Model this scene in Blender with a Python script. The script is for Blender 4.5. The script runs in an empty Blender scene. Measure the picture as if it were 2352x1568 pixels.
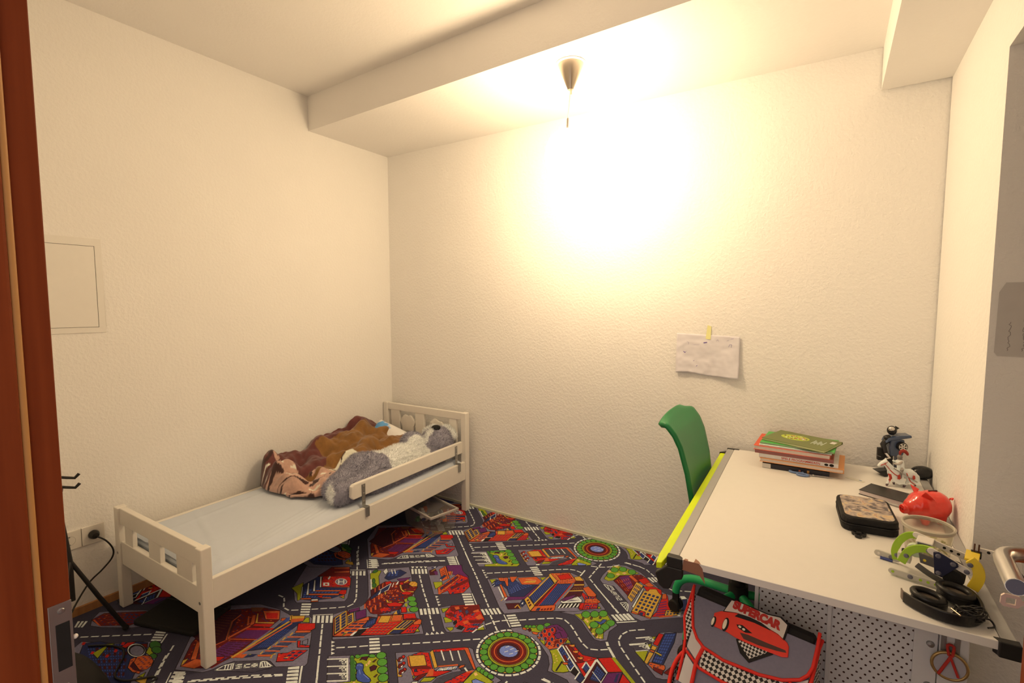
import bpy, bmesh, math, random
from mathutils import Vector, Matrix, noise

# ------------------------------------------------------------ camera, world, exposure
scene = bpy.context.scene
scene.view_settings.view_transform = 'Standard'
scene.view_settings.look = 'None'
scene.view_settings.gamma = 1
scene.view_settings.use_curve_mapping = False
scene.view_settings.exposure = 0.0

CAM = Vector((2.6993, -2.4409, 1.3499))
YAW, PITCH, FPX = 0.5880, -0.07515, 1102.34
cd = bpy.data.cameras.new('camera')
cam = bpy.data.objects.new('camera', cd)
scene.collection.objects.link(cam)
cd.sensor_fit = 'HORIZONTAL'
cd.sensor_width = 36.0
cd.lens = FPX / 2352 * 36.0
cd.clip_start = 0.01
cam.location = CAM
cam.rotation_euler = (math.pi / 2 + PITCH, 0, YAW)
scene.camera = cam

world = bpy.data.worlds.new('hall_light')
scene.world = world
world.use_nodes = True
world.node_tree.nodes['Background'].inputs[0].default_value = (0.95, 0.80, 0.68, 1)
world.node_tree.nodes['Background'].inputs[1].default_value = 1.15

LAMP_E = 81.0
LIGHT = (0.94, 0.68, 0.41)          # colour of the room light on a white wall, for reading colours

# ------------------------------------------------------------ helpers
COL = scene.collection
R = math.radians


def lin(c):
    c /= 255
    return c / 12.92 if c <= 0.04045 else ((c + 0.055) / 1.055) ** 2.4


def px(r, g, b, s=1.0):
    """albedo of something that looks (r, g, b) in the warm room light"""
    return tuple(max(0.004, min(0.92, lin(v) / l * s)) for v, l in zip((r, g, b), LIGHT))


class MB:
    def __init__(self):
        self.v, self.f, self.m = [], [], []

    def add(self, vs, fs, mi=0):
        o = len(self.v)
        self.v += [tuple(p) for p in vs]
        self.f += [tuple(i + o for i in f) for f in fs]
        self.m += [mi] * len(fs)
        return self

    def box(self, x0, x1, y0, y1, z0, z1, mi=0, M=None):
        vs = [Vector((x, y, z)) for z in (z0, z1) for y in (y0, y1) for x in (x0, x1)]
        if M:
            vs = [M @ p for p in vs]
        return self.add(vs, [(0, 2, 3, 1), (4, 5, 7, 6), (0, 1, 5, 4), (2, 6, 7, 3), (0, 4, 6, 2), (1, 3, 7, 5)], mi)

    def prism(self, poly, a0, a1, axis='z', mi=0, M=None):
        n = len(poly)

        def P(p, a):
            q = {'z': (p[0], p[1], a), 'y': (p[0], a, p[1]), 'x': (a, p[0], p[1])}[axis]
            q = Vector(q)
            return M @ q if M else q
        vs = [P(p, a0) for p in poly] + [P(p, a1) for p in poly]
        fs = [tuple(range(n))[::-1], tuple(range(n, 2 * n))]
        fs += [(i, (i + 1) % n, n + (i + 1) % n, n + i) for i in range(n)]
        return self.add(vs, fs, mi)

    def tube(self, pts, r, n=10, mi=0, cap=True, closed=False):
        pts = [Vector(p) for p in pts]
        rs = r if isinstance(r, (list, tuple)) else [r] * len(pts)
        N = len(pts)
        up = None
        vs = []
        for i, p in enumerate(pts):
            if closed:
                t = pts[(i + 1) % N] - pts[i - 1]
            else:
                t = pts[min(i + 1, N - 1)] - pts[max(i - 1, 0)]
            t.normalize()
            if up is None:
                up = Vector((0, 0, 1)) if abs(t.z) < 0.9 else Vector((1, 0, 0))
            a = t.cross(up)
            if a.length < 1e-6:
                a = t.orthogonal()
            a.normalize()
            up = a.cross(t).normalized()
            for k in range(n):
                g = 2 * math.pi * k / n
                vs.append(p + (a * math.cos(g) + up * math.sin(g)) * rs[i])
        fs = []
        for i in range(N if closed else N - 1):
            j = (i + 1) % N
            fs += [(i * n + k, i * n + (k + 1) % n, j * n + (k + 1) % n, j * n + k) for k in range(n)]
        if cap and not closed:
            fs += [tuple(range(n))[::-1], tuple(range((N - 1) * n, N * n))]
        return self.add(vs, fs, mi)

    def lathe(self, prof, n=24, M=None, mi=0):
        vs, fs = [], []
        for (r, z) in prof:
            for k in range(n):
                g = 2 * math.pi * k / n
                p = Vector((max(r, 1e-5) * math.cos(g), max(r, 1e-5) * math.sin(g), z))
                vs.append(M @ p if M else p)
        for i in range(len(prof) - 1):
            fs += [(i * n + k, i * n + (k + 1) % n, (i + 1) * n + (k + 1) % n, (i + 1) * n + k) for k in range(n)]
        return self.add(vs, fs, mi)

    def ell(self, c, r, nu=16, nv=10, mi=0, M=None):
        if not isinstance(r, (list, tuple)):
            r = (r, r, r)
        vs = []
        for j in range(nv + 1):
            t = math.pi * j / nv
            for k in range(nu):
                g = 2 * math.pi * k / nu
                p = Vector((r[0] * math.sin(t) * math.cos(g), r[1] * math.sin(t) * math.sin(g), r[2] * math.cos(t)))
                if M:
                    p = M @ p
                vs.append(p + Vector(c))
        fs = []
        for j in range(nv):
            fs += [(j * nu + k, (j + 1) * nu + k, (j + 1) * nu + (k + 1) % nu, j * nu + (k + 1) % nu) for k in range(nu)]
        return self.add(vs, fs, mi)

    def grid(self, f, nu, nv, mi=0):
        vs = [f(i / nu, j / nv) for j in range(nv + 1) for i in range(nu + 1)]
        w = nu + 1
        return self.add(vs, [(j * w + i, j * w + i + 1, (j + 1) * w + i + 1, (j + 1) * w + i) for j in range(nv) for i in range(nu)], mi)

    def build(self, name, mats, parent=None, smooth=None, bevel=0, M=None, solid=0, subd=0):
        me = bpy.data.meshes.new(name)
        me.from_pydata(self.v, [], self.f)
        mats = mats if isinstance(mats, (list, tuple)) else [mats]
        for m in mats:
            me.materials.append(m)
        if len(mats) > 1:
            me.polygons.foreach_set('material_index', self.m)
        bm = bmesh.new()
        bm.from_mesh(me)
        bmesh.ops.remove_doubles(bm, verts=bm.verts, dist=2e-6)
        bmesh.ops.recalc_face_normals(bm, faces=bm.faces)
        bm.to_mesh(me)
        bm.free()
        if smooth is not None:
            me.shade_smooth()
            me.set_sharp_from_angle(angle=R(smooth))
        me.update()
        o = bpy.data.objects.new(name, me)
        COL.objects.link(o)
        if parent:
            o.parent = parent
        if M:
            o.matrix_local = M
        if solid:
            md = o.modifiers.new('thick', 'SOLIDIFY')
            md.thickness = solid
            md.offset = 0
        if subd:
            md = o.modifiers.new('sub', 'SUBSURF')
            md.levels = md.render_levels = subd
        if bevel:
            md = o.modifiers.new('bevel', 'BEVEL')
            md.width = bevel
            md.segments = 2
            md.limit_method = 'ANGLE'
        return o


def tag(o, label, cat, group=None, kind=None):
    o['label'] = label
    o['category'] = cat
    if group:
        o['group'] = group
    if kind:
        o['kind'] = kind
    return o


def thing(name, label, cat, M=None, group=None):
    o = bpy.data.objects.new(name, None)
    o.empty_display_size = 0.05
    COL.objects.link(o)
    if M:
        o.matrix_world = M
    return tag(o, label, cat, group)


def nodes_of(m):
    return m.node_tree.nodes, m.node_tree.links


def mat(name, col, rough=0.55, metal=0.0, var=0.06, nscale=30, bump=0.0, bscale=80, coat=0, spec=0.5, trans=0, ior=1.45, alpha=1):
    m = bpy.data.materials.new(name)
    m.use_nodes = True
    n, l = nodes_of(m)
    b = n['Principled BSDF']
    b.inputs['Roughness'].default_value = rough
    b.inputs['Metallic'].default_value = metal
    b.inputs['Specular IOR Level'].default_value = spec
    b.inputs['Coat Weight'].default_value = coat
    b.inputs['Transmission Weight'].default_value = trans
    b.inputs['IOR'].default_value = ior
    b.inputs['Alpha'].default_value = alpha
    tc = n.new('ShaderNodeTexCoord')
    nz = n.new('ShaderNodeTexNoise')
    nz.inputs['Scale'].default_value = nscale
    nz.inputs['Detail'].default_value = 3
    l.new(tc.outputs['Object'], nz.inputs['Vector'])
    mr = n.new('ShaderNodeMapRange')
    mr.inputs['To Min'].default_value = 1 - var
    mr.inputs['To Max'].default_value = 1 + var
    l.new(nz.outputs['Fac'], mr.inputs['Value'])
    mx = n.new('ShaderNodeMix')
    mx.data_type = 'RGBA'
    mx.blend_type = 'MULTIPLY'
    mx.inputs[0].default_value = 1
    mx.inputs[6].default_value = (*col, 1)
    l.new(mr.outputs[0], mx.inputs[7])
    l.new(mx.outputs[2], b.inputs['Base Color'])
    if bump:
        bz = n.new('ShaderNodeTexNoise')
        bz.inputs['Scale'].default_value = bscale
        bz.inputs['Detail'].default_value = 2
        l.new(tc.outputs['Object'], bz.inputs['Vector'])
        bp = n.new('ShaderNodeBump')
        bp.inputs['Strength'].default_value = bump
        bp.inputs['Distance'].default_value = 0.004
        l.new(bz.outputs['Fac'], bp.inputs['Height'])
        l.new(bp.outputs[0], b.inputs['Normal'])
    return m


def vmat(name, rough=0.8, var=0.15, nscale=200, bump=0.0, bscale=300, sheen=0):
    """material that takes its colour from the mesh's colour attribute"""
    m = mat(name, (1, 1, 1), rough, var=var, nscale=nscale, bump=bump, bscale=bscale)
    n, l = nodes_of(m)
    a = n.new('ShaderNodeVertexColor')
    a.layer_name = 'Col'
    mx = [k for k in n if k.type == 'MIX'][0]
    l.new(a.outputs['Color'], mx.inputs[6])
    n['Principled BSDF'].inputs['Sheen Weight'].default_value = sheen
    return m


def paint(me, fn):
    """colour attribute per vertex from a function of the vertex position"""
    at = me.color_attributes.new('Col', 'FLOAT_COLOR', 'POINT')
    buf = []
    for v in me.vertices:
        buf += [*fn(v.co), 1.0]
    at.data.foreach_set('color', buf)


def stroke(mb, pts, w, z=0.0, mi=0):
    """flat drawn line in the xy plane"""
    for a, b in zip(pts, pts[1:]):
        a, b = Vector((*a, z)), Vector((*b, z))
        d = b - a
        if d.length < 1e-6:
            continue
        q = Vector((-d.y, d.x, 0)).normalized() * w / 2
        mb.add([a + q, b + q, b - q, a - q], [(0, 1, 2, 3)], mi)
    return mb


def frame(o, x, y):
    """matrix from origin and two axes"""
    x = Vector(x).normalized()
    y = Vector(y)
    y = (y - x * x.dot(y)).normalized()
    z = x.cross(y)
    return Matrix.Translation(o) @ Matrix((x, y, z)).transposed().to_4x4()


def T(x, y, z=0, rz=0):
    return Matrix.Translation((x, y, z)) @ Matrix.Rotation(rz, 4, 'Z')


def lettering(name, body, size, material, parent, M, extrude=0.0004, bold=0.0, sx=1.0):
    cu = bpy.data.curves.new(name, 'FONT')
    cu.body = body
    cu.size = size
    cu.extrude = extrude
    cu.offset = bold
    cu.align_x = 'CENTER'
    cu.align_y = 'CENTER'
    tmp = bpy.data.objects.new('tmp', cu)
    COL.objects.link(tmp)
    dg = bpy.context.evaluated_depsgraph_get()
    me = bpy.data.meshes.new_from_object(tmp.evaluated_get(dg))
    bpy.data.objects.remove(tmp)
    me.materials.clear()
    me.materials.append(material)
    o = bpy.data.objects.new(name, me)
    COL.objects.link(o)
    o.parent = parent
    o.matrix_local = M @ Matrix.Diagonal((sx, 1, 1, 1))
    return o


def blob(name, chains, voxel, material, parent, fn, smooth_it=6, M=None):
    """one continuous surface grown over chains of (x, y, z, r) joints"""
    mb = MB()
    for ch in chains:
        for (p, q) in zip(ch, ch[1:]) if len(ch) > 1 else [(ch[0], ch[0])]:
            L = (Vector(p[:3]) - Vector(q[:3])).length
            n = max(1, int(L / (0.35 * min(p[3], q[3]))))
            for i in range(n + 1):
                t = i / n
                c = [p[k] * (1 - t) + q[k] * t for k in range(4)]
                mb.ell(c[:3], c[3], 14, 9)
    o = mb.build(name, material)
    md = o.modifiers.new('r', 'REMESH')
    md.mode = 'VOXEL'
    md.voxel_size = voxel
    md = o.modifiers.new('s', 'SMOOTH')
    md.iterations = smooth_it
    md.factor = 0.5
    dg = bpy.context.evaluated_depsgraph_get()
    me = bpy.data.meshes.new_from_object(o.evaluated_get(dg))
    old = o.data
    o.modifiers.clear()
    o.data = me
    bpy.data.meshes.remove(old)
    me.shade_smooth()
    if fn:
        paint(me, fn)
    if parent:
        o.parent = parent
    if M:
        o.matrix_local = M
    return o


def fur(name, src, length, count, material, parent, jitter=0.6, seed=1, width=0.0016, skip=None):
    """short pile: thin blades standing on the surface of src"""
    rnd = random.Random(seed)
    me = src.data
    cols = me.color_attributes['Col'].data
    polys = list(me.polygons)
    mb = MB()
    cl = []
    for _ in range(count):
        p = rnd.choice(polys)
        c = p.center
        if skip and skip(c):
            continue
        vs = [me.vertices[i].co for i in p.vertices]
        a, b = rnd.random(), rnd.random()
        q = (vs[0] * (1 - a) + vs[1] * a) * (1 - b) + (vs[-1] * (1 - a) + vs[2 if len(vs) > 2 else 1] * a) * b
        d = (p.normal + Vector((rnd.uniform(-1, 1), rnd.uniform(-1, 1), rnd.uniform(-1, 0.6))) * jitter).normalized()
        s = d.cross(Vector((rnd.uniform(-1, 1), rnd.uniform(-1, 1), rnd.uniform(-1, 1)))).normalized() * width
        L = length * rnd.uniform(0.6, 1.2)
        o = len(mb.v)
        mb.v += [tuple(q - s - p.normal * 0.002), tuple(q + s - p.normal * 0.002), tuple(q + d * L)]
        mb.f.append((o, o + 1, o + 2))
        k = rnd.uniform(0.8, 1.15)
        cc = cols[p.vertices[0]].color
        cl += [cc[0] * k, cc[1] * k, cc[2] * k, 1] * 3
    m2 = bpy.data.meshes.new(name)
    m2.from_pydata(mb.v, [], mb.f)
    at = m2.color_attributes.new('Col', 'FLOAT_COLOR', 'POINT')
    at.data.foreach_set('color', cl)
    m2.materials.append(material)
    o = bpy.data.objects.new(name, m2)
    COL.objects.link(o)
    o.parent = parent
    o['kind'] = 'stuff'
    return o


# ------------------------------------------------------------ materials
def wall_material(name, col, strength=0.28, scale=75):
    m = mat(name, col, 0.85, var=0.03, nscale=2.5, spec=0.2)
    n, l = nodes_of(m)
    tc = [k for k in n if k.type == 'TEX_COORD'][0]
    a = n.new('ShaderNodeTexNoise')
    a.inputs['Scale'].default_value = scale
    a.inputs['Detail'].default_value = 3
    a.inputs['Roughness'].default_value = 0.55
    l.new(tc.outputs['Object'], a.inputs['Vector'])
    rp = n.new('ShaderNodeMapRange')
    rp.inputs['From Min'].default_value = 0.38
    rp.inputs['From Max'].default_value = 0.68
    l.new(a.outputs['Fac'], rp.inputs['Value'])
    bp = n.new('ShaderNodeBump')
    bp.inputs['Strength'].default_value = strength
    bp.inputs['Distance'].default_value = 0.004
    l.new(rp.outputs[0], bp.inputs['Height'])
    l.new(bp.outputs[0], n['Principled BSDF'].inputs['Normal'])
    return m


m_wall = wall_material('woodchip_paint', (0.90, 0.885, 0.86))
m_ceil = wall_material('ceiling_paint', (0.90, 0.88, 0.855), 0.12, 60)
m_white = mat('white_lacquer', (0.83, 0.80, 0.74), 0.35, var=0.03)
m_black = mat('black_plastic', (0.016, 0.015, 0.015), 0.45, var=0.1)
m_blackm = mat('black_matt', (0.012, 0.011, 0.011), 0.8, var=0.2, nscale=60)
m_steel = mat('brushed_steel', (0.62, 0.60, 0.57), 0.28, metal=1, var=0.05)
m_zinc = mat('zinc_steel', (0.38, 0.38, 0.38), 0.4, metal=0.9, var=0.1)
m_alu = mat('grey_aluminium', (0.42, 0.42, 0.42), 0.5, metal=0.2, var=0.04)


def wood_material(name, c1, c2, scale=1.0):
    m = mat(name, c1, 0.55, var=0.05, spec=0.25)
    n, l = nodes_of(m)
    tc = [k for k in n if k.type == 'TEX_COORD'][0]
    mp = n.new('ShaderNodeMapping')
    mp.inputs['Scale'].default_value = (60 * scale, 60 * scale, 2.5 * scale)
    l.new(tc.outputs['Object'], mp.inputs['Vector'])
    w = n.new('ShaderNodeTexNoise')
    w.inputs['Scale'].default_value = 1
    w.inputs['Detail'].default_value = 5
    l.new(mp.outputs[0], w.inputs['Vector'])
    cr = n.new('ShaderNodeValToRGB')
    cr.color_ramp.elements[0].position = 0.35
    cr.color_ramp.elements[0].color = (*c1, 1)
    cr.color_ramp.elements[1].position = 0.65
    cr.color_ramp.elements[1].color = (*c2, 1)
    l.new(w.outputs['Fac'], cr.inputs[0])
    mx = [k for k in n if k.type == 'MIX'][0]
    l.new(cr.outputs[0], mx.inputs[6])
    return m


m_beech = wood_material('beech_veneer', (0.19, 0.034, 0.006), (0.24, 0.048, 0.010))
m_board = wood_material('pine_board', (0.42, 0.20, 0.08), (0.5, 0.26, 0.11))

# ------------------------------------------------------------ the room
AL = 0.041828                        # the end wall stands 2.4 degrees off square
ZS, ZC, YS, ZB = 2.4065, 2.6087, -0.6247, 2.2326
XR, YREV = 3.05, -0.660
YF0, YF1 = -2.272, -2.42             # door wall, room side and hall side
tA = math.tan(AL)


def struct(name, mb, m, label, cat, bevel=0, parent=None):
    o = mb.build(name, m, parent, bevel=bevel)
    if not parent:
        tag(o, label, cat, kind='structure')
    return o


struct('wall_left', MB().box(-0.15, 0, -2.45, 0.02, -0.02, 2.75), m_wall, 'long white woodchip wall behind the bed with a hatch and sockets', 'wall')
struct('wall_back', MB().prism([(-0.15, -0.15 * tA), (3.9, 3.9 * tA), (3.9, 3.9 * tA + 0.15), (-0.15, -0.15 * tA + 0.15)], -0.02, 2.75),
       m_wall, 'white woodchip end wall with a taped drawing', 'wall')
struct('wall_right', MB().box(XR, 3.9, YREV, 0.12, -0.02, 2.75), m_wall, 'white wall pier beside the desk with a grey shaded return', 'wall')
struct('wall_niche', MB().box(3.75, 3.9, YF1, YREV, -0.02, 2.75), m_wall, 'white wall at the back of the niche right of the desk', 'wall')
struct('wall_lintel', MB().box(XR, XR + 0.16, YF0, YREV, 2.013, 2.75), m_wall, 'white lintel over the niche opening right of the desk', 'wall')
wf = MB()
wf.box(-0.15, 1.855, YF1, YF0, -0.02, 2.75).box(2.99, 3.9, YF1, YF0, -0.02, 2.75).box(1.855, 2.99, YF1, YF0, 2.06, 2.75)
struct('wall_front', wf, m_wall, 'white wall around the doorway', 'wall')
struct('ceiling', MB().box(-0.15, 3.9, YF1, YS + 0.01, ZC, ZC + 0.12), m_ceil, 'flat white upper ceiling in front of the dropped part', 'ceiling')
struct('ceiling_soffit', MB().prism([(-0.02, YS), (3.1, YS - 0.016), (3.1, 0.16), (-0.02, 0.02)], ZS, ZC + 0.1), m_ceil,
       'dropped white ceiling soffit over the end wall carrying the lamp', 'ceiling')
struct('ceiling_beam', MB().box(2.829, XR + 0.05, YF0, 0.11, ZB, ZC + 0.1), m_ceil, 'boxed white beam along the top of the right wall', 'beam')

# floor with printed street carpet
m_floor = mat('carpet_asphalt', px(72, 60, 60), 0.95, var=0.22, nscale=260, bump=0.5, bscale=500, spec=0.1)
fl = MB().box(-0.15, 3.9, -3.2, 0.3, -0.06, -0.0025)
floor = struct('floor', fl, m_floor, 'grey street-map play carpet covering the whole floor', 'carpet')
CARPET = [
[('P',1,1,695,-1238,720,-1244,894,-1115,884,-1092,821,-1028,750,-967,682,-933,597,-872,478,-951,474,-1033,592,-1181),('P',6,1,710,-1234,711,-1218,599,-1132,594,-1191,657,-1202),('P',6,1,716,-977,695,-961,701,-951,728,-970),('P',3,1,609,-1061,594,-960,666,-912,746,-970),('P',4,1,610,-965,673,-917,684,-925,618,-971),('P',4,1,642,-988,703,-940,714,-949,650,-993),('P',10,1,710,-1219,617,-1142,614,-1058,810,-1036,849,-1075,826,-1134,764,-1195),('G',9,10,4,65,60,657,-1159,805,-1061,811,-1141,708,-1209),('P',4,1,703,-1111,698,-1104,813,-1025,822,-1032),('P',4,1,707,-1148,701,-1141,811,-1065,821,-1072),('P',4,1,705,-1185,698,-1176,822,-1091,833,-1100),('P',4,1,712,-1220,705,-1212,743,-1185,753,-1192),('P',4,1,783,-1162,780,-1156,816,-1130,824,-1135),('P',2,1,632,-1045,742,-974,765,-981,810,-1019,809,-1032,701,-1110),('P',12,1,702,-1113,622,-1055,629,-1050,707,-1107),('P',12,1,703,-1150,626,-1091,630,-1085,712,-1144),('P',12,1,703,-1185,622,-1122,628,-1118,713,-1178),('P',12,1,706,-1216,627,-1157,630,-1153,710,-1213),('P',2,1,816,-1096,807,-1068,827,-1054,850,-1074,847,-1086),('P',2,1,753,-1165,771,-1142,784,-1160),('P',4,1,845,-1108,850,-1082,871,-1101),('P',6,1,856,-1108,861,-1092,875,-1104),('E',1,1,748,-1025,23,15,23,-17),('S',12,40,771,-1010,778,-1018,780,-1027,778,-1035,771,-1042,760,-1047,748,-1048,736,-1046,725,-1041,718,-1033,715,-1024,718,-1015,725,-1008,735,-1004,748,-1002,760,-1005,771,-1010),('S',12,60,724,-1022,751,-1042),('S',12,60,745,-1008,772,-1029),('S',12,60,738,-1032,759,-1018),('P',12,0,682,-1079,706,-1063,729,-1079,704,-1095),('P',2,0,695,-1079,706,-1072,716,-1079,706,-1086),('P',12,0,671,-1046,658,-1025,669,-1027,682,-1047),('P',12,1,753,-1192,776,-1173,788,-1179,765,-1200),('P',4,1,763,-1200,788,-1179,795,-1184,770,-1205)],
[('Z',5,699,-944,770,-896,802,-923,731,-970),('S',12,40,691,-936,761,-890),('Z',5,691,-809,761,-869,799,-843,726,-786),('S',12,40,688,-818,756,-871),('D',26,14,65,572,-791,722,-909),('D',26,14,65,773,-951,862,-1023,924,-1076,942,-1106,937,-1133,895,-1172,821,-1233),('Z',5,745,-1234,816,-1288,849,-1266,781,-1210),('D',26,14,65,774,-1271,741,-1295,714,-1297,687,-1289,665,-1269,635,-1253,598,-1257),('Z',5,866,-1258,936,-1208,976,-1240,906,-1288),('S',12,40,862,-1255,928,-1204),('D',26,14,65,949,-1269,1008,-1316,1053,-1352)],
[('P',1,1,769,-884,928,-745,995,-794,1128,-906,1224,-979,1351,-1074,1065,-1305,931,-1204,954,-1148,986,-1096,980,-1061,948,-1025,813,-915),('P',6,1,809,-898,822,-855,836,-849,864,-891,927,-941,928,-984,887,-962),('E',8,1,874,-931,6,4,17,-14),('E',8,1,905,-955,9,6,15,-13),('E',8,1,814,-870,3,15,12,-7),('P',12,0,849,-931,854,-927,927,-986,922,-989),('P',12,0,786,-879,790,-876,810,-894,805,-897),('P',12,1,847,-848,838,-816,870,-835,881,-863),('P',10,1,900,-886,878,-843,909,-788,956,-790,957,-833,933,-887),('G',9,4,3,65,60,897,-869,878,-838,911,-796,940,-835),('S',12,40,871,-813,903,-836),('S',12,40,884,-804,916,-827),('P',11,1,957,-857,1002,-808,1011,-835,992,-866),('P',3,1,986,-1081,965,-1027,923,-948,927,-904,955,-890,1009,-841,1061,-824,1092,-849,1109,-889,1120,-911,1131,-973,1149,-1014,1097,-1098,1061,-1107),('P',2,1,929,-908,946,-887,963,-894,951,-923),('P',17,1,923,-991,932,-928,960,-950,962,-1021),('P',4,0,928,-971,927,-965,953,-986,954,-993),('P',4,0,931,-949,930,-943,956,-965,957,-971),('P',4,0,934,-930,933,-923,959,-946,960,-952),('P',10,1,968,-1029,962,-979,961,-918,963,-897,991,-942,987,-966,984,-1042),('S',12,30,960,-967,963,-899,991,-942,988,-964),('P',12,0,983,-999,963,-961,986,-988),('P',12,0,989,-919,969,-890,972,-888,992,-917),('P',12,0,990,-896,979,-874,980,-864,995,-886),('P',4,0,984,-1078,989,-1075,1017,-1097,1010,-1101),('P',4,0,984,-1051,989,-1047,1017,-1070,1010,-1074),('P',4,0,984,-1024,989,-1021,1018,-1044,1011,-1048),('P',4,0,983,-996,988,-993,1017,-1017,1010,-1021),('P',4,0,985,-984,991,-981,1019,-1005,1013,-1009),('P',4,0,1028,-1080,1033,-1077,1060,-1098,1053,-1103),('P',17,0,1038,-1077,1042,-1071,1062,-1088,1059,-1094),('P',4,0,1032,-1058,1037,-1055,1064,-1077,1057,-1081),('P',17,0,1042,-1055,1046,-1049,1066,-1066,1063,-1072),('P',4,0,1035,-1033,1040,-1029,1067,-1052,1061,-1056),('P',17,0,1045,-1030,1049,-1023,1069,-1041,1066,-1047),('G',4,4,4,40,50,997,-1001,992,-946,1023,-912,1050,-1019),('G',10,5,2,50,50,1036,-979,1076,-920,1116,-958,1056,-1003),('P',5,1,1005,-886,1014,-880,1043,-903,1063,-907,1102,-883,1109,-891,1065,-918,1039,-910),('P',5,1,1040,-1001,1048,-998,1064,-1005,1080,-998,1084,-1004,1062,-1016),('P',5,1,1102,-982,1123,-967,1129,-973,1108,-987),('P',5,1,990,-967,1000,-960,1015,-979,1008,-980),('P',17,1,1013,-874,1035,-855,1063,-876,1046,-897),('P',5,0,1010,-861,1007,-828,1018,-835,1015,-862),('P',2,0,996,-873,1002,-864,1018,-871,1012,-882),('P',5,1,1039,-857,1032,-834,1049,-823,1070,-827,1087,-847,1067,-862),('S',4,30,1053,-855,1048,-829),('S',4,30,1068,-851,1062,-828),('P',2,1,1061,-925,1074,-904,1104,-896,1105,-917,1075,-933),('P',2,1,1067,-1023,1091,-992,1131,-981,1135,-1001,1092,-1030),('P',2,0,1073,-1065,1097,-1034,1126,-1045,1095,-1076),('G',10,3,2,60,40,1091,-1034,1128,-1005,1137,-1034,1110,-1052),('G',10,3,2,60,40,1090,-1069,1125,-1034,1140,-1058,1107,-1084),('P',4,0,1004,-916,995,-898,1014,-905),('P',4,0,1038,-936,1029,-919,1048,-925),('P',4,0,1000,-1000,991,-983,1010,-989),('P',4,0,1050,-974,1041,-957,1060,-964),('P',4,0,1061,-963,1053,-946,1071,-952),('P',6,0,1113,-957,1116,-942,1136,-961,1133,-967),('P',6,0,1138,-979,1142,-965,1161,-984,1157,-990),('P',6,0,1174,-998,1178,-984,1196,-1002,1193,-1008),('E',7,1,1137,-933,17,11,15,-14),('E',7,1,1167,-956,17,11,14,-14),('E',7,1,1201,-982,17,12,14,-14),('P',2,1,1142,-1004,1160,-989,1190,-1014,1172,-1030),('P',10,1,1147,-1064,1148,-1019,1173,-1036,1158,-1059),('P',5,0,1151,-1058,1144,-1033,1167,-1047),('P',3,1,1054,-1294,955,-1218,957,-1150,1048,-1184,1074,-1127,1112,-1113,1101,-1099,1185,-1032,1253,-1019,1283,-1016,1301,-1046,1316,-1092,1107,-1256),('P',4,0,1055,-1286,1048,-1184,1091,-1151,1134,-1227,1088,-1264),('G',10,2,4,85,50,1049,-1190,1097,-1158,1103,-1244,1063,-1271),('P',2,1,1136,-1229,1113,-1112,1217,-1068,1225,-1166),('P',4,0,1113,-1112,1108,-1105,1190,-1039,1218,-1067,1140,-1135),('G',17,6,4,60,60,1125,-1146,1211,-1082,1218,-1167,1142,-1218),('G',10,6,4,45,45,1125,-1146,1211,-1082,1218,-1167,1142,-1218),('S',4,40,1127,-1155,1212,-1093),('S',4,40,1132,-1173,1214,-1114),('S',4,40,1136,-1191,1215,-1136),('S',4,40,1140,-1209,1217,-1157),('P',5,1,1115,-1094,1151,-1069,1176,-1108,1138,-1133),('P',5,1,1155,-1062,1189,-1037,1212,-1071,1177,-1096),('P',4,0,1159,-1062,1189,-1040,1210,-1070,1178,-1093),('P',2,1,1186,-1031,1226,-1000,1254,-1020,1221,-1046,1214,-1057),('P',2,1,1270,-1130,1268,-1044,1301,-1046,1314,-1093),('G',10,3,2,50,50,1272,-1079,1297,-1052,1311,-1093,1280,-1113),('P',4,1,1265,-1049,1269,-1017,1283,-1017,1299,-1039,1275,-1057),('P',5,1,1224,-1166,1219,-1062,1262,-1030,1267,-1132),('P',10,1,1229,-1114,1226,-1061,1258,-1040,1260,-1096),('S',5,40,1239,-1107,1237,-1054),('S',5,40,1250,-1101,1247,-1047),('P',10,1,1231,-1155,1229,-1129,1263,-1103,1265,-1133),('P',10,1,1105,-1190,1088,-1129,1112,-1113,1133,-1141,1137,-1179),('G',9,4,3,65,60,1102,-1162,1108,-1119,1128,-1141,1118,-1185),('P',13,1,1117,-1245,1106,-1203,1129,-1184,1136,-1199,1139,-1227),('P',12,0,1107,-1252,1103,-1225,1111,-1218,1116,-1245),('S',12,30,1105,-1204,1134,-1177),('P',5,0,1071,-1251,1080,-1238,1084,-1247,1074,-1255),('P',8,0,1078,-1269,1076,-1254,1083,-1251,1083,-1267),('P',11,1,965,-1147,988,-1108,1006,-1121,982,-1158),('P',11,1,1002,-1141,1022,-1099,1066,-1134,1046,-1173),('P',4,1,1053,-1188,1061,-1157,1074,-1127,1095,-1142,1081,-1162),('P',5,1,958,-1215,957,-1152,1047,-1219,1048,-1282),('P',5,1,990,-1176,995,-1146,1048,-1185,1047,-1219),('G',10,1,5,100,86,964,-1215,963,-1194,1042,-1252,1043,-1273),('G',10,1,5,100,86,963,-1185,963,-1162,1041,-1222,1042,-1244),('G',10,1,4,100,86,997,-1177,1001,-1158,1041,-1188,1040,-1210),('P',4,1,1050,-1292,959,-1222,960,-1217,1055,-1290),('P',6,1,1311,-1087,1305,-1063,1328,-1075),('P',1,0,1068,-1113,1094,-1096,1108,-1112,1081,-1123)],
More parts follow.
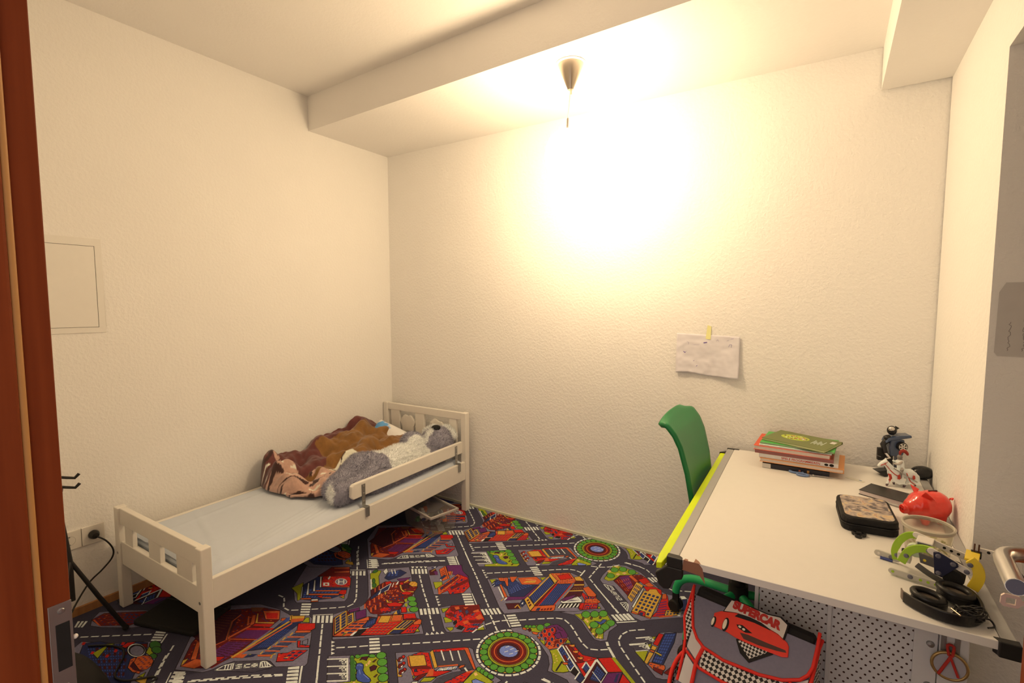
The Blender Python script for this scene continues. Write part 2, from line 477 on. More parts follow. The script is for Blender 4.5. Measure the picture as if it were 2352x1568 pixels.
[('P',1,1,1000,-692,1141,-577,1184,-620,1238,-641,1298,-705,1341,-741,1197,-850),('P',17,1,1037,-712,1050,-680,1101,-716,1070,-742),('P',11,0,1064,-706,1076,-692,1101,-716,1092,-725),('S',5,40,1053,-710,1054,-683),('P',10,0,1025,-684,1048,-654,1051,-673,1036,-692),('P',12,0,1035,-679,1039,-663,1046,-675),('P',6,1,1126,-777,1159,-750,1179,-769,1175,-814),('P',11,1,1077,-628,1141,-579,1184,-620,1241,-645,1292,-698,1264,-738,1196,-664,1139,-679),('P',4,1,1073,-676,1077,-641,1169,-710,1157,-746),('G',3,1,3,80,35,1091,-688,1092,-658,1128,-686,1126,-716),('P',4,1,1122,-667,1137,-652,1157,-684,1151,-688),('S',5,30,1142,-654,1161,-682),('P',10,1,1131,-735,1128,-698,1143,-699,1145,-737),('P',12,0,1141,-745,1140,-735,1153,-745),('P',2,1,1182,-803,1182,-656,1194,-654,1240,-652,1298,-705,1304,-763,1259,-808,1231,-791,1219,-837),('P',3,0,1222,-766,1250,-656,1267,-677,1245,-777),('P',4,1,1178,-803,1180,-655,1200,-661,1213,-681,1222,-833,1213,-834),('P',3,0,1185,-796,1188,-663,1206,-680,1204,-809),('P',10,0,1191,-797,1189,-779,1199,-783,1202,-800),('P',10,0,1187,-760,1184,-742,1195,-746,1198,-764),('P',10,0,1187,-728,1184,-710,1194,-714,1198,-732),('P',10,0,1187,-695,1184,-676,1195,-680,1198,-699),('P',10,0,1227,-695,1223,-680,1232,-676,1237,-691),('P',10,0,1228,-732,1224,-718,1233,-714,1238,-728),('P',10,0,1230,-767,1226,-754,1235,-750,1239,-764),('P',10,0,1260,-760,1257,-747,1265,-742,1270,-757),('P',10,0,1282,-743,1279,-729,1287,-725,1291,-740),('P',10,0,1261,-800,1258,-787,1267,-783,1271,-796),('P',4,1,1073,-640,1081,-635,1172,-708,1168,-716),('P',4,0,1188,-809,1196,-804,1223,-832,1215,-837)],
[('P',1,1,1285,-913,1318,-869,1422,-790,1504,-863,1547,-908,1540,-921,1441,-1004,1420,-1013,1393,-999),('P',6,1,1298,-910,1323,-885,1327,-908,1324,-928),('P',6,1,1348,-950,1374,-929,1398,-951,1377,-973),('P',6,1,1400,-994,1424,-974,1434,-987,1431,-1002),('P',6,1,1518,-936,1515,-890,1544,-914),('P',2,1,1331,-919,1321,-869,1421,-793,1456,-826,1506,-862,1511,-908,1515,-949,1475,-980,1469,-948,1428,-972,1417,-942,1350,-941),('P',3,0,1319,-877,1421,-796,1452,-825,1417,-892,1343,-897),('P',3,0,1446,-906,1506,-862,1506,-887,1470,-915),('P',3,0,1340,-930,1354,-903,1382,-915,1375,-928),('P',4,0,1339,-868,1355,-854,1369,-867,1357,-879),('P',4,0,1427,-846,1439,-820,1453,-833,1435,-849),('P',4,0,1375,-849,1393,-833,1390,-852),('P',2,1,1363,-893,1371,-870,1408,-885,1421,-897,1407,-924,1381,-920),('P',4,0,1462,-875,1465,-842,1494,-857,1484,-877),('P',4,0,1434,-927,1448,-905,1461,-917,1452,-935),('P',13,0,1402,-952,1404,-930,1421,-944,1419,-965),('P',13,0,1440,-976,1438,-949,1463,-948,1466,-970),('P',10,0,1396,-906,1402,-897,1426,-916,1424,-929),('S',1,15,1406,-913,1410,-905),('S',1,15,1416,-921,1418,-911),('P',10,0,1397,-864,1399,-851,1417,-861,1418,-880),('S',1,15,1404,-868,1405,-856),('S',1,15,1411,-874,1412,-860),('P',10,0,1368,-876,1377,-866,1390,-875,1385,-887),('S',1,15,1375,-879,1381,-870),('S',1,15,1381,-882,1386,-873),('P',10,0,1375,-911,1381,-903,1392,-917,1388,-926),('S',1,15,1380,-916,1384,-909),('S',1,15,1385,-921,1388,-914),('P',10,0,1435,-871,1436,-857,1447,-852,1446,-870),('S',1,15,1439,-869,1440,-857),('S',1,15,1443,-869,1444,-855),('P',10,0,1480,-923,1483,-909,1506,-891,1510,-911),('S',1,15,1490,-917,1491,-904),('S',1,15,1501,-913,1499,-898),('P',10,0,1481,-960,1483,-941,1508,-923,1509,-942),('S',1,15,1491,-952,1491,-937),('S',1,15,1500,-945,1500,-930)],
[('D',26,14,65,1027,-771,1135,-855,1243,-933),('Z',5,1218,-965,1281,-914,1315,-941,1252,-993),('D',26,14,65,1287,-972,1371,-1037),('Z',5,950,-752,1016,-708,1050,-738,986,-784),('T',4,931,-738,1004,-689,980,-726),('T',4,1209,-853,1278,-905,1252,-869),('Z',5,1303,-773,1373,-832,1406,-806,1337,-748),('S',12,40,1342,-745,1412,-799),('T',4,1359,-1077,1421,-1024,1377,-1041),('D',26,14,65,1086,-478,1274,-623,1468,-783),('Z',5,1448,-816,1508,-765,1544,-790,1484,-840),('D',26,14,65,1509,-826,1589,-888),('Z',5,1024,-562,1091,-613,1119,-588,1053,-536),('S',12,40,1062,-530,1126,-583),('D',26,14,65,793,-793,864,-733,947,-662,1037,-596),('T',4,1255,-555,1323,-607,1299,-572),('D',26,14,65,1299,-568,1370,-511,1440,-455),('S',12,40,1556,-790,1623,-842),('Z',5,1566,-786,1628,-837,1659,-809,1596,-760)],
[('P',1,1,1132,-1371,1200,-1321,1275,-1262,1320,-1247,1429,-1332,1413,-1364,1258,-1468),('P',0,0,1143,-1379,1204,-1335,1296,-1406,1237,-1450),('S',12,60,1144,-1383,1204,-1339),('S',12,60,1176,-1406,1235,-1363),('S',12,60,1207,-1428,1265,-1386),('S',12,60,1237,-1450,1294,-1408),('S',12,60,1204,-1338,1294,-1407),('S',12,60,1193,-1356,1193,-1356,1204,-1347),('S',12,60,1189,-1362,1207,-1347,1220,-1359,1216,-1365,1206,-1363,1198,-1355),('S',12,60,1225,-1380,1225,-1380,1236,-1371),('S',12,60,1221,-1386,1238,-1371,1251,-1383,1247,-1388,1237,-1386,1229,-1379),('S',12,60,1254,-1402,1254,-1402,1265,-1394),('S',12,60,1250,-1407,1267,-1393,1279,-1404,1275,-1410,1266,-1408,1259,-1401),('P',6,1,1204,-1324,1282,-1266,1312,-1269,1425,-1332,1426,-1356,1284,-1450,1273,-1436,1309,-1405),('E',7,1,1217,-1326,7,5,12,-9),('E',7,1,1243,-1342,10,7,13,-10),('E',7,1,1259,-1353,8,6,11,-9),('E',7,1,1275,-1363,8,5,11,-9),('E',7,1,1289,-1378,8,5,9,-7),('E',7,1,1306,-1389,8,5,10,-8),('E',7,1,1228,-1309,9,6,9,-7),('E',7,0,1253,-1291,19,12,9,-7),('E',7,1,1273,-1276,11,8,8,-6),('P',8,0,1208,-1327,1219,-1319,1319,-1390,1307,-1404),('P',9,1,1263,-1345,1256,-1334,1267,-1324,1282,-1325,1294,-1335,1303,-1345,1325,-1353,1356,-1356,1367,-1361,1369,-1371,1350,-1383,1327,-1388,1306,-1379,1285,-1357,1271,-1354),('S',16,40,1266,-1340,1268,-1334,1282,-1332),('S',16,30,1290,-1351,1309,-1362),('S',16,30,1321,-1356,1353,-1360),('P',17,1,1251,-1318,1244,-1303,1263,-1285,1274,-1305,1257,-1308),('P',17,1,1311,-1321,1315,-1305,1331,-1302,1339,-1316,1331,-1332),('P',14,1,1299,-1297,1298,-1284,1302,-1279,1305,-1295),('P',14,1,1361,-1344,1360,-1331,1364,-1328,1367,-1342),('P',14,1,1391,-1364,1391,-1351,1395,-1348,1397,-1362),('P',15,0,1287,-1313,1286,-1304,1297,-1306,1299,-1315),('P',15,0,1283,-1305,1281,-1296,1293,-1298,1294,-1307),('P',15,0,1320,-1405,1318,-1397,1329,-1399,1330,-1406),('P',15,0,1288,-1323,1286,-1315,1297,-1317,1299,-1325),('E',7,1,1300,-1255,11,15,17,-10),('E',7,1,1331,-1277,11,15,18,-11),('E',7,1,1362,-1303,11,15,17,-10),('E',7,1,1393,-1327,11,15,18,-11)],
[('T',4,1067,-1310,1137,-1362,1113,-1327),('D',26,14,65,1120,-1324,1170,-1285,1214,-1248),('Z',5,1184,-1217,1252,-1272,1285,-1246,1216,-1192),('D',26,14,65,1260,-1214,1333,-1155,1419,-1087,1561,-970)],
[('P',1,1,1334,-1214,1436,-1137,1556,-1031,1573,-1030,1615,-1066,1651,-1082,1690,-1090,1759,-1098,1747,-1131,1505,-1292,1464,-1320),('P',5,1,1361,-1236,1395,-1235,1446,-1286,1433,-1295),('P',1,0,1369,-1237,1390,-1226,1440,-1278,1431,-1287),('E',2,1,1376,-1212,5,4,6,-6),('P',3,1,1372,-1240,1365,-1225,1370,-1216,1385,-1219,1385,-1229,1383,-1241),('P',12,0,1379,-1230,1381,-1221,1386,-1230,1382,-1234),('E',2,1,1402,-1235,5,4,6,-6),('P',3,1,1398,-1263,1391,-1248,1397,-1239,1411,-1242,1411,-1252,1409,-1263),('P',12,0,1405,-1252,1407,-1243,1412,-1253,1409,-1256),('E',2,1,1428,-1255,5,4,6,-5),('P',3,1,1424,-1282,1417,-1267,1423,-1258,1437,-1261,1436,-1271,1435,-1282),('P',12,0,1430,-1272,1433,-1263,1437,-1272,1434,-1275),('P',2,1,1389,-1206,1401,-1177,1413,-1158,1442,-1142,1512,-1194,1511,-1231,1483,-1259,1447,-1240,1425,-1235),('P',4,0,1390,-1206,1390,-1198,1437,-1235,1426,-1234),('P',3,0,1436,-1235,1484,-1196,1505,-1192,1502,-1206,1447,-1240),('P',4,0,1448,-1242,1472,-1254,1478,-1260,1469,-1259),('P',5,1,1389,-1197,1437,-1160,1483,-1195,1437,-1233),('P',10,1,1459,-1237,1464,-1229,1473,-1237,1468,-1244),('P',3,1,1492,-1276,1492,-1248,1508,-1223,1513,-1234,1508,-1267),('P',6,1,1477,-1262,1485,-1256,1487,-1263,1488,-1272),('P',12,1,1497,-1297,1495,-1283,1511,-1268,1517,-1284),('P',6,1,1518,-1269,1516,-1244,1552,-1218,1549,-1243),('P',0,0,1557,-1257,1556,-1218,1584,-1168,1640,-1112,1597,-1231),('P',2,1,1444,-1122,1539,-1042,1554,-1035,1648,-1106,1643,-1116,1551,-1056,1457,-1129),('P',4,0,1542,-1046,1554,-1037,1646,-1107,1641,-1116,1554,-1054),('P',0,1,1457,-1129,1551,-1053,1641,-1113,1607,-1143,1577,-1126,1517,-1174),('P',5,1,1444,-1138,1445,-1121,1517,-1174,1523,-1177,1517,-1191),('S',12,50,1476,-1107,1520,-1139),('S',12,50,1505,-1088,1548,-1121),('S',12,50,1531,-1071,1573,-1104),('P',4,0,1519,-1174,1576,-1125,1582,-1130,1525,-1177),('P',4,1,1589,-1133,1589,-1124,1601,-1112,1604,-1123,1594,-1142),('P',2,1,1519,-1238,1512,-1194,1528,-1198,1580,-1163,1551,-1215),('P',4,0,1519,-1238,1506,-1203,1517,-1193,1538,-1220),('P',16,1,1530,-1198,1530,-1179,1585,-1131,1588,-1149),('S',12,35,1534,-1193,1535,-1178,1539,-1174,1539,-1181,1534,-1185),('S',12,35,1541,-1186,1544,-1170,1547,-1182),('S',12,35,1543,-1179,1546,-1177),('S',12,35,1549,-1180,1549,-1166,1553,-1162,1553,-1169,1549,-1173),('S',12,35,1551,-1171,1554,-1176),('S',12,35,1556,-1160,1556,-1174),('S',12,35,1560,-1156,1556,-1167,1561,-1170),('S',12,35,1565,-1151,1566,-1165),('S',12,35,1572,-1161,1570,-1147,1576,-1157,1575,-1143),('S',12,35,1582,-1139,1579,-1139,1578,-1145,1579,-1150,1581,-1152,1583,-1148,1583,-1144,1581,-1146),('P',2,1,1594,-1232,1594,-1219,1627,-1137,1646,-1129,1649,-1180,1614,-1219),('P',4,0,1628,-1135,1647,-1114,1646,-1129,1631,-1142),('P',6,1,1650,-1182,1650,-1110,1710,-1117,1739,-1120,1732,-1140,1657,-1190),('P',15,0,1654,-1128,1660,-1118,1672,-1126,1667,-1136),('E',7,1,1661,-1102,13,1,4,-11),('E',7,1,1677,-1103,11,1,4,-11),('E',7,1,1695,-1105,13,1,4,-11),('E',7,1,1716,-1106,13,1,3,-11),('P',16,1,1670,-1159,1677,-1145,1718,-1141,1714,-1152,1685,-1172)],
[('D',17,11,90,1821,-963,1820,-950,1818,-937,1815,-925,1810,-913,1804,-901,1797,-891,1789,-881,1780,-871,1770,-863,1759,-856,1748,-851,1736,-846,1723,-843,1710,-841,1698,-840,1685,-841,1672,-843,1660,-846,1648,-851,1636,-856,1625,-863,1615,-871,1606,-881,1598,-891,1591,-901,1585,-913,1581,-925,1577,-937,1575,-950,1575,-963,1575,-976,1577,-988,1581,-1001,1585,-1013,1591,-1024,1598,-1035,1606,-1045,1615,-1054,1625,-1062,1636,-1069,1648,-1075,1660,-1080,1672,-1083,1685,-1085,1698,-1086,1710,-1085,1723,-1083,1736,-1080,1748,-1075,1759,-1069,1770,-1062,1780,-1054,1789,-1045,1797,-1035,1804,-1024,1810,-1013,1815,-1001,1818,-988,1820,-976,1821,-963),('E',5,1,1698,-963,113,0,0,113),('E',8,0,1698,-963,107,0,0,107),('E',7,1,1796,-963,16,0,0,15),('E',7,1,1791,-933,16,0,0,15),('E',7,1,1777,-905,16,0,0,15),('E',7,1,1755,-884,16,0,0,15),('E',7,1,1728,-870,16,0,0,15),('E',7,1,1698,-865,16,0,0,15),('E',7,1,1667,-870,16,0,0,15),('E',7,1,1640,-884,16,0,0,15),('E',7,1,1618,-905,16,0,0,15),('E',7,1,1604,-933,16,0,0,15),('E',7,1,1600,-963,16,0,0,15),('E',7,1,1604,-993,16,0,0,15),('E',7,1,1618,-1020,16,0,0,16),('E',7,1,1640,-1042,16,0,0,16),('E',7,1,1667,-1056,16,0,0,16),('E',7,1,1698,-1061,16,0,0,16),('E',7,1,1728,-1056,16,0,0,16),('E',7,1,1755,-1042,16,0,0,16),('E',7,1,1777,-1020,16,0,0,16),('E',7,1,1791,-993,16,0,0,15),('E',6,1,1698,-963,83,0,0,83),('E',5,1,1698,-963,74,0,0,74),('E',3,1,1698,-963,70,0,0,70),('E',4,0,1698,-963,58,0,0,58),('E',3,0,1698,-963,54,0,0,54),('E',17,1,1698,-963,44,0,0,44),('P',16,1,1734,-951,1725,-939,1711,-932,1694,-931,1678,-936,1666,-947,1660,-961,1662,-975,1670,-987,1684,-994,1701,-995,1717,-989,1729,-979,1735,-965),('S',12,30,1676,-951,1684,-939),('S',12,30,1687,-975,1695,-963),('S',12,30,1698,-951,1706,-939),('S',12,30,1709,-975,1717,-963),('S',12,30,1720,-951,1728,-939),('D',26,13,65,1591,-811,1579,-821,1568,-831,1557,-843,1547,-855,1539,-868,1531,-882,1525,-896,1520,-910,1516,-926,1514,-941,1513,-956),('D',26,13,65,1745,-1142,1759,-1138,1771,-1132,1784,-1127,1796,-1120,1807,-1112,1818,-1103,1828,-1094,1838,-1084,1846,-1073,1854,-1062,1861,-1050),('D',26,13,65,1611,-1126,1620,-1131,1630,-1135,1640,-1139,1650,-1142,1660,-1144,1671,-1146,1681,-1147,1692,-1148,1702,-1148,1713,-1147,1723,-1146)],
[('P',1,1,1331,-611,1367,-570,1523,-451,1570,-426,1576,-381,1655,-328,1726,-339,1769,-382,1913,-509,1812,-614,1763,-622,1637,-708,1552,-783,1510,-759),('P',6,1,1342,-606,1369,-584,1372,-627),('P',6,1,1542,-453,1567,-431,1564,-469),('P',10,1,1374,-634,1374,-585,1391,-590,1411,-577,1428,-598,1398,-645),('S',12,30,1376,-633,1378,-615),('S',12,30,1391,-645,1391,-629),('G',9,3,2,65,60,1381,-608,1384,-589,1417,-600,1391,-623),('P',10,1,1413,-608,1413,-553,1452,-539,1494,-555,1563,-514,1560,-630,1506,-666,1460,-625),('G',9,9,7,55,55,1429,-581,1470,-538,1548,-529,1490,-657),('G',16,5,4,30,35,1473,-627,1476,-556,1515,-588,1500,-650),('P',4,1,1369,-571,1409,-542,1451,-599,1443,-605,1413,-576,1390,-588),('P',4,1,1412,-531,1444,-507,1453,-560,1442,-562),('P',4,1,1450,-517,1523,-457,1566,-474,1565,-507,1499,-554),('P',5,0,1494,-536,1502,-514,1542,-489,1543,-505),('S',15,40,1493,-505,1537,-485),('P',4,1,1408,-614,1415,-607,1495,-673,1489,-687),('P',11,1,1501,-704,1495,-673,1560,-630,1563,-519,1570,-509,1576,-609,1571,-647),('P',12,0,1496,-702,1493,-679,1500,-680,1501,-704),('P',12,0,1413,-635,1418,-632,1484,-685,1482,-692),('S',5,40,1488,-715,1488,-693),('P',17,1,1516,-720,1566,-682,1594,-712,1550,-749),('S',5,50,1568,-720,1568,-697,1592,-713),('P',10,1,1571,-685,1566,-650,1594,-666,1592,-700),('P',12,0,1578,-684,1577,-665,1586,-681),('P',10,1,1580,-616,1577,-421,1626,-461,1630,-656),('G',9,14,5,60,60,1585,-613,1583,-429,1622,-458,1623,-646),('S',5,60,1578,-613,1576,-417),('S',5,90,1629,-659,1630,-455),('P',3,1,1632,-659,1630,-458,1639,-458,1646,-659),('P',10,1,1650,-651,1641,-451,1697,-411,1703,-612),('G',9,14,6,60,60,1651,-642,1643,-455,1695,-420,1699,-610),('S',2,50,1649,-655,1639,-458),('S',2,40,1705,-610,1698,-413),('P',5,1,1565,-409,1566,-391,1629,-431,1627,-458),('P',4,1,1566,-391,1645,-332,1699,-374,1707,-391,1697,-411,1634,-459,1629,-431),('P',2,1,1606,-390,1642,-343,1679,-370,1637,-415),('S',5,30,1584,-385,1634,-420),('P',4,1,1640,-704,1637,-663,1712,-603,1725,-637,1719,-651),('P',10,0,1656,-689,1654,-667,1665,-658,1671,-681),('G',3,4,1,70,70,1670,-661,1710,-624,1716,-649,1673,-680),('P',5,1,1571,-647,1572,-617,1636,-661,1638,-705),('G',17,1,3,80,60,1581,-645,1583,-630,1624,-664,1624,-687),('P',5,1,1682,-357,1702,-333,1730,-353,1738,-359,1705,-381),('P',17,0,1701,-378,1737,-357,1748,-380,1707,-409),('P',5,1,1709,-411,1750,-381,1755,-394,1712,-425),('P',17,0,1712,-425,1755,-394,1766,-431,1713,-472),('G',5,6,1,12,90,1719,-432,1753,-403,1762,-429,1719,-460),('P',5,0,1713,-471,1766,-430,1769,-437,1716,-478),('P',5,0,1715,-536,1713,-482,1717,-480,1719,-533),('P',17,0,1717,-480,1770,-439,1780,-483,1717,-535),('P',11,1,1714,-561,1722,-527,1756,-479,1749,-543),('P',12,1,1720,-572,1714,-561,1731,-562,1767,-490,1797,-506,1801,-521,1733,-575),('P',1,0,1740,-557,1766,-500,1786,-513,1751,-547),('P',12,0,1754,-530,1767,-502,1783,-513),('P',13,0,1726,-619,1725,-581,1795,-527,1803,-564),('P',12,0,1730,-619,1728,-586,1733,-581,1736,-614),('P',12,0,1743,-609,1741,-576,1747,-571,1749,-604),('P',12,0,1756,-599,1754,-565,1760,-561,1762,-594),('P',12,0,1769,-589,1767,-555,1773,-550,1775,-584),('P',12,0,1783,-579,1781,-545,1786,-540,1788,-574),('P',12,0,1796,-569,1794,-535,1800,-530,1801,-564),('P',4,1,1757,-417,1775,-389,1835,-431,1836,-446,1809,-464),('P',2,1,1775,-467,1772,-448,1811,-468,1840,-443,1845,-460,1811,-502),('P',4,1,1810,-512,1807,-489,1843,-456,1873,-470,1866,-489,1819,-520),('P',2,1,1806,-566,1797,-530,1817,-515,1867,-486,1878,-523,1819,-576),('G',10,5,2,60,50,1822,-526,1869,-490,1872,-527,1829,-565),('G',10,4,1,60,70,1792,-475,1836,-451,1840,-468,1805,-491),('P',2,1,1807,-565,1803,-526,1815,-518,1827,-566),('P',6,1,1879,-525,1878,-502,1893,-514)],
[('D',26,14,65,1300,-568,1390,-494,1472,-427),('Z',5,1449,-401,1510,-451,1543,-426,1478,-373),('D',26,14,65,1518,-391,1572,-345,1621,-308,1651,-295,1692,-298),('S',12,70,1700,-269,1702,-326),('D',26,14,65,1744,-165,1746,-320,1908,-452)],
[('P',1,1,1628,-847,1664,-812,1681,-795,1764,-727,1793,-716,1852,-755,1882,-789,1947,-823,1991,-808,2053,-771,2158,-850,1969,-976,1955,-965,1895,-964,1875,-967,1864,-934,1839,-899,1790,-866,1732,-843,1653,-859),('P',6,1,1666,-815,1717,-762,1754,-775,1739,-806,1713,-815),('P',4,1,1668,-816,1685,-809,1690,-822,1674,-823),('P',4,1,1715,-814,1741,-804,1743,-820,1724,-824),('P',17,0,1690,-814,1696,-797,1711,-808,1707,-823),('E',7,1,1678,-799,7,5,5,-7),('E',7,1,1691,-792,7,5,5,-8),('E',7,1,1705,-783,8,5,5,-8),('E',7,1,1731,-773,13,9,10,-17),('E',7,1,1747,-742,12,8,6,-11),('P',6,1,1765,-840,1786,-831,1800,-856,1788,-852),('P',4,1,1746,-826,1762,-827,1767,-835,1757,-836),('P',2,1,1750,-815,1749,-766,1771,-739,1788,-740,1816,-802,1854,-769,1859,-778,1854,-827,1826,-866,1800,-856,1796,-831,1772,-816),('P',4,0,1800,-856,1825,-865,1855,-828,1858,-767,1818,-805,1813,-843),('P',3,0,1819,-808,1856,-772,1855,-800,1834,-844),('P',11,1,1749,-766,1756,-741,1780,-716,1816,-725,1850,-752,1854,-769,1822,-795,1800,-782,1798,-754,1780,-737,1758,-764),('S',13,30,1798,-779,1813,-753,1834,-775),('S',13,30,1790,-730,1799,-741,1819,-740),('E',4,0,1757,-783,7,5,8,-13),('E',10,0,1757,-783,5,3,6,-10),('E',4,0,1780,-758,7,5,7,-13),('E',10,0,1780,-758,5,3,6,-10),('E',4,0,1783,-789,7,5,7,-13),('E',10,0,1783,-789,5,3,6,-10),('E',4,0,1759,-813,7,5,7,-13),('E',10,0,1759,-813,5,3,6,-10),('E',4,0,1783,-821,7,5,7,-13),('E',10,0,1783,-821,5,3,6,-10),('E',4,0,1807,-809,7,5,7,-13),('E',10,0,1807,-809,5,3,5,-10),('E',4,0,1810,-837,7,5,7,-12),('E',10,0,1810,-837,5,3,5,-9),('E',4,0,1841,-797,7,5,7,-13),('E',10,0,1841,-797,5,3,5,-10),('E',4,0,1843,-827,7,5,7,-12),('E',10,0,1843,-827,5,3,5,-9),('P',6,1,1863,-800,1858,-771,1880,-785),('P',6,1,1829,-870,1849,-845,1943,-925,1929,-941,1897,-959,1886,-953,1868,-915,1847,-886),('P',15,0,1850,-881,1851,-875,1855,-877,1855,-883),('P',15,0,1871,-896,1871,-890,1876,-892,1875,-897),('P',15,0,1875,-917,1876,-912,1880,-914,1879,-919),('P',15,0,1862,-884,1862,-878,1867,-880,1866,-886),('P',15,0,1878,-905,1879,-899,1883,-901,1882,-906),('S',13,60,1901,-948,1898,-895),('P',2,1,1854,-812,1893,-786,1912,-800,1948,-820,1991,-808,2012,-798,2006,-915,1941,-873),('P',3,1,1859,-812,1878,-796,1969,-851,1941,-873),('S',12,50,1871,-812,1942,-866),('P',4,1,1876,-797,1887,-794,1897,-784,1904,-798,1895,-805,1884,-807),('P',5,0,1886,-796,1896,-788,1898,-797,1891,-803),('P',4,1,1904,-820,1914,-817,1924,-807,1930,-820,1922,-828,1911,-830),('P',5,0,1913,-819,1923,-811,1925,-820,1918,-825),('P',4,1,1934,-841,1944,-838,1954,-828,1960,-841,1952,-848,1941,-850),('P',5,0,1943,-840,1953,-832,1955,-841,1949,-846),('P',10,1,1856,-848,1855,-819,1975,-910,1975,-929,1945,-923),('G',9,2,8,60,60,1859,-846,1859,-824,1962,-902,1954,-918),('S',12,60,1854,-849,1856,-815,1983,-914),('S',12,40,1857,-851,1946,-923,1947,-890),('S',12,40,1912,-885,1911,-861),('P',3,0,1886,-868,1890,-858,1919,-881,1910,-887),('P',4,1,1900,-900,1918,-888,1925,-897,1911,-907),('P',13,0,1948,-925,1948,-892,1977,-909,1980,-935),('P',2,1,1948,-875,1971,-849,2004,-810,2005,-823,2002,-921),('P',10,1,1976,-883,1975,-847,1999,-865,1999,-900),('S',12,50,1976,-883,1975,-847,1999,-865),('G',9,3,3,65,60,1979,-881,1978,-855,1998,-868,1998,-892),('P',17,1,2006,-951,2004,-817,2065,-854,2062,-914),('P',10,1,2022,-920,2015,-837,2060,-863,2057,-912),('G',9,5,5,55,55,2023,-913,2018,-842,2058,-864,2057,-906),('S',12,30,2016,-879,2062,-909),('P',12,1,2001,-819,2002,-806,2065,-850,2063,-861),('S',12,80,2003,-818,2006,-951),('S',12,60,2065,-854,2064,-913),('P',2,1,2004,-805,2045,-772,2109,-818,2065,-850),('P',11,1,2065,-854,2109,-819,2115,-878,2065,-911),('P',10,0,2099,-881,2095,-843,2101,-832,2109,-878),('P',2,1,2112,-825,2153,-853,2117,-877),('P',10,1,1976,-944,1977,-909,2005,-922,2002,-953),('S',12,50,1977,-947,1977,-909),('S',6,140,2055,-771,2161,-847)],
[('P',1,1,1751,-637,1902,-518,1912,-516,1997,-580,1982,-636,1995,-691,1975,-710,1949,-714,1906,-683,1858,-642,1811,-620),('P',6,1,1811,-615,1900,-538,1936,-541,1980,-582,1965,-655,1979,-692,1952,-704,1923,-683,1866,-637),('P',15,0,1875,-631,1876,-619,1885,-624,1884,-636),('P',15,0,1865,-625,1866,-613,1875,-618,1873,-630),('P',15,0,1896,-660,1897,-648,1906,-653,1905,-664),('P',15,0,1961,-694,1963,-683,1971,-688,1969,-698),('P',15,0,1949,-698,1950,-687,1958,-692,1957,-703),('P',15,0,1927,-689,1928,-678,1937,-682,1935,-693),('P',9,1,1902,-607,1927,-600,1930,-577,1945,-571,1944,-593,1934,-617,1922,-612),('P',14,1,1854,-629,1850,-611,1857,-609,1861,-628),('P',14,1,1883,-608,1879,-589,1886,-587,1890,-606),('P',14,1,1913,-581,1909,-562,1916,-560,1920,-580),('P',14,1,1911,-675,1908,-657,1914,-655,1918,-673),('P',14,1,1944,-695,1941,-678,1947,-677,1950,-694),('E',7,1,1854,-588,16,11,10,-21),('E',7,1,1885,-565,16,11,9,-21),('E',7,1,1915,-541,16,11,9,-21),('E',7,1,1912,-632,16,10,9,-20),('E',7,1,1966,-583,16,11,8,-20),('E',7,1,1956,-619,16,10,8,-20),('E',7,1,1947,-655,15,10,8,-19)],
[('D',26,14,65,1633,-781,1695,-730,1770,-672,1800,-673,1836,-692,1905,-751,1931,-768,1948,-775,1970,-772,1996,-754,2016,-738),('S',12,100,1999,-702,2012,-721,2055,-764),('D',26,14,65,2099,-543,2053,-580,2036,-608,2030,-640,2034,-665,2046,-688,2114,-751,2192,-819),('Z',5,1948,-531,2008,-482,2042,-506,1983,-557),('S',12,60,1988,-564,2053,-511),('D',26,14,65,1927,-468,1968,-501),('D',26,14,65,1878,-1013,1918,-1010,1962,-1005)],
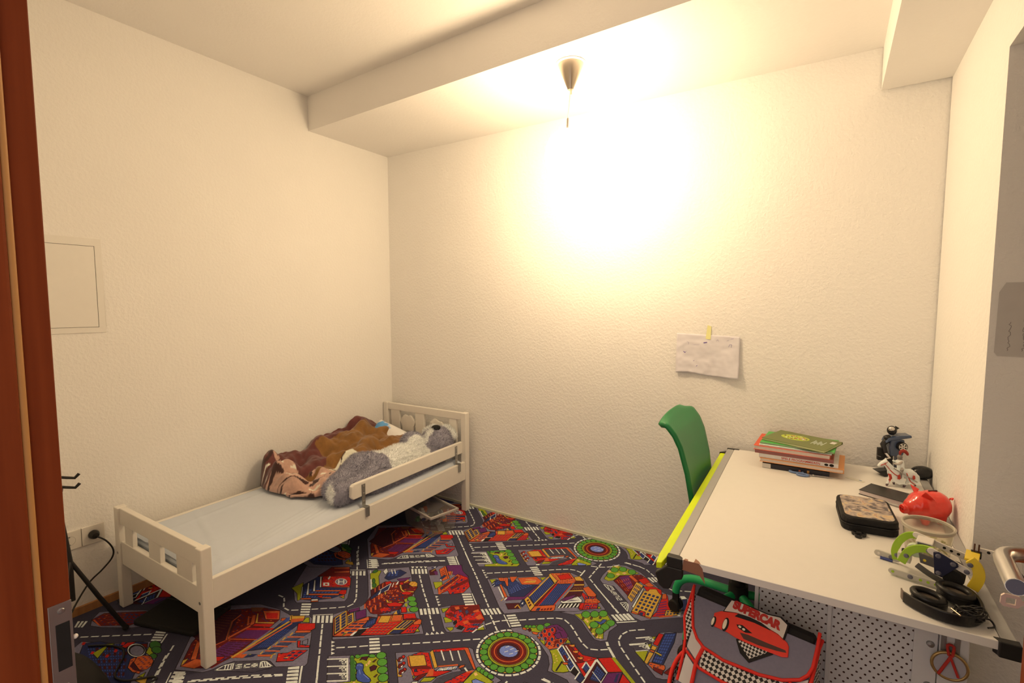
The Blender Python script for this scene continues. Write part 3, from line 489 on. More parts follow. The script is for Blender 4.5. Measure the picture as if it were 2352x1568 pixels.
[('P',1,1,1797,-134,1861,-109,1942,-128,2040,-199,2087,-237,2109,-241,2213,-218,2222,-366,2101,-467,2071,-497,2034,-491,2002,-464,1975,-404,1876,-319,1820,-326,1797,-305,1792,-261),('P',6,1,1803,-148,1835,-132,1898,-136,1941,-140,1913,-180,1867,-211,1855,-272,1837,-292,1811,-286,1806,-224),('P',15,0,1809,-149,1815,-131,1830,-135,1824,-154),('P',15,0,1843,-216,1849,-198,1864,-202,1858,-220),('P',15,0,1867,-189,1874,-171,1888,-175,1882,-193),('P',15,0,1797,-214,1803,-196,1818,-200,1812,-218),('E',7,1,1824,-180,18,8,7,-22),('E',7,1,1858,-151,18,8,7,-22),('E',7,1,1906,-149,18,8,7,-22),('E',7,1,1828,-242,18,8,7,-21),('P',3,1,1857,-276,1869,-215,1952,-149,1985,-164,1961,-242,1964,-361,1943,-342,1884,-294),('P',11,0,1868,-232,1901,-188,1957,-275,1945,-302),('G',4,6,3,25,60,1863,-266,1907,-206,1961,-272,1944,-332),('P',4,0,1906,-196,1913,-180,1958,-213,1953,-227),('P',2,1,1954,-201,1981,-161,2012,-188,1993,-226),('P',4,1,1993,-221,2008,-190,2039,-210,2017,-235),('P',2,1,1995,-240,2045,-216,2077,-224,2090,-263,2019,-268),('P',2,1,2107,-394,2092,-252,2112,-249,2170,-393,2098,-445),('G',11,1,6,100,45,2093,-325,2119,-290,2154,-399,2112,-432),('P',4,1,2090,-254,2104,-239,2116,-278,2099,-294),('P',5,1,2143,-406,2138,-364,2193,-319,2197,-367),('G',10,2,4,60,60,2146,-401,2141,-367,2192,-324,2194,-364),('P',12,0,2191,-379,2191,-342,2200,-336,2201,-372),('P',12,0,2162,-224,2180,-213,2194,-226,2176,-243),('P',10,1,2179,-245,2195,-230,2214,-314,2200,-327),('P',4,0,2125,-427,2173,-382,2174,-392,2127,-433),('P',5,1,1961,-368,1954,-222,1993,-236,1990,-394),('G',10,4,4,70,60,1967,-363,1959,-238,1990,-248,1995,-381),('P',12,1,2003,-424,1997,-263,1995,-240,2003,-264,2013,-431),('P',5,1,2013,-464,2009,-275,2026,-268,2027,-248,2054,-230,2074,-255,2090,-267,2099,-460),('G',10,6,4,62,62,2019,-448,2013,-281,2087,-275,2089,-451),('P',2,1,2041,-446,2048,-428,2068,-432,2074,-457,2048,-462),('P',10,0,2047,-458,2048,-441,2060,-437,2063,-460),('P',4,1,2014,-468,2016,-454,2044,-456,2043,-465),('P',4,1,2073,-462,2077,-455,2099,-453,2099,-462)],
[('S',12,40,1828,-331,1871,-362,1889,-345,1866,-325,1828,-331),('S',12,30,1848,-332,1869,-355),('S',12,30,1859,-328,1880,-346),('S',12,40,1878,-365,1899,-360,1911,-370,1902,-373,1889,-362),('S',12,40,1902,-373,1890,-375,1878,-365),('S',12,40,1900,-384,1918,-375,1930,-384,1914,-395),('S',12,40,1934,-413,1921,-402,1929,-396,1941,-406,1948,-399,1937,-390),('S',12,40,1949,-426,1998,-466,1985,-419,1969,-407,1949,-426),('S',12,30,1961,-436,1970,-415),('S',12,30,1974,-446,1975,-418),('S',12,30,1986,-456,1981,-420),('D',26,14,65,1809,-373,1969,-498),('Z',5,1946,-530,2007,-477,2045,-504,1984,-556),('S',12,60,1989,-563,2054,-510),('D',26,14,65,1848,-80,1918,-80,1960,-88,2010,-126),('Z',4,1987,-157,2033,-119,2061,-145,2023,-183),('D',26,14,65,2057,-168,2116,-198,2198,-158)],
[('P',1,1,2076,-655,2089,-610,2154,-557,2160,-526,2191,-498,2225,-483,2318,-400,2376,-682,2242,-771,2218,-776,2171,-737),('P',0,0,2076,-651,2089,-610,2136,-572,2152,-585,2149,-647,2112,-681,2088,-669),('P',6,1,2139,-569,2154,-557,2152,-585),('P',6,1,2138,-626,2151,-608,2154,-635),('P',6,1,2110,-689,2152,-657,2159,-724),('S',12,70,2089,-612,2135,-573,2152,-586),('S',12,100,2081,-663,2132,-621,2150,-643),('S',12,40,2113,-685,2150,-655),('S',12,60,2123,-597,2142,-578,2153,-590,2142,-596,2133,-589),('S',12,60,2115,-651,2133,-633,2144,-644,2133,-650,2124,-643),('P',2,1,2156,-608,2157,-532,2176,-529,2176,-610),('P',5,1,2157,-642,2156,-617,2176,-617,2175,-640),('P',4,1,2157,-654,2157,-645,2175,-642,2174,-655),('P',5,1,2159,-724,2157,-661,2175,-657,2172,-730),('P',10,1,2183,-708,2177,-518,2217,-488,2225,-555,2223,-701),('G',9,10,4,75,75,2185,-704,2181,-522,2215,-496,2215,-698),('P',8,1,2179,-655,2182,-641,2205,-650,2201,-660),('S',5,60,2179,-649,2202,-652),('P',4,1,2175,-728,2177,-712,2207,-706,2229,-698,2235,-713,2233,-740,2201,-744),('P',3,1,2195,-729,2232,-726,2235,-752,2202,-746),('P',3,1,2236,-738,2276,-614,2309,-678,2291,-738)],
[('P',1,1,717,-1731,542,-1597,455,-1446,595,-1340,708,-1312,786,-1310,854,-1267,877,-1270,970,-1335,1098,-1437,1103,-1452,1015,-1515,970,-1510,954,-1516,857,-1587,839,-1626,830,-1660,816,-1681),('P',3,1,715,-1712,612,-1631,490,-1463,627,-1349,710,-1316,768,-1354,830,-1573,816,-1653,766,-1691),('P',17,0,573,-1610,525,-1434,574,-1412,709,-1542,698,-1610),('P',11,0,738,-1618,726,-1545,802,-1495,817,-1616),('P',11,0,722,-1520,718,-1469,799,-1410,809,-1471),('G',17,8,3,30,80,750,-1619,731,-1542,813,-1487,830,-1607),('G',14,12,6,12,90,595,-1614,529,-1453,573,-1424,687,-1590),('S',4,60,698,-1610,711,-1546,612,-1474,597,-1430),('S',4,40,703,-1542,811,-1475),('S',14,50,609,-1475,708,-1539),('S',4,100,704,-1532,704,-1448),('S',2,120,714,-1462,805,-1402),('P',2,1,713,-1442,706,-1427,774,-1381,783,-1401),('P',5,0,704,-1423,649,-1385,652,-1382,707,-1416,766,-1376,773,-1381),('P',4,0,702,-1445,645,-1403,651,-1394,703,-1428),('P',4,0,690,-1452,633,-1417,638,-1414,693,-1445),('P',4,1,650,-1361,714,-1319,768,-1354,716,-1386),('P',2,0,676,-1361,720,-1332,755,-1355,716,-1380),('P',14,0,582,-1378,632,-1345,645,-1371,615,-1390),('P',2,1,753,-1629,804,-1593,809,-1617,779,-1639),('P',4,1,712,-1677,627,-1620,634,-1606,724,-1661),('P',5,1,716,-1712,689,-1693,696,-1675,712,-1698),('P',4,0,717,-1711,722,-1663,783,-1638,770,-1688),('P',3,0,816,-1653,813,-1614,825,-1610,824,-1652),('P',10,1,844,-1530,795,-1367,792,-1316,860,-1303,877,-1383,894,-1483),('G',9,7,5,85,40,856,-1500,826,-1382,876,-1359,891,-1476),('S',5,100,829,-1580,815,-1333,788,-1311),('S',4,80,837,-1579,836,-1340),('P',5,1,788,-1311,837,-1277,857,-1295,821,-1331),('P',4,0,808,-1322,849,-1289,860,-1303,829,-1339),('P',4,1,781,-1356,767,-1344,784,-1330,791,-1349),('P',9,0,804,-1372,784,-1333,790,-1318,812,-1335),('P',6,1,866,-1310,852,-1282,864,-1274,894,-1294),('P',2,1,859,-1324,919,-1282,946,-1302,945,-1318,896,-1353),('P',4,1,893,-1355,945,-1319,953,-1330,902,-1366),('P',1,1,973,-1376,980,-1357,1006,-1377,992,-1391),('P',10,0,905,-1383,908,-1367,952,-1335,952,-1357),('G',1,7,1,25,90,910,-1380,910,-1368,951,-1338,952,-1356),('P',4,0,897,-1396,954,-1358,960,-1362,903,-1399),('P',5,0,897,-1387,891,-1369,897,-1369,904,-1387),('P',10,0,906,-1416,909,-1400,950,-1370,950,-1391),('G',1,7,1,25,90,911,-1413,910,-1401,949,-1373,949,-1391),('P',4,0,898,-1428,952,-1392,958,-1396,904,-1431),('P',5,0,898,-1419,892,-1402,898,-1403,905,-1419),('P',10,0,907,-1448,909,-1432,948,-1405,948,-1425),('G',1,7,1,25,90,911,-1445,911,-1434,947,-1407,947,-1424),('P',4,0,899,-1460,950,-1426,956,-1430,904,-1463),('P',5,0,898,-1451,893,-1434,899,-1435,905,-1451),('P',10,0,907,-1479,910,-1464,945,-1438,946,-1457),('G',1,7,1,25,90,912,-1476,912,-1465,945,-1440,945,-1457),('P',4,0,900,-1490,948,-1459,954,-1462,905,-1493),('P',5,0,899,-1482,894,-1466,900,-1466,906,-1482),('P',10,0,908,-1509,910,-1494,943,-1470,944,-1489),('G',1,7,1,25,90,912,-1506,912,-1495,943,-1473,943,-1489),('P',4,0,900,-1520,946,-1490,951,-1494,906,-1523),('P',5,0,900,-1512,895,-1496,900,-1497,907,-1512),('P',2,1,955,-1388,966,-1381,985,-1396,1022,-1376,1028,-1385,990,-1410),('P',2,1,994,-1500,958,-1471,985,-1449,991,-1428,1037,-1397,1042,-1462),('G',10,3,2,60,60,997,-1483,991,-1436,1033,-1406,1041,-1459),('P',5,0,999,-1474,1009,-1458,1012,-1465),('S',5,50,958,-1501,944,-1485,953,-1479),('P',4,0,831,-1581,841,-1554,862,-1539,869,-1560),('P',4,0,898,-1520,942,-1489,946,-1499,909,-1523),('P',10,0,870,-1556,867,-1536,895,-1518,894,-1535),('P',6,0,868,-1540,874,-1530,877,-1534),('P',0,0,854,-1647,857,-1625,859,-1588,956,-1518,1012,-1518,976,-1574),('S',12,50,847,-1649,849,-1621,868,-1594,895,-1613,847,-1649),('S',12,40,871,-1628,851,-1614),('S',12,40,880,-1622,860,-1608),('S',12,40,889,-1617,868,-1602),('S',12,50,971,-1550,945,-1532,959,-1521,1003,-1522,971,-1550),('S',12,40,978,-1543,950,-1531),('S',12,40,987,-1537,959,-1526),('S',12,40,994,-1533,966,-1521),('S',12,60,899,-1580,884,-1592,894,-1595,907,-1586,915,-1591,901,-1602),('S',12,60,923,-1562,910,-1573,923,-1582,937,-1571),('S',12,60,942,-1565,956,-1554,944,-1546,931,-1555,942,-1565),('S',12,50,937,-1560,950,-1550)],
[('Z',5,1057,-1490,1122,-1539,1157,-1516,1090,-1465),('S',12,60,1095,-1459,1163,-1512),('D',26,14,65,822,-1730,944,-1630,1076,-1525),('Z',4,740,-1737,800,-1778,826,-1753,769,-1715),('D',26,14,65,949,-1269,1068,-1363,1213,-1478)],
[('P',1,1,233,-1873,359,-1803,448,-1729,508,-1693,584,-1742,674,-1807,715,-1837,531,-1959,284,-1942),('P',10,1,255,-1872,295,-1831,366,-1805,414,-1752,462,-1727,538,-1760,618,-1823,656,-1848,624,-1883,532,-1930,334,-1909),('G',9,14,12,50,50,279,-1871,393,-1780,611,-1849,517,-1912),('G',17,6,5,50,50,312,-1856,411,-1769,611,-1849,532,-1901),('P',6,1,354,-1872,346,-1829,357,-1826,406,-1871),('P',6,1,524,-1755,473,-1720,497,-1700,567,-1753),('P',6,1,331,-1825,359,-1803,360,-1820),('P',6,1,643,-1819,641,-1796,663,-1811),('P',2,0,257,-1880,242,-1871,255,-1865,268,-1874),('P',2,0,352,-1878,338,-1869,351,-1864,363,-1873),('P',2,0,421,-1853,408,-1843,420,-1838,432,-1847),('P',2,0,414,-1824,400,-1814,413,-1809,425,-1818),('P',2,0,388,-1793,374,-1783,387,-1777,399,-1787),('P',2,1,403,-1795,395,-1772,419,-1752,426,-1790),('P',3,1,449,-1747,468,-1731,496,-1740,482,-1749),('E',8,1,504,-1717,19,13,28,-10),('E',8,1,540,-1725,17,11,23,-8),('E',8,1,569,-1746,12,8,16,-6),('E',12,1,476,-1770,31,20,45,-15),('E',13,0,477,-1769,27,18,39,-13),('E',1,0,482,-1770,22,15,32,-11),('P',4,1,560,-1825,517,-1803,517,-1787,622,-1805,631,-1813,598,-1824),('P',17,0,557,-1818,537,-1800,610,-1804,632,-1793,627,-1805,597,-1816),('P',4,1,547,-1802,522,-1783,537,-1763,564,-1752,598,-1756,622,-1771,628,-1789,608,-1805),('P',5,1,659,-1834,644,-1822,677,-1802,705,-1818,690,-1828),('P',1,1,95,-1803,58,-1768,117,-1712,213,-1648,314,-1606,354,-1678,297,-1732,190,-1800,141,-1821),('P',3,1,97,-1805,86,-1758,221,-1651,295,-1619,277,-1726,176,-1798),('G',14,6,4,80,20,77,-1764,154,-1705,239,-1731,185,-1776),('G',10,6,4,60,50,162,-1707,276,-1631,284,-1710,229,-1746),('P',4,0,103,-1802,106,-1796,183,-1796,164,-1801),('P',2,0,194,-1745,214,-1724,217,-1734)],
[('D',26,14,65,197,-1866,302,-1786,416,-1700),('Z',4,411,-1680,461,-1717,495,-1694,452,-1660),('S',12,60,470,-1663,508,-1697),('D',26,14,65,569,-1678,638,-1738,727,-1803),('Z',3,58,-1840,93,-1816,126,-1842,97,-1862)]]
CCOL = [px(72, 60, 60), px(122, 104, 102), px(196, 28, 16), px(112, 20, 16), px(206, 84, 34), px(210, 146, 46), px(160, 148, 24),
        px(88, 138, 40), px(62, 100, 34), px(62, 74, 118), px(40, 42, 66), px(100, 34, 72), px(226, 204, 176), px(30, 22, 22),
        px(122, 60, 30), px(224, 164, 84), px(120, 124, 158), px(74, 20, 26)]
BLACK, WHITE = 13, 12


def clip(poly):
    def half(P, f):
        out = []
        for i in range(len(P)):
            a, b = P[i - 1], P[i]
            fa, fb = f(a), f(b)
            if (fa < 0) != (fb < 0):
                t = fa / (fa - fb)
                out.append((a[0] + (b[0] - a[0]) * t, a[1] + (b[1] - a[1]) * t))
            if fb >= 0:
                out.append(b)
        return out
    for f in (lambda p: p[0] - 0.004, lambda p: tA * p[0] - p[1] - 0.004, lambda p: p[1] + 2.27, lambda p: 3.7 - p[0]):
        poly = half(poly, f)
        if len(poly) < 3:
            return None
    return poly


def carpet_print():
    V, Fc, Cc = [], [], []
    lim = [None, None]

    def put(pts, c, z):
        if lim[0] is not None and min(p[0] for p in pts) < lim[0]:
            return
        if lim[1] is not None and max(p[0] for p in pts) > lim[1]:
            return
        q = clip(pts)
        if not q:
            return
        o = len(V)
        V.extend((p[0], p[1], z) for p in q)
        Fc.append(tuple(range(o, o + len(q))))
        Cc.append((c, len(q)))

    def line(pts, w, c, z, off):
        for a, b in zip(pts, pts[1:]):
            dx, dy = b[0] - a[0], b[1] - a[1]
            L = math.hypot(dx, dy)
            if L < 1e-5:
                continue
            nx, ny = -dy / L * w / 2, dx / L * w / 2
            ex, ey = dx / L * w * 0.3, dy / L * w * 0.3
            put([(a[0] + nx - ex, a[1] + ny - ey), (b[0] + nx + ex, b[1] + ny + ey), (b[0] - nx + ex, b[1] - ny + ey), (a[0] - nx - ex, a[1] - ny - ey)], c, z)

    def bil(q, u, v):
        a, b, c, d = q
        return tuple((a[k] * (1 - u) + b[k] * u) * (1 - v) + (d[k] * (1 - u) + c[k] * u) * v for k in (0, 1))
    def inside(P, x, y):
        c = False
        for a, b in zip(P, P[1:] + P[:1]):
            if (a[1] > y) != (b[1] > y) and x < (b[0] - a[0]) * (y - a[1]) / (b[1] - a[1]) + a[0]:
                c = not c
        return c

    def facade(P, col, z):
        # rows of small drawn windows and ledges on the larger house fronts
        xs, ys = [p[0] for p in P], [p[1] for p in P]
        w, h = max(xs) - min(xs), max(ys) - min(ys)
        if w * h < 0.0016:
            return
        rr = random.Random(int(w * 1e5) + int(h * 1e5))
        st = 0.0125
        for i in range(int((w + h) / st) + 1):
            for j in range(int(h / st) + 1):
                y = min(ys) + (j + 0.5) * st
                x = min(xs) - h * 0.5 + (i + 0.5) * st + 0.5 * (y - min(ys))
                q = [(x, y), (x + 0.0058, y + 0.001), (x + 0.0085, y + 0.0068), (x + 0.0027, y + 0.0058)]
                t = rr.random()
                if all(inside(P, *p) for p in q) and t < 0.72:
                    put(q, 10 if t < 0.34 else (17 if t < 0.56 else (4 if col != 4 else 3)), z)
    shifts = [(-0.034 * k, 0.927 * k, None, None) for k in (-2, -1, 0, 1, 2)]
    shifts += [(2.02 - 0.034 * k, 0.1 + 0.927 * k, 2.42, None) for k in (-1, 0, 1)]
    shifts += [(-1.95 - 0.034 * k, 0.2 + 0.927 * k, None, 0.22) for k in (-1, 0, 1)]
    for sx, sy, l0, l1 in shifts:
        lim[0], lim[1] = l0, l1

        def pts(v):
            return [(v[i] / 1000 + sx, v[i + 1] / 1000 + sy) for i in range(0, len(v), 2)]
        for bi, blk in enumerate(CARPET):
            z = -0.0024 + bi * 0.000007
            for op in blk:
                z += 0.000018
                k = op[0]
                if k in 'PE':
                    if k == 'P':
                        P = pts(op[3:])
                    else:
                        cx, cy, ax, ay, bx, by = [t / 1000 for t in op[3:]]
                        n = 16 if abs(ax) + abs(bx) < 0.05 else 40
                        P = [(cx + sx + ax * math.cos(g) + bx * math.sin(g), cy + sy + ay * math.cos(g) + by * math.sin(g)) for g in [2 * math.pi * i / n for i in range(n)]]
                    put(P, op[1], z)
                    if k == 'P' and op[1] in (2, 3, 4) and len(P) >= 6:
                        facade(P, op[1], z + 0.000005)
                    if op[2]:
                        line(P + P[:1], 0.0026, BLACK, z + 0.000009, 0)
                elif k == 'S':
                    line(pts(op[3:]), op[2] / 10000, op[1], z, 0)
                elif k == 'G':
                    q = pts(op[6:])
                    nx, ny, fx, fy = op[2], op[3], op[4] / 100, op[5] / 100
                    for i in range(nx):
                        for j in range(ny):
                            u0, u1 = (i + 0.5 - fx / 2) / nx, (i + 0.5 + fx / 2) / nx
                            v0, v1 = (j + 0.5 - fy / 2) / ny, (j + 0.5 + fy / 2) / ny
                            put([bil(q, u0, v0), bil(q, u1, v0), bil(q, u1, v1), bil(q, u0, v1)], op[1], z)
                elif k == 'Z':
                    q = pts(op[2:])
                    st = 1 / (op[1] - 1 + 0.62)
                    for i in range(op[1]):
                        P = [bil(q, i * st, 0), bil(q, (i + 0.62) * st, 0), bil(q, (i + 0.62) * st, 1), bil(q, i * st, 1)]
                        put(P, WHITE, z)
                elif k == 'T':
                    a, b, c = pts(op[2:])
                    tx, ty = c[0] - (a[0] + b[0]) / 2, c[1] - (a[1] + b[1]) / 2
                    for i in range(op[1]):
                        u0, u1 = (i + 0.1) / op[1], (i + 0.9) / op[1]
                        p = [a[m] * (1 - u0) + b[m] * u0 for m in (0, 1)]
                        q = [a[m] * (1 - u1) + b[m] * u1 for m in (0, 1)]
                        put([tuple(p), tuple(q), ((p[0] + q[0]) / 2 + tx, (p[1] + q[1]) / 2 + ty)], WHITE, z)
                elif k == 'D':
                    P = pts(op[4:])
                    dl, gp, w = op[1] / 1000, op[2] / 1000, op[3] / 10000
                    seg = [math.dist(a, b) for a, b in zip(P, P[1:])]
                    tot = sum(seg)

                    def at(s):
                        for a, b, L in zip(P, P[1:], seg):
                            if s <= L + 1e-9:
                                t = min(1, s / max(L, 1e-9))
                                return (a[0] + (b[0] - a[0]) * t, a[1] + (b[1] - a[1]) * t)
                            s -= L
                        return P[-1]
                    n = max(1, round((tot + gp) / (dl + gp)))
                    st = (tot + gp) / n
                    for i in range(n):
                        line([at(i * st), at(min(tot, i * st + st * dl / (dl + gp)))], w, WHITE, z, 0)
    me = bpy.data.meshes.new('carpet_print')
    me.from_pydata(V, [], Fc)
    at = me.color_attributes.new('Col', 'FLOAT_COLOR', 'CORNER')
    buf = []
    for c, n in Cc:
        buf += [*CCOL[c], 1.0] * n
    at.data.foreach_set('color', buf)
    me.materials.append(vmat('carpet_ink', 0.95, var=0.3, nscale=130, bump=0.5, bscale=500))
    o = bpy.data.objects.new('carpet_print', me)
    COL.objects.link(o)
    o.parent = floor


carpet_print()

# skirting strip along the left wall
bb = MB().box(0, 0.012, -2.27, -0.01, -0.002, 0.032).build('baseboard_left', m_board)
tag(bb, 'thin brown wooden skirting strip along the foot of the left wall', 'baseboard', kind='structure')
bb = MB().prism([(0.01, 0.01 * tA - 0.008), (3.04, 3.04 * tA - 0.008), (3.04, 3.04 * tA), (0.01, 0.01 * tA)], -0.002, 0.012).build('baseboard_back', mat('cream_strip', px(214, 186, 132), 0.6))
tag(bb, 'very low cream edging strip at the foot of the end wall', 'baseboard', kind='structure')

# door frame with seal and strike plate (left), open door leaf with handle and key (right)
JX = 1.92
jf = thing('trim_1', 'orange-brown wooden door frame with a tan seal and steel strike plate', 'door frame')
jf['kind'] = 'structure'
MB().box(1.80, JX, -2.297, -2.269, -0.002, 2.02).build('rebate', m_beech, jf, bevel=0.0015)
MB().box(1.80, JX + 0.010, YF1 - 0.005, -2.302, -0.002, 2.02).build('stop', m_beech, jf, bevel=0.003)
MB().box(1.80, 1.862, YF0, YF0 + 0.016, -0.002, 2.08).build('architrave', m_beech, jf, bevel=0.002)
MB().box(1.80, 3.04, YF1, YF0 + 0.004, 2.02, 2.06).build('head_piece', m_beech, jf, bevel=0.002)
MB().box(3.0, 3.04, YF1, YF0 + 0.004, -0.002, 2.02).build('hinge_jamb', m_beech, jf, bevel=0.002)
MB().tube([(JX + 0.003, -2.299, 0), (JX + 0.003, -2.299, 2.02)], 0.0042, 12).build('seal', mat('tan_rubber', (0.55, 0.28, 0.09), 0.6), jf, smooth=60)
sp = MB().prism([(-2.2905, 0.82), (-2.2686, 0.82), (-2.2686, 0.983), (-2.2905, 0.983)], JX - 0.0005, JX + 0.0010, 'x').build('strike_plate', m_zinc, jf, bevel=0.0005)
MB().box(JX - 0.004, JX + 0.0013, -2.2850, -2.2712, 0.897, 0.9575).build('bolt_hole', m_blackm, sp, bevel=0.0008)
for zz in (0.9735, 0.875):
    MB().lathe([(0.0001, 0.002), (0.0028, 0.0018), (0.0038, 0.0006), (0.0038, -0.001)], 14, Matrix.Translation((JX + 0.0008, -2.2785, zz)) @ Matrix.Rotation(R(90), 4, 'Y')).build('screw', m_zinc, sp, smooth=40)
MB().ell((JX - 0.002, -2.2665, 0.932), (0.0025, 0.003, 0.0032), 10, 6).build('buffer', m_white, jf, smooth=60)

DM = frame((2.995, -2.36, 0.006), (2.946 - 2.995, -1.565 + 2.36, 0), (-1, -0.06, 0))
dl = thing('door_1', 'open wooden door leaf at the right with a bent steel lever handle', 'door', DM)
dl['kind'] = 'structure'
MB().box(0, 0.796, -0.02, 0.02, 0, 1.99).build('leaf', m_beech, dl, bevel=0.002)
DI = DM.inverted()


def arc(a, b, c, n=8):
    """points of a rounded bend a-b-c (quadratic)"""
    a, b, c = Vector(a), Vector(b), Vector(c)
    return [a * (1 - t) ** 2 + b * 2 * t * (1 - t) + c * t * t for t in [i / n for i in range(n + 1)]]


hb, he = Vector((2.889, -1.605, 1.038)), Vector((2.882, -1.705, 1.038))
hs = hb + Vector((0.042, 0.004, 0))
hp = [hs] + arc(hs + (hb - hs) * 0.3, hb, hb + (he - hb) * 0.28) + [he]
hd = MB().tube([DI @ p for p in hp], 0.0095, 14).build('lever_handle', m_steel, dl, smooth=50)
MB().lathe([(0.0001, 0.0006), (0.0088, 0.0006), (0.0088, -0.002)], 18, DI @ Matrix.Translation(he) @ Matrix.Rotation(R(90), 4, 'X')).build('end_cap', mat('blue_grey_cap', (0.10, 0.11, 0.16), 0.5), hd, smooth=30)
MB().lathe([(0.0001, 0.007), (0.024, 0.006), (0.026, 0)], 24, DI @ Matrix.Translation(hs + Vector((0.0, 0, 0))) @ Matrix.Rotation(R(-86), 4, 'Y')).build('rose', m_steel, dl, smooth=30)
kk = MB()
k0 = Vector((2.930, -1.585, 0.968))
KM = DI @ frame(k0, (-1, -0.1, 0), (0, -0.15, 1))
outer = [(0, -0.0022), (0.012, -0.0022), (0.016, -0.0085), (0.030, -0.0085), (0.033, -0.005), (0.033, 0.006), (0.030, 0.0095), (0.016, 0.009), (0.012, 0.0022), (0, 0.0022)]
inner = (0.0185, 0.028, -0.0045, 0.0050)
a0, a1, b0, b1 = inner
for poly in ([(0, -0.0022), (0.012, -0.0022), (0.016, -0.0085), (a0, -0.0085), (a0, 0.009), (0.016, 0.009), (0.012, 0.0022), (0, 0.0022)], [(a1, -0.0085), (0.030, -0.0085), (0.033, -0.005), (0.033, 0.006), (0.030, 0.0095), (a1, 0.0095)], [(a0, -0.0085), (a1, -0.0085), (a1, b0), (a0, b0)], [(a0, b1), (a1, b1), (a1, 0.0095), (a0, 0.009)]):
    kk.prism(poly, -0.0012, 0.0012, 'z', M=KM)
kk.build('key', mat('key_alloy', (0.62, 0.50, 0.44), 0.45, metal=0.25), dl)

# ------------------------------------------------------------ pendant lamp
LX, LY = 1.700, -0.478
lt = thing('pendant_lamp', 'lit white glass pendant lamp on a cable under a steel cone', 'lamp', T(LX, LY, ZS))
MB().lathe([(0.0001, 0.002), (0.057, 0.002), (0.057, -0.008), (0.012, -0.112), (0.0001, -0.113)], 40).build('ceiling_cone', mat('satin_nickel', (0.42, 0.37, 0.31), 0.32, metal=1, var=0.04), lt, smooth=30)
MB().lathe([(0.05, 0.001), (0.062, 0.001), (0.066, -0.004), (0.06, -0.007), (0.05, -0.006)], 32).build('plaster_ring', m_ceil, lt, smooth=40)
MB().tube([(0, 0, -0.11), (0.004, 0, -0.135)], [0.006, 0.003], 10).build('cable_grip', mat('clear_grip', (0.6, 0.5, 0.4), 0.3), lt, smooth=60)
MB().tube([(0, 0, -0.11), (-0.006, 0, -0.17), (-0.012, 0, -0.232)], 0.0016, 8).build('cable', mat('cable_grey', (0.45, 0.4, 0.33), 0.5), lt, smooth=60)
MB().tube([(-0.012, 0, -0.232), (-0.014, 0, -0.286)], 0.005, 14).build('lamp_holder', m_steel, lt, smooth=40)
m_glow = bpy.data.materials.new('glowing_opal_glass')
m_glow.use_nodes = True
n_, l_ = nodes_of(m_glow)
em = n_.new('ShaderNodeEmission')
em.inputs[0].default_value = (1.0, 0.74, 0.44, 1)
em.inputs[1].default_value = LAMP_E
l_.new(em.outputs[0], n_['Material Output'].inputs[0])
prof = [(0.0001, -0.284), (0.03, -0.285), (0.05, -0.290), (0.078, -0.315), (0.094, -0.355), (0.1, -0.395), (0.096, -0.435), (0.082, -0.47), (0.056, -0.498), (0.03, -0.508), (0.0001, -0.51)]
MB().lathe(prof, 40, Matrix.Translation((-0.014, 0, 0))).build('glass_shade', m_glow, lt, smooth=50)

# ------------------------------------------------------------ things on the walls
hp_ = thing('access_hatch', 'white square maintenance hatch flush in the left wall above the sockets', 'hatch', T(0, -1.86, 1.435))
m_hatch = mat('hatch_paint', (0.84, 0.82, 0.78), 0.5, var=0.02)
fr = MB()
for b in ((-0.2, 0.196, 0.172, 0.205), (-0.2, 0.196, -0.205, -0.181), (0.172, 0.196, -0.181, 0.172), (-0.2, -0.176, -0.181, 0.172)):
    fr.box(-0.002, 0.004, *b)
fr.build('frame', m_hatch, hp_, bevel=0.001)
MB().box(-0.002, 0.0035, -0.1745, 0.1705, -0.1795, 0.1705).build('hatch_door', m_hatch, hp_, bevel=0.001)
MB().box(-0.002, 0.001, -0.178, 0.174, -0.183, 0.174).build('gap', m_blackm, hp_)

so = thing('wall_socket', 'double white wall socket on the left wall beside the bed foot', 'socket', T(0, -1.797, 0.337))
for k, yc in enumerate((-0.0405, 0.0405)):
    s_ = MB().box(-0.001, 0.009, yc - 0.0395, yc + 0.0395, -0.0405, 0.0405).build('cover_plate', m_white, so, bevel=0.0015)
    MX = Matrix.Translation((0.009, yc, 0)) @ Matrix.Rotation(R(90), 4, 'Y')
    MB().lathe([(0.0205, 0.0006), (0.0195, 0.0004), (0.0195, -0.002), (0.0001, -0.002)], 28, MX).build('well', mat('socket_well', (0.5, 0.48, 0.45), 0.5), s_, smooth=30)
    for dy in (-0.0095, 0.0095):
        MB().lathe([(0.0026, 0.0007), (0.0001, 0.0008)], 10, MX @ Matrix.Translation((0, dy, -0.0015))).build('pin_hole', m_blackm, s_)
    for dz in (-0.017, 0.017):
        MB().box(0.0075, 0.0098, yc - 0.003, yc + 0.003, dz - 0.0025, dz + 0.0025).build('earth_clip', m_zinc, s_)
pl = thing('power_plug', 'black round power plug with a long cable in the wall socket', 'plug', T(0.0075, -1.7565, 0.337))
MB().lathe([(0.0185, 0), (0.0185, 0.014), (0.016, 0.022), (0.012, 0.03), (0.0001, 0.032)], 20, Matrix.Rotation(R(90), 4, 'Y')).build('plug_body', m_black, pl, smooth=40)
cpts = [(0.03, 0.006, -0.006), (0.05, 0.03, -0.03), (0.055, 0.05, -0.075), (0.05, 0.045, -0.115), (0.045, 0.01, -0.155), (0.045, -0.03, -0.185), (0.05, -0.06, -0.22), (0.06, -0.09, -0.26), (0.09, -0.12, -0.285), (0.15, -0.19, -0.30), (0.22, -0.27, -0.32)]


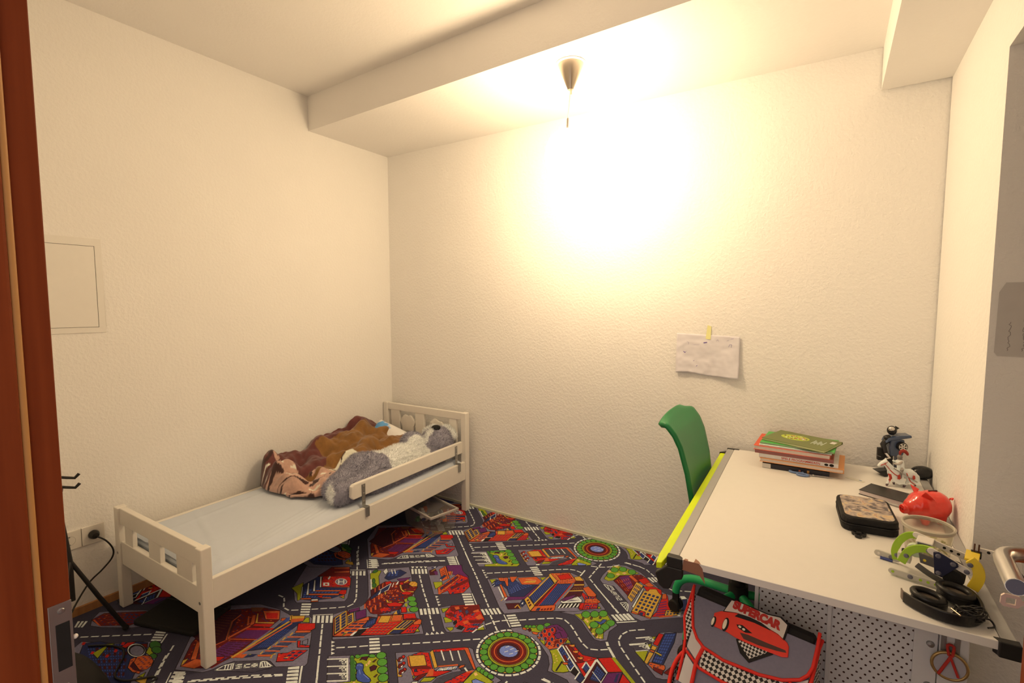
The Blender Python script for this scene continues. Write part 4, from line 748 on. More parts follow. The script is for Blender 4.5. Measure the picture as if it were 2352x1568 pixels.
def smoothpath(pts, n=6):
    P = [Vector(p) for p in pts]
    out = []
    for i in range(len(P) - 1):
        p0, p1, p2, p3 = P[max(i - 1, 0)], P[i], P[i + 1], P[min(i + 2, len(P) - 1)]
        for k in range(n):
            t = k / n
            out.append(0.5 * ((2 * p1) + (-p0 + p2) * t + (2 * p0 - 5 * p1 + 4 * p2 - p3) * t * t + (-p0 + 3 * p1 - 3 * p2 + p3) * t ** 3))
    return out + [P[-1]]


MB().tube(smoothpath(cpts), 0.0034, 8).build('cable', m_black, pl, smooth=60)

# drawing taped to the end wall (local x along the wall, y up, z into the room)
WM = frame((2.186, 2.186 * tA, 1.106), (math.cos(AL), math.sin(AL), 0), (0, 0, 1))
dr = thing('taped_drawing', 'crumpled white paper with faint pen marks taped to the end wall', 'drawing', WM)


def paper(u, v):
    x, y = (u - 0.5) * 0.297, (v - 0.5) * 0.205
    z = 0.004 + 0.010 * (1 - v) ** 1.6 + 0.010 * max(0, u - 0.75) * 4 * (1 - v * 0.6) + 0.006 * math.sin(u * 9 + v * 3) * (1 - v) * (0.3 + u)
    z += 0.0035 * noise.noise((u * 5, v * 4, 0.3)) + 0.002 * noise.noise((u * 14, v * 11, 2))
    y += 0.012 * max(0, 0.28 - abs(u - 0.22)) * (1 - v) ** 2 * 3 - 0.010 * u
    return Vector((x, y, max(z, 0.001)))


m_paper = mat('paper_white', (0.74, 0.72, 0.78), 0.8, var=0.03)
MB().grid(paper, 36, 26).build('sheet', m_paper, dr, smooth=60, solid=0.0004)
m_ink = mat('violet_ink', (0.16, 0.11, 0.42), 0.6)


def on_paper(p):
    q = paper(p[0], p[1])
    return q + Vector((0, 0, 0.0012))


def pen(pts, w):
    mb = MB()
    for a, b in zip(pts, pts[1:]):
        A, B = on_paper(a), on_paper(b)
        d = (B - A)
        q = Vector((-d.y, d.x, 0)).normalized() * w / 2
        e = d.normalized() * w * 0.4
        mb.add([A + q - e, B + q + e, B - q + e, A - q - e], [(0, 1, 2, 3)])
    mb.build('pen_mark', m_ink, dr)


for P_, w_ in (([(0.445, 0.80), (0.49, 0.815)], 0.0045), ([(0.83, 0.745), (0.845, 0.80), (0.875, 0.80), (0.87, 0.735)], 0.0012), ([(0.12, 0.545), (0.15, 0.52)], 0.003),
               ([(0.135, 0.51), (0.165, 0.555)], 0.0012), ([(0.29, 0.32), (0.295, 0.335)], 0.002), ([(0.335, 0.195), (0.35, 0.215)], 0.0025), ([(0.86, 0.93), (0.90, 0.945)], 0.0012),
               ([(0.80, 0.88), (0.83, 0.90)], 0.0008), ([(0.64, 0.86), (0.66, 0.90), (0.675, 0.86)], 0.0008), ([(0.17, 0.80), (0.2, 0.79), (0.195, 0.73)], 0.0006), ([(0.28, 0.73), (0.38, 0.75)], 0.0006)):
    pen(P_, w_)
tp = MB().add([on_paper((0.47, 0.90)), on_paper((0.55, 0.885)), Vector((0.016, 0.139, 0.0015)), Vector((-0.002, 0.146, 0.0015))], [(0, 1, 2, 3)])
tp.build('masking_tape', mat('yellow_tape', px(228, 196, 110), 0.6), dr, solid=0.0004)

# handwritten note on the shaded return of the right wall
NM = frame((3.175, YREV, 1.315), (1, 0, 0), (0, 0, 1))
nt = thing('handwritten_note', 'translucent sleeve with a handwritten note on the shaded wall return', 'note', NM)
m_sl = mat('sleeve_film', (0.62, 0.60, 0.58), 0.3, var=0.04)
MB().prism([(-0.105, -0.10), (0.1, -0.10), (0.1, 0.095), (-0.098, 0.095), (-0.11, 0.07), (-0.112, -0.09)], 0.0004, 0.0014).build('sleeve', m_sl, nt)
m_pencil = mat('grey_pencil', (0.24, 0.22, 0.22), 0.7)
rn = random.Random(4)
for k in range(7):
    x = -0.085 + k * 0.027
    ws = MB()
    line_ = []
    y = -0.085
    while y < 0.055 - 0.02 * (k == 0) * 4:
        L = rn.uniform(0.008, 0.022)
        pts = [(x + rn.uniform(-0.003, 0.003), y + t * L / 5) for t in range(6)]
        line_ += pts
        y += L + 0.006
    stroke(ws, line_, 0.0011, 0.0017)
    ws.build('handwritten_line', m_pencil, nt)

# ------------------------------------------------------------ bed
BM = frame((0.0048, -0.0524, 0), (math.cos(0.0425), math.sin(0.0425), 0), (-math.sin(0.0425), math.cos(0.0425), 0))
bed = thing('child_bed', 'white painted wooden child bed against the left wall', 'bed', BM)
BW, BL, HF, HH, PS = 0.745, 1.65, 0.459, 0.652, 0.040
for (u0, v0, h) in ((0, 0, HH), (BW - PS, 0, HH), (0, BL - PS, HF), (BW - PS, BL - PS, HF)):
    MB().box(u0, u0 + PS, -v0 - PS, -v0, 0, h).build('post', m_white, bed, bevel=0.004)
for k, (v0, v1) in enumerate(((0.008, 0.032), (BL - 0.032, BL - 0.008))):
    h = HH if k == 0 else HF
    MB().box(PS, BW - PS, -v1, -v0, h - (0.05 if k == 0 else 0.074), h - 0.002).build('top_rail', m_white, bed, bevel=0.003)
    MB().box(PS, BW - PS, -v1, -v0, 0.2, 0.305).build('end_board', m_white, bed, bevel=0.003)
    zt = h - (0.05 if k == 0 else 0.074)
    if k == 1:
        for (a, b) in ((0.075, 0.15), (0.30, 0.40), (0.535, 0.655)):
            MB().box(a, b, -v1 + 0.003, -v0 - 0.003, 0.303, zt + 0.002).build('slat', m_white, bed, bevel=0.002)
    else:
        for (a, b) in ((0.07, 0.15), (0.30, 0.38), (0.60, 0.66)):
            MB().box(a, b, -v1 + 0.003, -v0 - 0.003, 0.303, zt + 0.002).build('slat', m_white, bed, bevel=0.002)
        for cx, seed in ((0.225, 0), (0.49, 1)):
            ol = []
            for q in range(28):
                g = 2 * math.pi * q / 28
                r = 0.062 * (1 + 0.10 * math.sin(3 * g + seed) + 0.07 * math.sin(7 * g + seed * 2))
                ol.append((cx + r * math.cos(g), 0.51 + 1.15 * r * math.sin(g)))
            cut = MB().prism(ol, -v1 + 0.004, -v0 - 0.004, 'y')
            cut.box(cx - 0.02, cx + 0.02, -v1 + 0.004, -v0 - 0.004, 0.303, 0.47)
            cut.build('animal_panel', m_white, bed, bevel=0.002)
for u0 in (0.006, BW - 0.028):
    MB().box(u0, u0 + 0.022, -BL + PS - 0.001, -PS + 0.001, 0.213, 0.331).build('side_rail', m_white, bed, bevel=0.003)
for q in range(9):
    v = 0.12 + q * 0.175
    MB().box(0.03, BW - 0.03, -v - 0.03, -v + 0.03, 0.218, 0.232).build('bed_slat', m_white, bed)
for (u, v) in ((PS / 2, BL), (BW - PS / 2, BL)):
    MB().lathe([(0.0001, 0.0012), (0.006, 0.001), (0.0065, -0.003)], 14, Matrix.Translation((u, -v, 0.252)) @ Matrix.Rotation(R(90), 4, 'X')).build('bolt_head', m_zinc, bed, smooth=40)

gr = thing('bed_guard_rail', 'short white guard rail board clipped on the bed side', 'bed rail', BM)
rail = []
for (v, z) in ((0.925, 0.385), (0.94, 0.400), (0.935, 0.452), (0.92, 0.462), (0.04, 0.462), (0.025, 0.452), (0.025, 0.395), (0.04, 0.385)):
    rail.append((-v, z))
MB().prism(rail, BW - 0.052, BW - 0.030, 'x').build('board', m_white, gr, bevel=0.004)
for v in (0.865, 0.105):
    b_ = MB().box(BW - 0.030, BW - 0.0265, -v - 0.011, -v + 0.011, 0.335, 0.448)
    b_.box(BW - 0.030, BW + 0.002, -v - 0.011, -v + 0.011, 0.333, 0.3365).box(BW - 0.001, BW + 0.002, -v - 0.011, -v + 0.011, 0.285, 0.3365)
    bo = b_.build('bracket', m_zinc, gr, bevel=0.001)
    for z in (0.438, 0.40, 0.36):
        MB().lathe([(0.0001, 0.002), (0.004, 0.0015), (0.005, -0.001)], 12, Matrix.Translation((BW - 0.0265, -v, z)) @ Matrix.Rotation(R(90), 4, 'Y')).build('screw', m_steel, bo, smooth=40)

# mattress with fitted pale blue sheet
def mattress_top(u, v):
    """height of the sheet at u across, v along (metres)"""
    z = 0.347 + 0.004 * noise.noise((u * 5, v * 3, 0))
    d = min(u - 0.03, BW - 0.03 - u, v - 0.03, BL - 0.03 - v)
    e = max(0.0, 1 - d / 0.05)
    z -= 0.035 * e * e
    # creases fanning out along the room side
    for k in range(5):
        s = (v - 0.85) * 0.24 + 0.60 - k * 0.028
        w = max(0, min(1, (v - 0.72) / 0.2)) * max(0, min(1, (1.6 - v) / 0.5))
        z += 0.007 * w * math.exp(-((u - s) / 0.008) ** 2)
    z += 0.004 * math.exp(-((u - 0.16 - 0.1 * (v - 1.1)) / 0.012) ** 2) * (1 if v > 0.95 else 0)
    z += 0.003 * math.exp(-((v - 1.45 - 0.3 * (u - 0.4)) / 0.01) ** 2)
    return z


m_sheet = mat('pale_blue_sheet', (0.60, 0.66, 0.76), 0.85, var=0.03, bump=0.1, bscale=400)
mt = MB()
NU, NV = 76, 130
mt.grid(lambda a, b: Vector((0.03 + a * (BW - 0.06), -(0.042 + b * (BL - 0.084)), mattress_top(0.03 + a * (BW - 0.06), 0.042 + b * (BL - 0.084)))), NU, NV)
mw = thing('mattress', 'thin mattress in a wrinkled pale blue sheet on the bed', 'mattress', BM)
mt.build('sheet', m_sheet, mw, smooth=80)
MB().box(0.031, BW - 0.031, -BL + 0.043, -0.043, 0.2325, 0.316).build('core', m_sheet, mw, bevel=0.012)

# pillow with blue and grey leaf print
pw = thing('pillow', 'white pillow with blue and grey leaf print propped in the bed corner', 'pillow', BM @ frame((0.03, -0.24, 0.435), (0.52, 0.0, -0.12), (0.1, 0.62, 0.78)))


def pil(sgn):
    def f(a, b):
        x, y = a - 0.5, b - 0.5
        e = max(0, 1 - (2 * abs(x)) ** 3.2) * max(0, 1 - (2 * abs(y)) ** 3.2)
        return Vector((0.02 + a * 0.42, -0.14 + b * 0.30, sgn * 0.065 * e ** 0.5 + 0.006 * noise.noise((a * 4, b * 4, sgn))))
    return f


pb = MB().grid(pil(1), 44, 36)
pb.grid(pil(-1), 44, 36)
po = pb.build('cushion', vmat('pillow_cotton', 0.85, var=0.03), pw, smooth=80)
leaves = [(0.20, 0.02, 0.05, 0.02, 0.5), (0.28, 0.0, 0.045, 0.018, -0.4), (0.16, -0.05, 0.03, 0.016, 1.2), (0.24, -0.07, 0.035, 0.017, 0.2), (0.33, -0.06, 0.04, 0.018, 0.9), (0.13, 0.03, 0.02, 0.012, 2.0), (0.36, 0.05, 0.04, 0.018, 0.3)]


def pcol(co):
    x, y = co.x, co.y
    if co.z > -0.01:
        n = 0.010 * noise.noise((x * 60, y * 60, 0))
        d = math.hypot((x - 0.10) / 0.075, (y - 0.105) / 0.05) + n * 30
        if d < 1:
            return (0.14, 0.42, 0.85)
        for (a, b, l, w, g) in leaves:
            dx, dy = x - a, y - b
            s, t = dx * math.cos(g) + dy * math.sin(g), -dx * math.sin(g) + dy * math.cos(g)
            if (s / l) ** 2 + (t / w) ** 2 < 0.6:
                return (0.33, 0.34, 0.36)
    return (0.84, 0.84, 0.84)


paint(po.data, pcol)


# ------------------------------------------------------------ blanket heaped along the wall
def interp(tab, x):
    if x <= tab[0][0]:
        return tab[0][1]
    for (a, p), (b, q) in zip(tab, tab[1:]):
        if x <= b:
            t = (x - a) / (b - a)
            t = t * t * (3 - 2 * t)
            return p + (q - p) * t
    return tab[-1][1]


RIDGE = [(0.08, 0.47), (0.2, 0.54), (0.30, 0.565), (0.45, 0.55), (0.6, 0.515), (0.75, 0.465), (0.86, 0.455), (0.94, 0.50), (0.985, 0.49), (1.03, 0.40)]
EDGE_U = [(0.08, 0.42), (0.3, 0.46), (0.5, 0.47), (0.62, 0.44), (0.75, 0.46), (0.9, 0.50), (0.98, 0.47), (1.05, 0.36)]
EDGE_Z = [(0.08, 0.44), (0.35, 0.45), (0.6, 0.43), (0.75, 0.39), (0.9, 0.375), (1.05, 0.37)]
WALL_U = [(0.08, 0.012), (0.85, 0.012), (0.95, 0.02), (1.05, 0.05)]


def blanket(a, b):
    v = 0.08 + b * 0.97
    u0, u1 = interp(WALL_U, v), interp(EDGE_U, v)
    u = u0 + (u1 - u0) * a
    v += 0.03 * math.sin(a * 5) * (b - 0.3) * b - 0.05 * (1 - a) * b ** 4
    zr, ze = interp(RIDGE, v), interp(EDGE_Z, v)
    t = a
    z = zr + (ze - zr) * (t * t * (3 - 2 * t))
    # rounded folds running diagonally, finer ones on top
    k = 0.55 + 0.45 * b
    z += 0.020 * k * math.sin(17 * a + 9 * b + 2.2 * noise.noise((a * 3, b * 5, 1)))
    z += 0.016 * math.sin(7 * a - 21 * b + 2 * noise.noise((a * 4, b * 4, 7)))
    z += 0.026 * noise.noise((a * 6, b * 11, 3)) + 0.012 * noise.noise((a * 15, b * 26, 5))
    e = min(1, (1 - a) / 0.06, (1 - b) / 0.05)
    floor_z = mattress_top(min(max(u, 0.04), 0.7), min(max(v, 0.05), 1.6)) + 0.014
    if e < 1:
        z = floor_z + (z - floor_z) * math.sqrt(max(0, 1 - (1 - e) ** 2))
    return Vector((u, -v, max(z, floor_z)))


bl = thing('plush_blanket', 'crumpled brown plush blanket with pinkish animal print heaped on the bed', 'blanket', BM)
bo = MB().grid(blanket, 90, 170).build('throw', vmat('plush_print', 0.95, var=0.22, nscale=60, bump=0.35, bscale=500, sheen=0.3), bl, smooth=180, solid=0.012)
cb, cm, cp, cw, ck = px(132, 80, 30), px(100, 44, 32), px(196, 138, 98), px(226, 196, 146), px(64, 32, 22)


def bcol_uv(a, b):
    n = noise.noise((a * 5, b * 8, 0)) * 0.12
    n2 = noise.noise((a * 14, b * 20, 4))
    front = b + 0.28 * (a - 0.5) + n
    if front > 0.80 or (a > 0.62 and b > 0.66 + n):
        # printed animal faces: pinkish ground, dark stripes, pale patches
        s = math.sin(26 * a + 9 * b + 5 * noise.noise((a * 6, b * 9, 2)))
        if s > 0.82 and n2 > -0.2:
            return ck
        if s < -0.80 and n2 > 0.05:
            return cw
        if b > 0.9 and a < 0.35:
            return cm
        return tuple(x * (1 + 0.25 * n2) for x in cp)
    if a > 0.62 and 0.50 < b < 0.66:
        if n2 > 0.12:
            return ck if noise.noise((a * 30, b * 40, 9)) > 0.15 else cw
        return cw
    if a < 0.16 + n * 0.6 or (b > 0.62 and a < 0.5 + n):
        return tuple(x * (1 + 0.35 * n2) for x in cm)
    return tuple(x * (1 + 0.25 * n2) for x in cb)


me = bo.data
at = me.color_attributes.new('Col', 'FLOAT_COLOR', 'POINT')
buf = []
w = 91
for i in range(len(me.vertices)):
    a, b = (i % w) / 90, (i // w) / 170
    buf += [*bcol_uv(a, b), 1]
at.data.foreach_set('color', buf)

# ------------------------------------------------------------ big plush dog lying on its back
dg_ = thing('plush_dog', 'large grey and cream plush dog lying on its back on the bed', 'plush toy', BM)


def D3(u, v, z, r):
    return (u, -v, z, r)


chains = [
    [D3(0.555, 0.22, 0.420, 0.080), D3(0.555, 0.34, 0.420, 0.084), D3(0.56, 0.46, 0.432, 0.090), D3(0.565, 0.63, 0.425, 0.086)],
    [D3(0.585, 0.150, 0.46, 0.098), D3(0.59, 0.130, 0.470, 0.093)],
    [D3(0.585, 0.155, 0.505, 0.06), D3(0.60, 0.15, 0.525, 0.045)],
    [D3(0.522, 0.300, 0.485, 0.074)],
    [D3(0.628, 0.28, 0.388, 0.052), D3(0.643, 0.50, 0.385, 0.052), D3(0.645, 0.74, 0.388, 0.052)],
    [D3(0.622, 0.13, 0.435, 0.064), D3(0.618, 0.17, 0.455, 0.058)],
    [D3(0.525, 0.60, 0.43, 0.082), D3(0.485, 0.69, 0.445, 0.075), D3(0.50, 0.80, 0.405, 0.062), D3(0.535, 0.905, 0.395, 0.055)],
    [D3(0.59, 0.64, 0.42, 0.072), D3(0.618, 0.77, 0.405, 0.058), D3(0.628, 0.89, 0.402, 0.056), D3(0.632, 0.94, 0.405, 0.060)],
    [D3(0.60, 0.26, 0.41, 0.058), D3(0.635, 0.19, 0.395, 0.046), D3(0.642, 0.12, 0.392, 0.045)],
    [D3(0.48, 0.30, 0.42, 0.052), D3(0.43, 0.40, 0.41, 0.048)],
]
cg, cc_ = px(156, 134, 118), px(236, 214, 172)


def dcol(co):
    u, v, z = co.x, -co.y, co.z
    w_ = 0.012 * noise.noise((u * 25, v * 25, z * 25))
    if v > 0.86 and u > 0.55 and (v - 0.94) * 0.85 + (0.632 - u) * 0.55 > 0.030 + w_:
        return cc_
    if v > 0.60 + w_:
        return cg
    if v < 0.39:
        # pale blaze from the nose to the chest between two grey cheeks
        if math.dist((u, v, z), (0.522, 0.30, 0.495)) < 0.088 + w_ and u < 0.575 - 0.2 * (v - 0.2) + w_:
            return cg
        if v < 0.27 + w_:
            if u > 0.655 and z < 0.40 and v < 0.15:
                return cc_
            if v > 0.16 + w_ and abs(u - (0.580 - 0.1 * (v - 0.15))) < 0.026 + w_:
                return cc_
            if v > 0.235 + w_ and u < 0.60:
                return cc_
            return cg
    if z < 0.405 + w_ and u > 0.61:
        return cg
    return cc_


m_plush = vmat('plush_pile', 0.95, var=0.1, nscale=80, sheen=0.4)
body = blob('body', chains, 0.009, m_plush, dg_, dcol, 8)
fur('fur', body, 0.017, 42000, m_plush, dg_, 0.75, 2, 0.0011)
MB().ell((0.598, -0.160, 0.566), (0.034, 0.023, 0.014), 18, 10, M=Matrix.Rotation(R(25), 3, 'X')).build('nose', mat('nose_felt', (0.006, 0.006, 0.006), 0.8), dg_, smooth=80)
ear = blob('ear', [[D3(0.52, 0.085, 0.515, 0.042), D3(0.46, 0.075, 0.49, 0.04)], [D3(0.60, 0.062, 0.530, 0.034), D3(0.65, 0.06, 0.50, 0.03)]], 0.008, m_plush, dg_, lambda c: cc_, 6)
fur('ear_fur', ear, 0.016, 6000, m_plush, dg_, 0.75, 3, 0.0011)

# ------------------------------------------------------------ clear box of toys under the bed
XM = T(0.70, -0.345, 0, R(-12))
bx_ = thing('clear_toy_box', 'clear plastic lidded toy box standing on the carpet under the bed', 'storage box', XM)
m_clear = mat('clear_plastic', (0.93, 0.91, 0.90), 0.06, var=0.02, trans=0.94, ior=1.18)
BXL, BXW, BXH = 0.145, 0.095, 0.125
walls = MB()
for s in (-1, 1):
    walls.add([(s * BXL * 0.9, -BXW * 0.9, 0.002), (s * BXL * 0.9, BXW * 0.9, 0.002), (s * BXL, BXW, BXH), (s * BXL, -BXW, BXH)], [(0, 1, 2, 3)])
    walls.add([(-BXL * 0.9, s * BXW * 0.9, 0.002), (BXL * 0.9, s * BXW * 0.9, 0.002), (BXL, s * BXW, BXH), (-BXL, s * BXW, BXH)], [(0, 1, 2, 3)])
walls.add([(-BXL * 0.9, -BXW * 0.9, 0.002), (BXL * 0.9, -BXW * 0.9, 0.002), (BXL * 0.9, BXW * 0.9, 0.002), (-BXL * 0.9, BXW * 0.9, 0.002)], [(0, 1, 2, 3)])
walls.build('tub', m_clear, bx_, solid=0.002)
lid = MB()
e = 0.008
for b in ((-BXL - e, BXL + e, -BXW - e, -BXW + 0.004), (-BXL - e, BXL + e, BXW - 0.004, BXW + e), (-BXL - e, -BXL + 0.004, -BXW, BXW), (BXL - 0.004, BXL + e, -BXW, BXW)):
    lid.box(*b, BXH - 0.008, BXH + 0.006)
ld = lid.build('lid_rim', mat('milky_plastic', (0.66, 0.62, 0.58), 0.35, trans=0.35, ior=1.3), bx_, bevel=0.003)
MB().box(-BXL, BXL, -BXW, BXW, BXH + 0.001, BXH + 0.003).build('lid_panel', m_clear, ld)
rn = random.Random(11)
tm = [mat('toy_%s' % n, c, 0.4) for n, c in (('black', (0.02, 0.02, 0.022)), ('grey', (0.25, 0.25, 0.27)), ('white', (0.72, 0.68, 0.66)), ('orange', (0.65, 0.14, 0.03)), ('green', (0.05, 0.2, 0.08)), ('blue', (0.05, 0.09, 0.28)))]
tg = 'toys jumbled inside the clear box'
tl = ['black', 'grey', 'white', 'orange', 'green', 'blue']
for i in range(16):
    k = [0, 0, 1, 2, 0, 4, 5, 1, 0, 3, 2, 0, 1, 0, 3, 2][i]
    x, y = rn.uniform(-0.085, 0.085), rn.uniform(-0.045, 0.045)
    z = 0.022 + 0.019 * (i // 4)
    M = XM @ Matrix.Translation((x, y, z)) @ Matrix.Rotation(rn.uniform(0, 3.1), 4, 'Z') @ Matrix.Rotation(rn.uniform(-0.3, 0.3), 4, 'X')
    b = MB().box(-0.024, 0.024, -0.011, 0.011, -0.008, 0.006)
    b.prism([(-0.015, 0.006), (0.018, 0.006), (0.010, 0.016), (-0.008, 0.016)], -0.009, 0.009, 'y')
    for sx in (-0.014, 0.014):
        b.lathe([(0.0001, -0.0125), (0.007, -0.0125), (0.007, 0.0125), (0.0001, 0.0125)], 10, Matrix.Translation((sx, 0, -0.006)) @ Matrix.Rotation(R(90), 4, 'X'))
    o = b.build('toy_vehicle', tm[k], None, bevel=0.001)
    o.matrix_world = M
    tag(o, 'small %s toy vehicle jumbled inside the clear box under the bed' % tl[k], 'toy', tg)

# ------------------------------------------------------------ things on the floor at the bed foot
GM = T(0.255, -1.93, 0)
gs = thing('guitar_stand', 'black folding tripod instrument stand beside the socket', 'stand', GM)
hub = Vector((0.02, 0.03, 0.36))
for (fx, fy) in ((0.045, 0.182), (0.20, -0.10), (-0.14, -0.09)):
    lg = MB().tube([hub, Vector((fx, fy, 0.012)) * 0.5 + hub * 0.5 + Vector((0, 0, -0.005)), (fx, fy, 0.012)], [0.007, 0.008, 0.0085], 10).build('leg', m_black, gs, smooth=60)
    MB().ell((fx, fy, 0.011), (0.012, 0.012, 0.0105), 10, 8).build('rubber_foot', m_blackm, lg, smooth=60)
MB().tube([hub + Vector((0, 0, -0.16)), hub, (0.0, 0.0, 0.70)], 0.009, 10).build('column', m_black, gs, smooth=60)
MB().ell((0.01, 0.012, 0.645), (0.014, 0.016, 0.02), 12, 8).build('clamp_knob', mat('red_brown_knob', (0.10, 0.02, 0.015), 0.4), gs, smooth=60)
for z in (0.70, 0.662):
    MB().tube([(0, 0, z), (0.03, 0.035, z - 0.008), (0.045, 0.055, z - 0.012), (0.048, 0.068, z + 0.002)], 0.0055, 8).build('hook_arm', m_black, gs, smooth=60)

pk = thing('black_gear_bag', 'soft black bag slumped on the carpet at the door frame', 'bag', T(0.50, -2.06, 0, R(12)))


def bagf(a, b):
    x, y = (a - 0.5) * 2, (b - 0.5) * 2
    z = 0.15 * (max(0, 1 - abs(x) ** 4) * max(0, 1 - abs(y) ** 4)) ** 0.5
    return Vector((x * 0.20, y * 0.13, z + 0.012 * noise.noise((x * 2, y * 2, 1)) * (z > 0.02)))


MB().grid(bagf, 30, 24).build('bag_body', m_blackm, pk, smooth=60)
MB().tube(smoothpath([(-0.10, 0.02, 0.14), (-0.06, 0.03, 0.185), (0.06, 0.03, 0.185), (0.10, 0.02, 0.14)]), 0.008, 8).build('carry_handle', m_black, pk, smooth=60)
MB().tube(smoothpath([(-0.17, -0.06, 0.118), (-0.05, -0.055, 0.148), (0.08, -0.06, 0.146), (0.17, -0.06, 0.118)]), 0.003, 6).build('zip', m_black, pk, smooth=60)

fp = thing('laptop_sleeve', 'flat black sleeve lying on the carpet under the bed foot', 'sleeve', T(0.405, -1.575, 0, R(20)))
sl = [(-0.15, -0.10), (0.15, -0.10), (0.16, -0.09), (0.16, 0.09), (0.15, 0.10), (-0.15, 0.10), (-0.16, 0.09), (-0.16, -0.09)]
MB().prism(sl, 0.0, 0.022).build('sleeve_body', m_blackm, fp, bevel=0.008)
MB().box(-0.16, 0.16, 0.055, 0.062, 0.021, 0.0245).build('zip', m_black, fp)
cb_ = MB().tube(smoothpath([(0.30, -1.87, 0.004), (0.36, -1.825, 0.004), (0.43, -1.80, 0.004), (0.49, -1.815, 0.004), (0.535, -1.845, 0.004), (0.585, -1.87, 0.004), (0.64, -1.855, 0.004), (0.69, -1.80, 0.004), (0.72, -1.79, 0.004), (0.715, -1.82, 0.004)]), 0.0036, 8)
o = cb_.build('floor_cable', m_black, None, smooth=60)
tag(o, 'thin black cable snaking over the printed carpet near the door frame', 'cable')

# ------------------------------------------------------------ green swivel chair
CHX, CHY = 2.413, -0.345
ch = thing('swivel_chair', 'green moulded child swivel chair pushed under the desk', 'chair', T(CHX, CHY, 0))
m_green = mat('green_shell', px(34, 108, 46, 1.0), 0.38, var=0.08, nscale=12)
m_gtube = mat('green_tube', px(36, 140, 66, 1.2), 0.35)
PROF = [(-0.165, 0.445), (-0.158, 0.49), (-0.154, 0.575), (-0.172, 0.69), (-0.198, 0.79), (-0.220, 0.838), (-0.256, 0.882), (-0.278, 0.902)]


def backf(a, b):
    t = b * (len(PROF) - 1)
    i = min(int(t), len(PROF) - 2)
    t -= i
    x = PROF[i][0] * (1 - t) + PROF[i + 1][0] * t
    z = PROF[i][1] * (1 - t) + PROF[i + 1][1] * t
    hw = 0.145 + 0.06 * math.sin(min(1, b * 1.15) * math.pi * 0.5)
    s = (a - 0.5) * 2
    top = max(0, b - 0.82) / 0.18
    z -= 0.035 * top * abs(s) ** 3
    hw *= 1 - 0.10 * top ** 2
    x += 0.010 * s * s * (1 - 0.6 * top)
    return Vector((x, s * hw, z))


bk = MB().grid(backf, 24, 40).build('backrest', m_green, ch, smooth=80, solid=0.018)


def seatf(a, b):
    x, y = -0.17 + a * 0.36, (b - 0.5) * 2
    hw = 0.185 + 0.012 * math.sin(a * math.pi)
    z = 0.425 + 0.022 * y * y - 0.02 * math.sin(a * math.pi) - 0.03 * max(0, a - 0.85) / 0.15
    if a < 0.1:
        z += 0.03 * (1 - a / 0.1)
    return Vector((x, y * hw, z))


MB().grid(seatf, 26, 22).build('seat', m_green, ch, smooth=80, solid=0.02)
MB().lathe([(0.0001, 0.40), (0.06, 0.40), (0.06, 0.38), (0.026, 0.375), (0.026, 0.13), (0.0001, 0.13)], 20, T(0.018, -0.06)).build('gas_column', m_black, ch, smooth=35)
MB().lathe([(0.0001, 0.245), (0.036, 0.24), (0.04, 0.13), (0.05, 0.115), (0.0001, 0.11)], 20, T(0.018, -0.06)).build('hub', m_black, ch, smooth=35)
for k in range(5):
    g = R(166 + 72 * k)
    d = Vector((math.cos(g), math.sin(g), 0))
    lg = MB().tube([d * 0.02 + Vector((0, 0, 0.20))] + arc(d * 0.15 + Vector((0, 0, 0.185)), d * 0.262 + Vector((0, 0, 0.172)), d * 0.266 + Vector((0, 0, 0.085))), 0.0165, 12).build('leg', m_gtube, ch, smooth=60, M=T(0.018, -0.06))
    cst = MB()
    c = d * 0.266
    sd = Vector((-d.y, d.x, 0))
    for s in (-1, 1):
        cst.lathe([(0.0001, -0.010), (0.022, -0.010), (0.026, -0.006), (0.026, 0.006), (0.022, 0.010), (0.0001, 0.010)], 16, frame(c + sd * s * 0.014 + Vector((0, 0, 0.0262)), d, (0, 0, 1)))
    cst.box(-0.012, 0.012, -0.012, 0.012, 0.03, 0.085, M=T(c.x, c.y))
    cst.build('castor', m_blackm, lg, smooth=40)

# ------------------------------------------------------------ desk (top slopes a little; x across, y towards the end wall)
DK = frame((2.332, 0.054, 0.656), (math.cos(0.02), math.sin(0.02), 0.019), (-math.sin(0.02), math.cos(0.02), 0.036))
DKI = DK.inverted()
DW, DL = 0.677, 1.11
dk = thing('kids_desk', 'white adjustable child desk with lime front strip and black corners', 'desk', DK)
m_top = mat('white_laminate', (0.80, 0.78, 0.75), 0.4, var=0.02)
MB().box(0, DW, -DL, 0, -0.021, 0).build('desk_top', m_top, dk, bevel=0.0015)
MB().box(-0.030, -0.0005, -DL + 0.012, -0.012, -0.022, 0.0006).build('front_rail', m_alu, dk, bevel=0.003)
MB().box(DW + 0.0005, DW + 0.028, -DL + 0.012, -0.012, -0.022, 0.0006).build('back_rail', m_alu, dk, bevel=0.003)
m_lime = mat('lime_strip', px(206, 200, 8, 1.1), 0.4, var=0.03)
ls = MB().prism([(-0.034, -0.05), (-0.034, -DL + 0.03), (-0.041, -DL - 0.022), (-0.055, -DL - 0.028), (-0.060, -DL + 0.02), (-0.056, -0.05)], -0.030, -0.012)
ls.build('lime_strip', m_lime, dk, bevel=0.002)
m_cap = mat('cap_black', (0.020, 0.019, 0.018), 0.35, var=0.05)
c = MB().prism([(-0.032, -DL + 0.018), (0.002, -DL + 0.018), (0.012, -DL + 0.010), (0.014, -DL - 0.004), (-0.032, -DL - 0.004)], -0.030, 0.002)
c.prism([(-0.066, -0.060), (-0.030, -0.030), (0.012, -0.030), (0.012, -0.060), (-0.012, -0.070), (-0.024, -0.100), (-0.042, -0.104), (-0.056, -0.094)], -DL - 0.004, -DL + 0.018, 'y')
c.build('corner_cap', m_cap, dk, bevel=0.003)
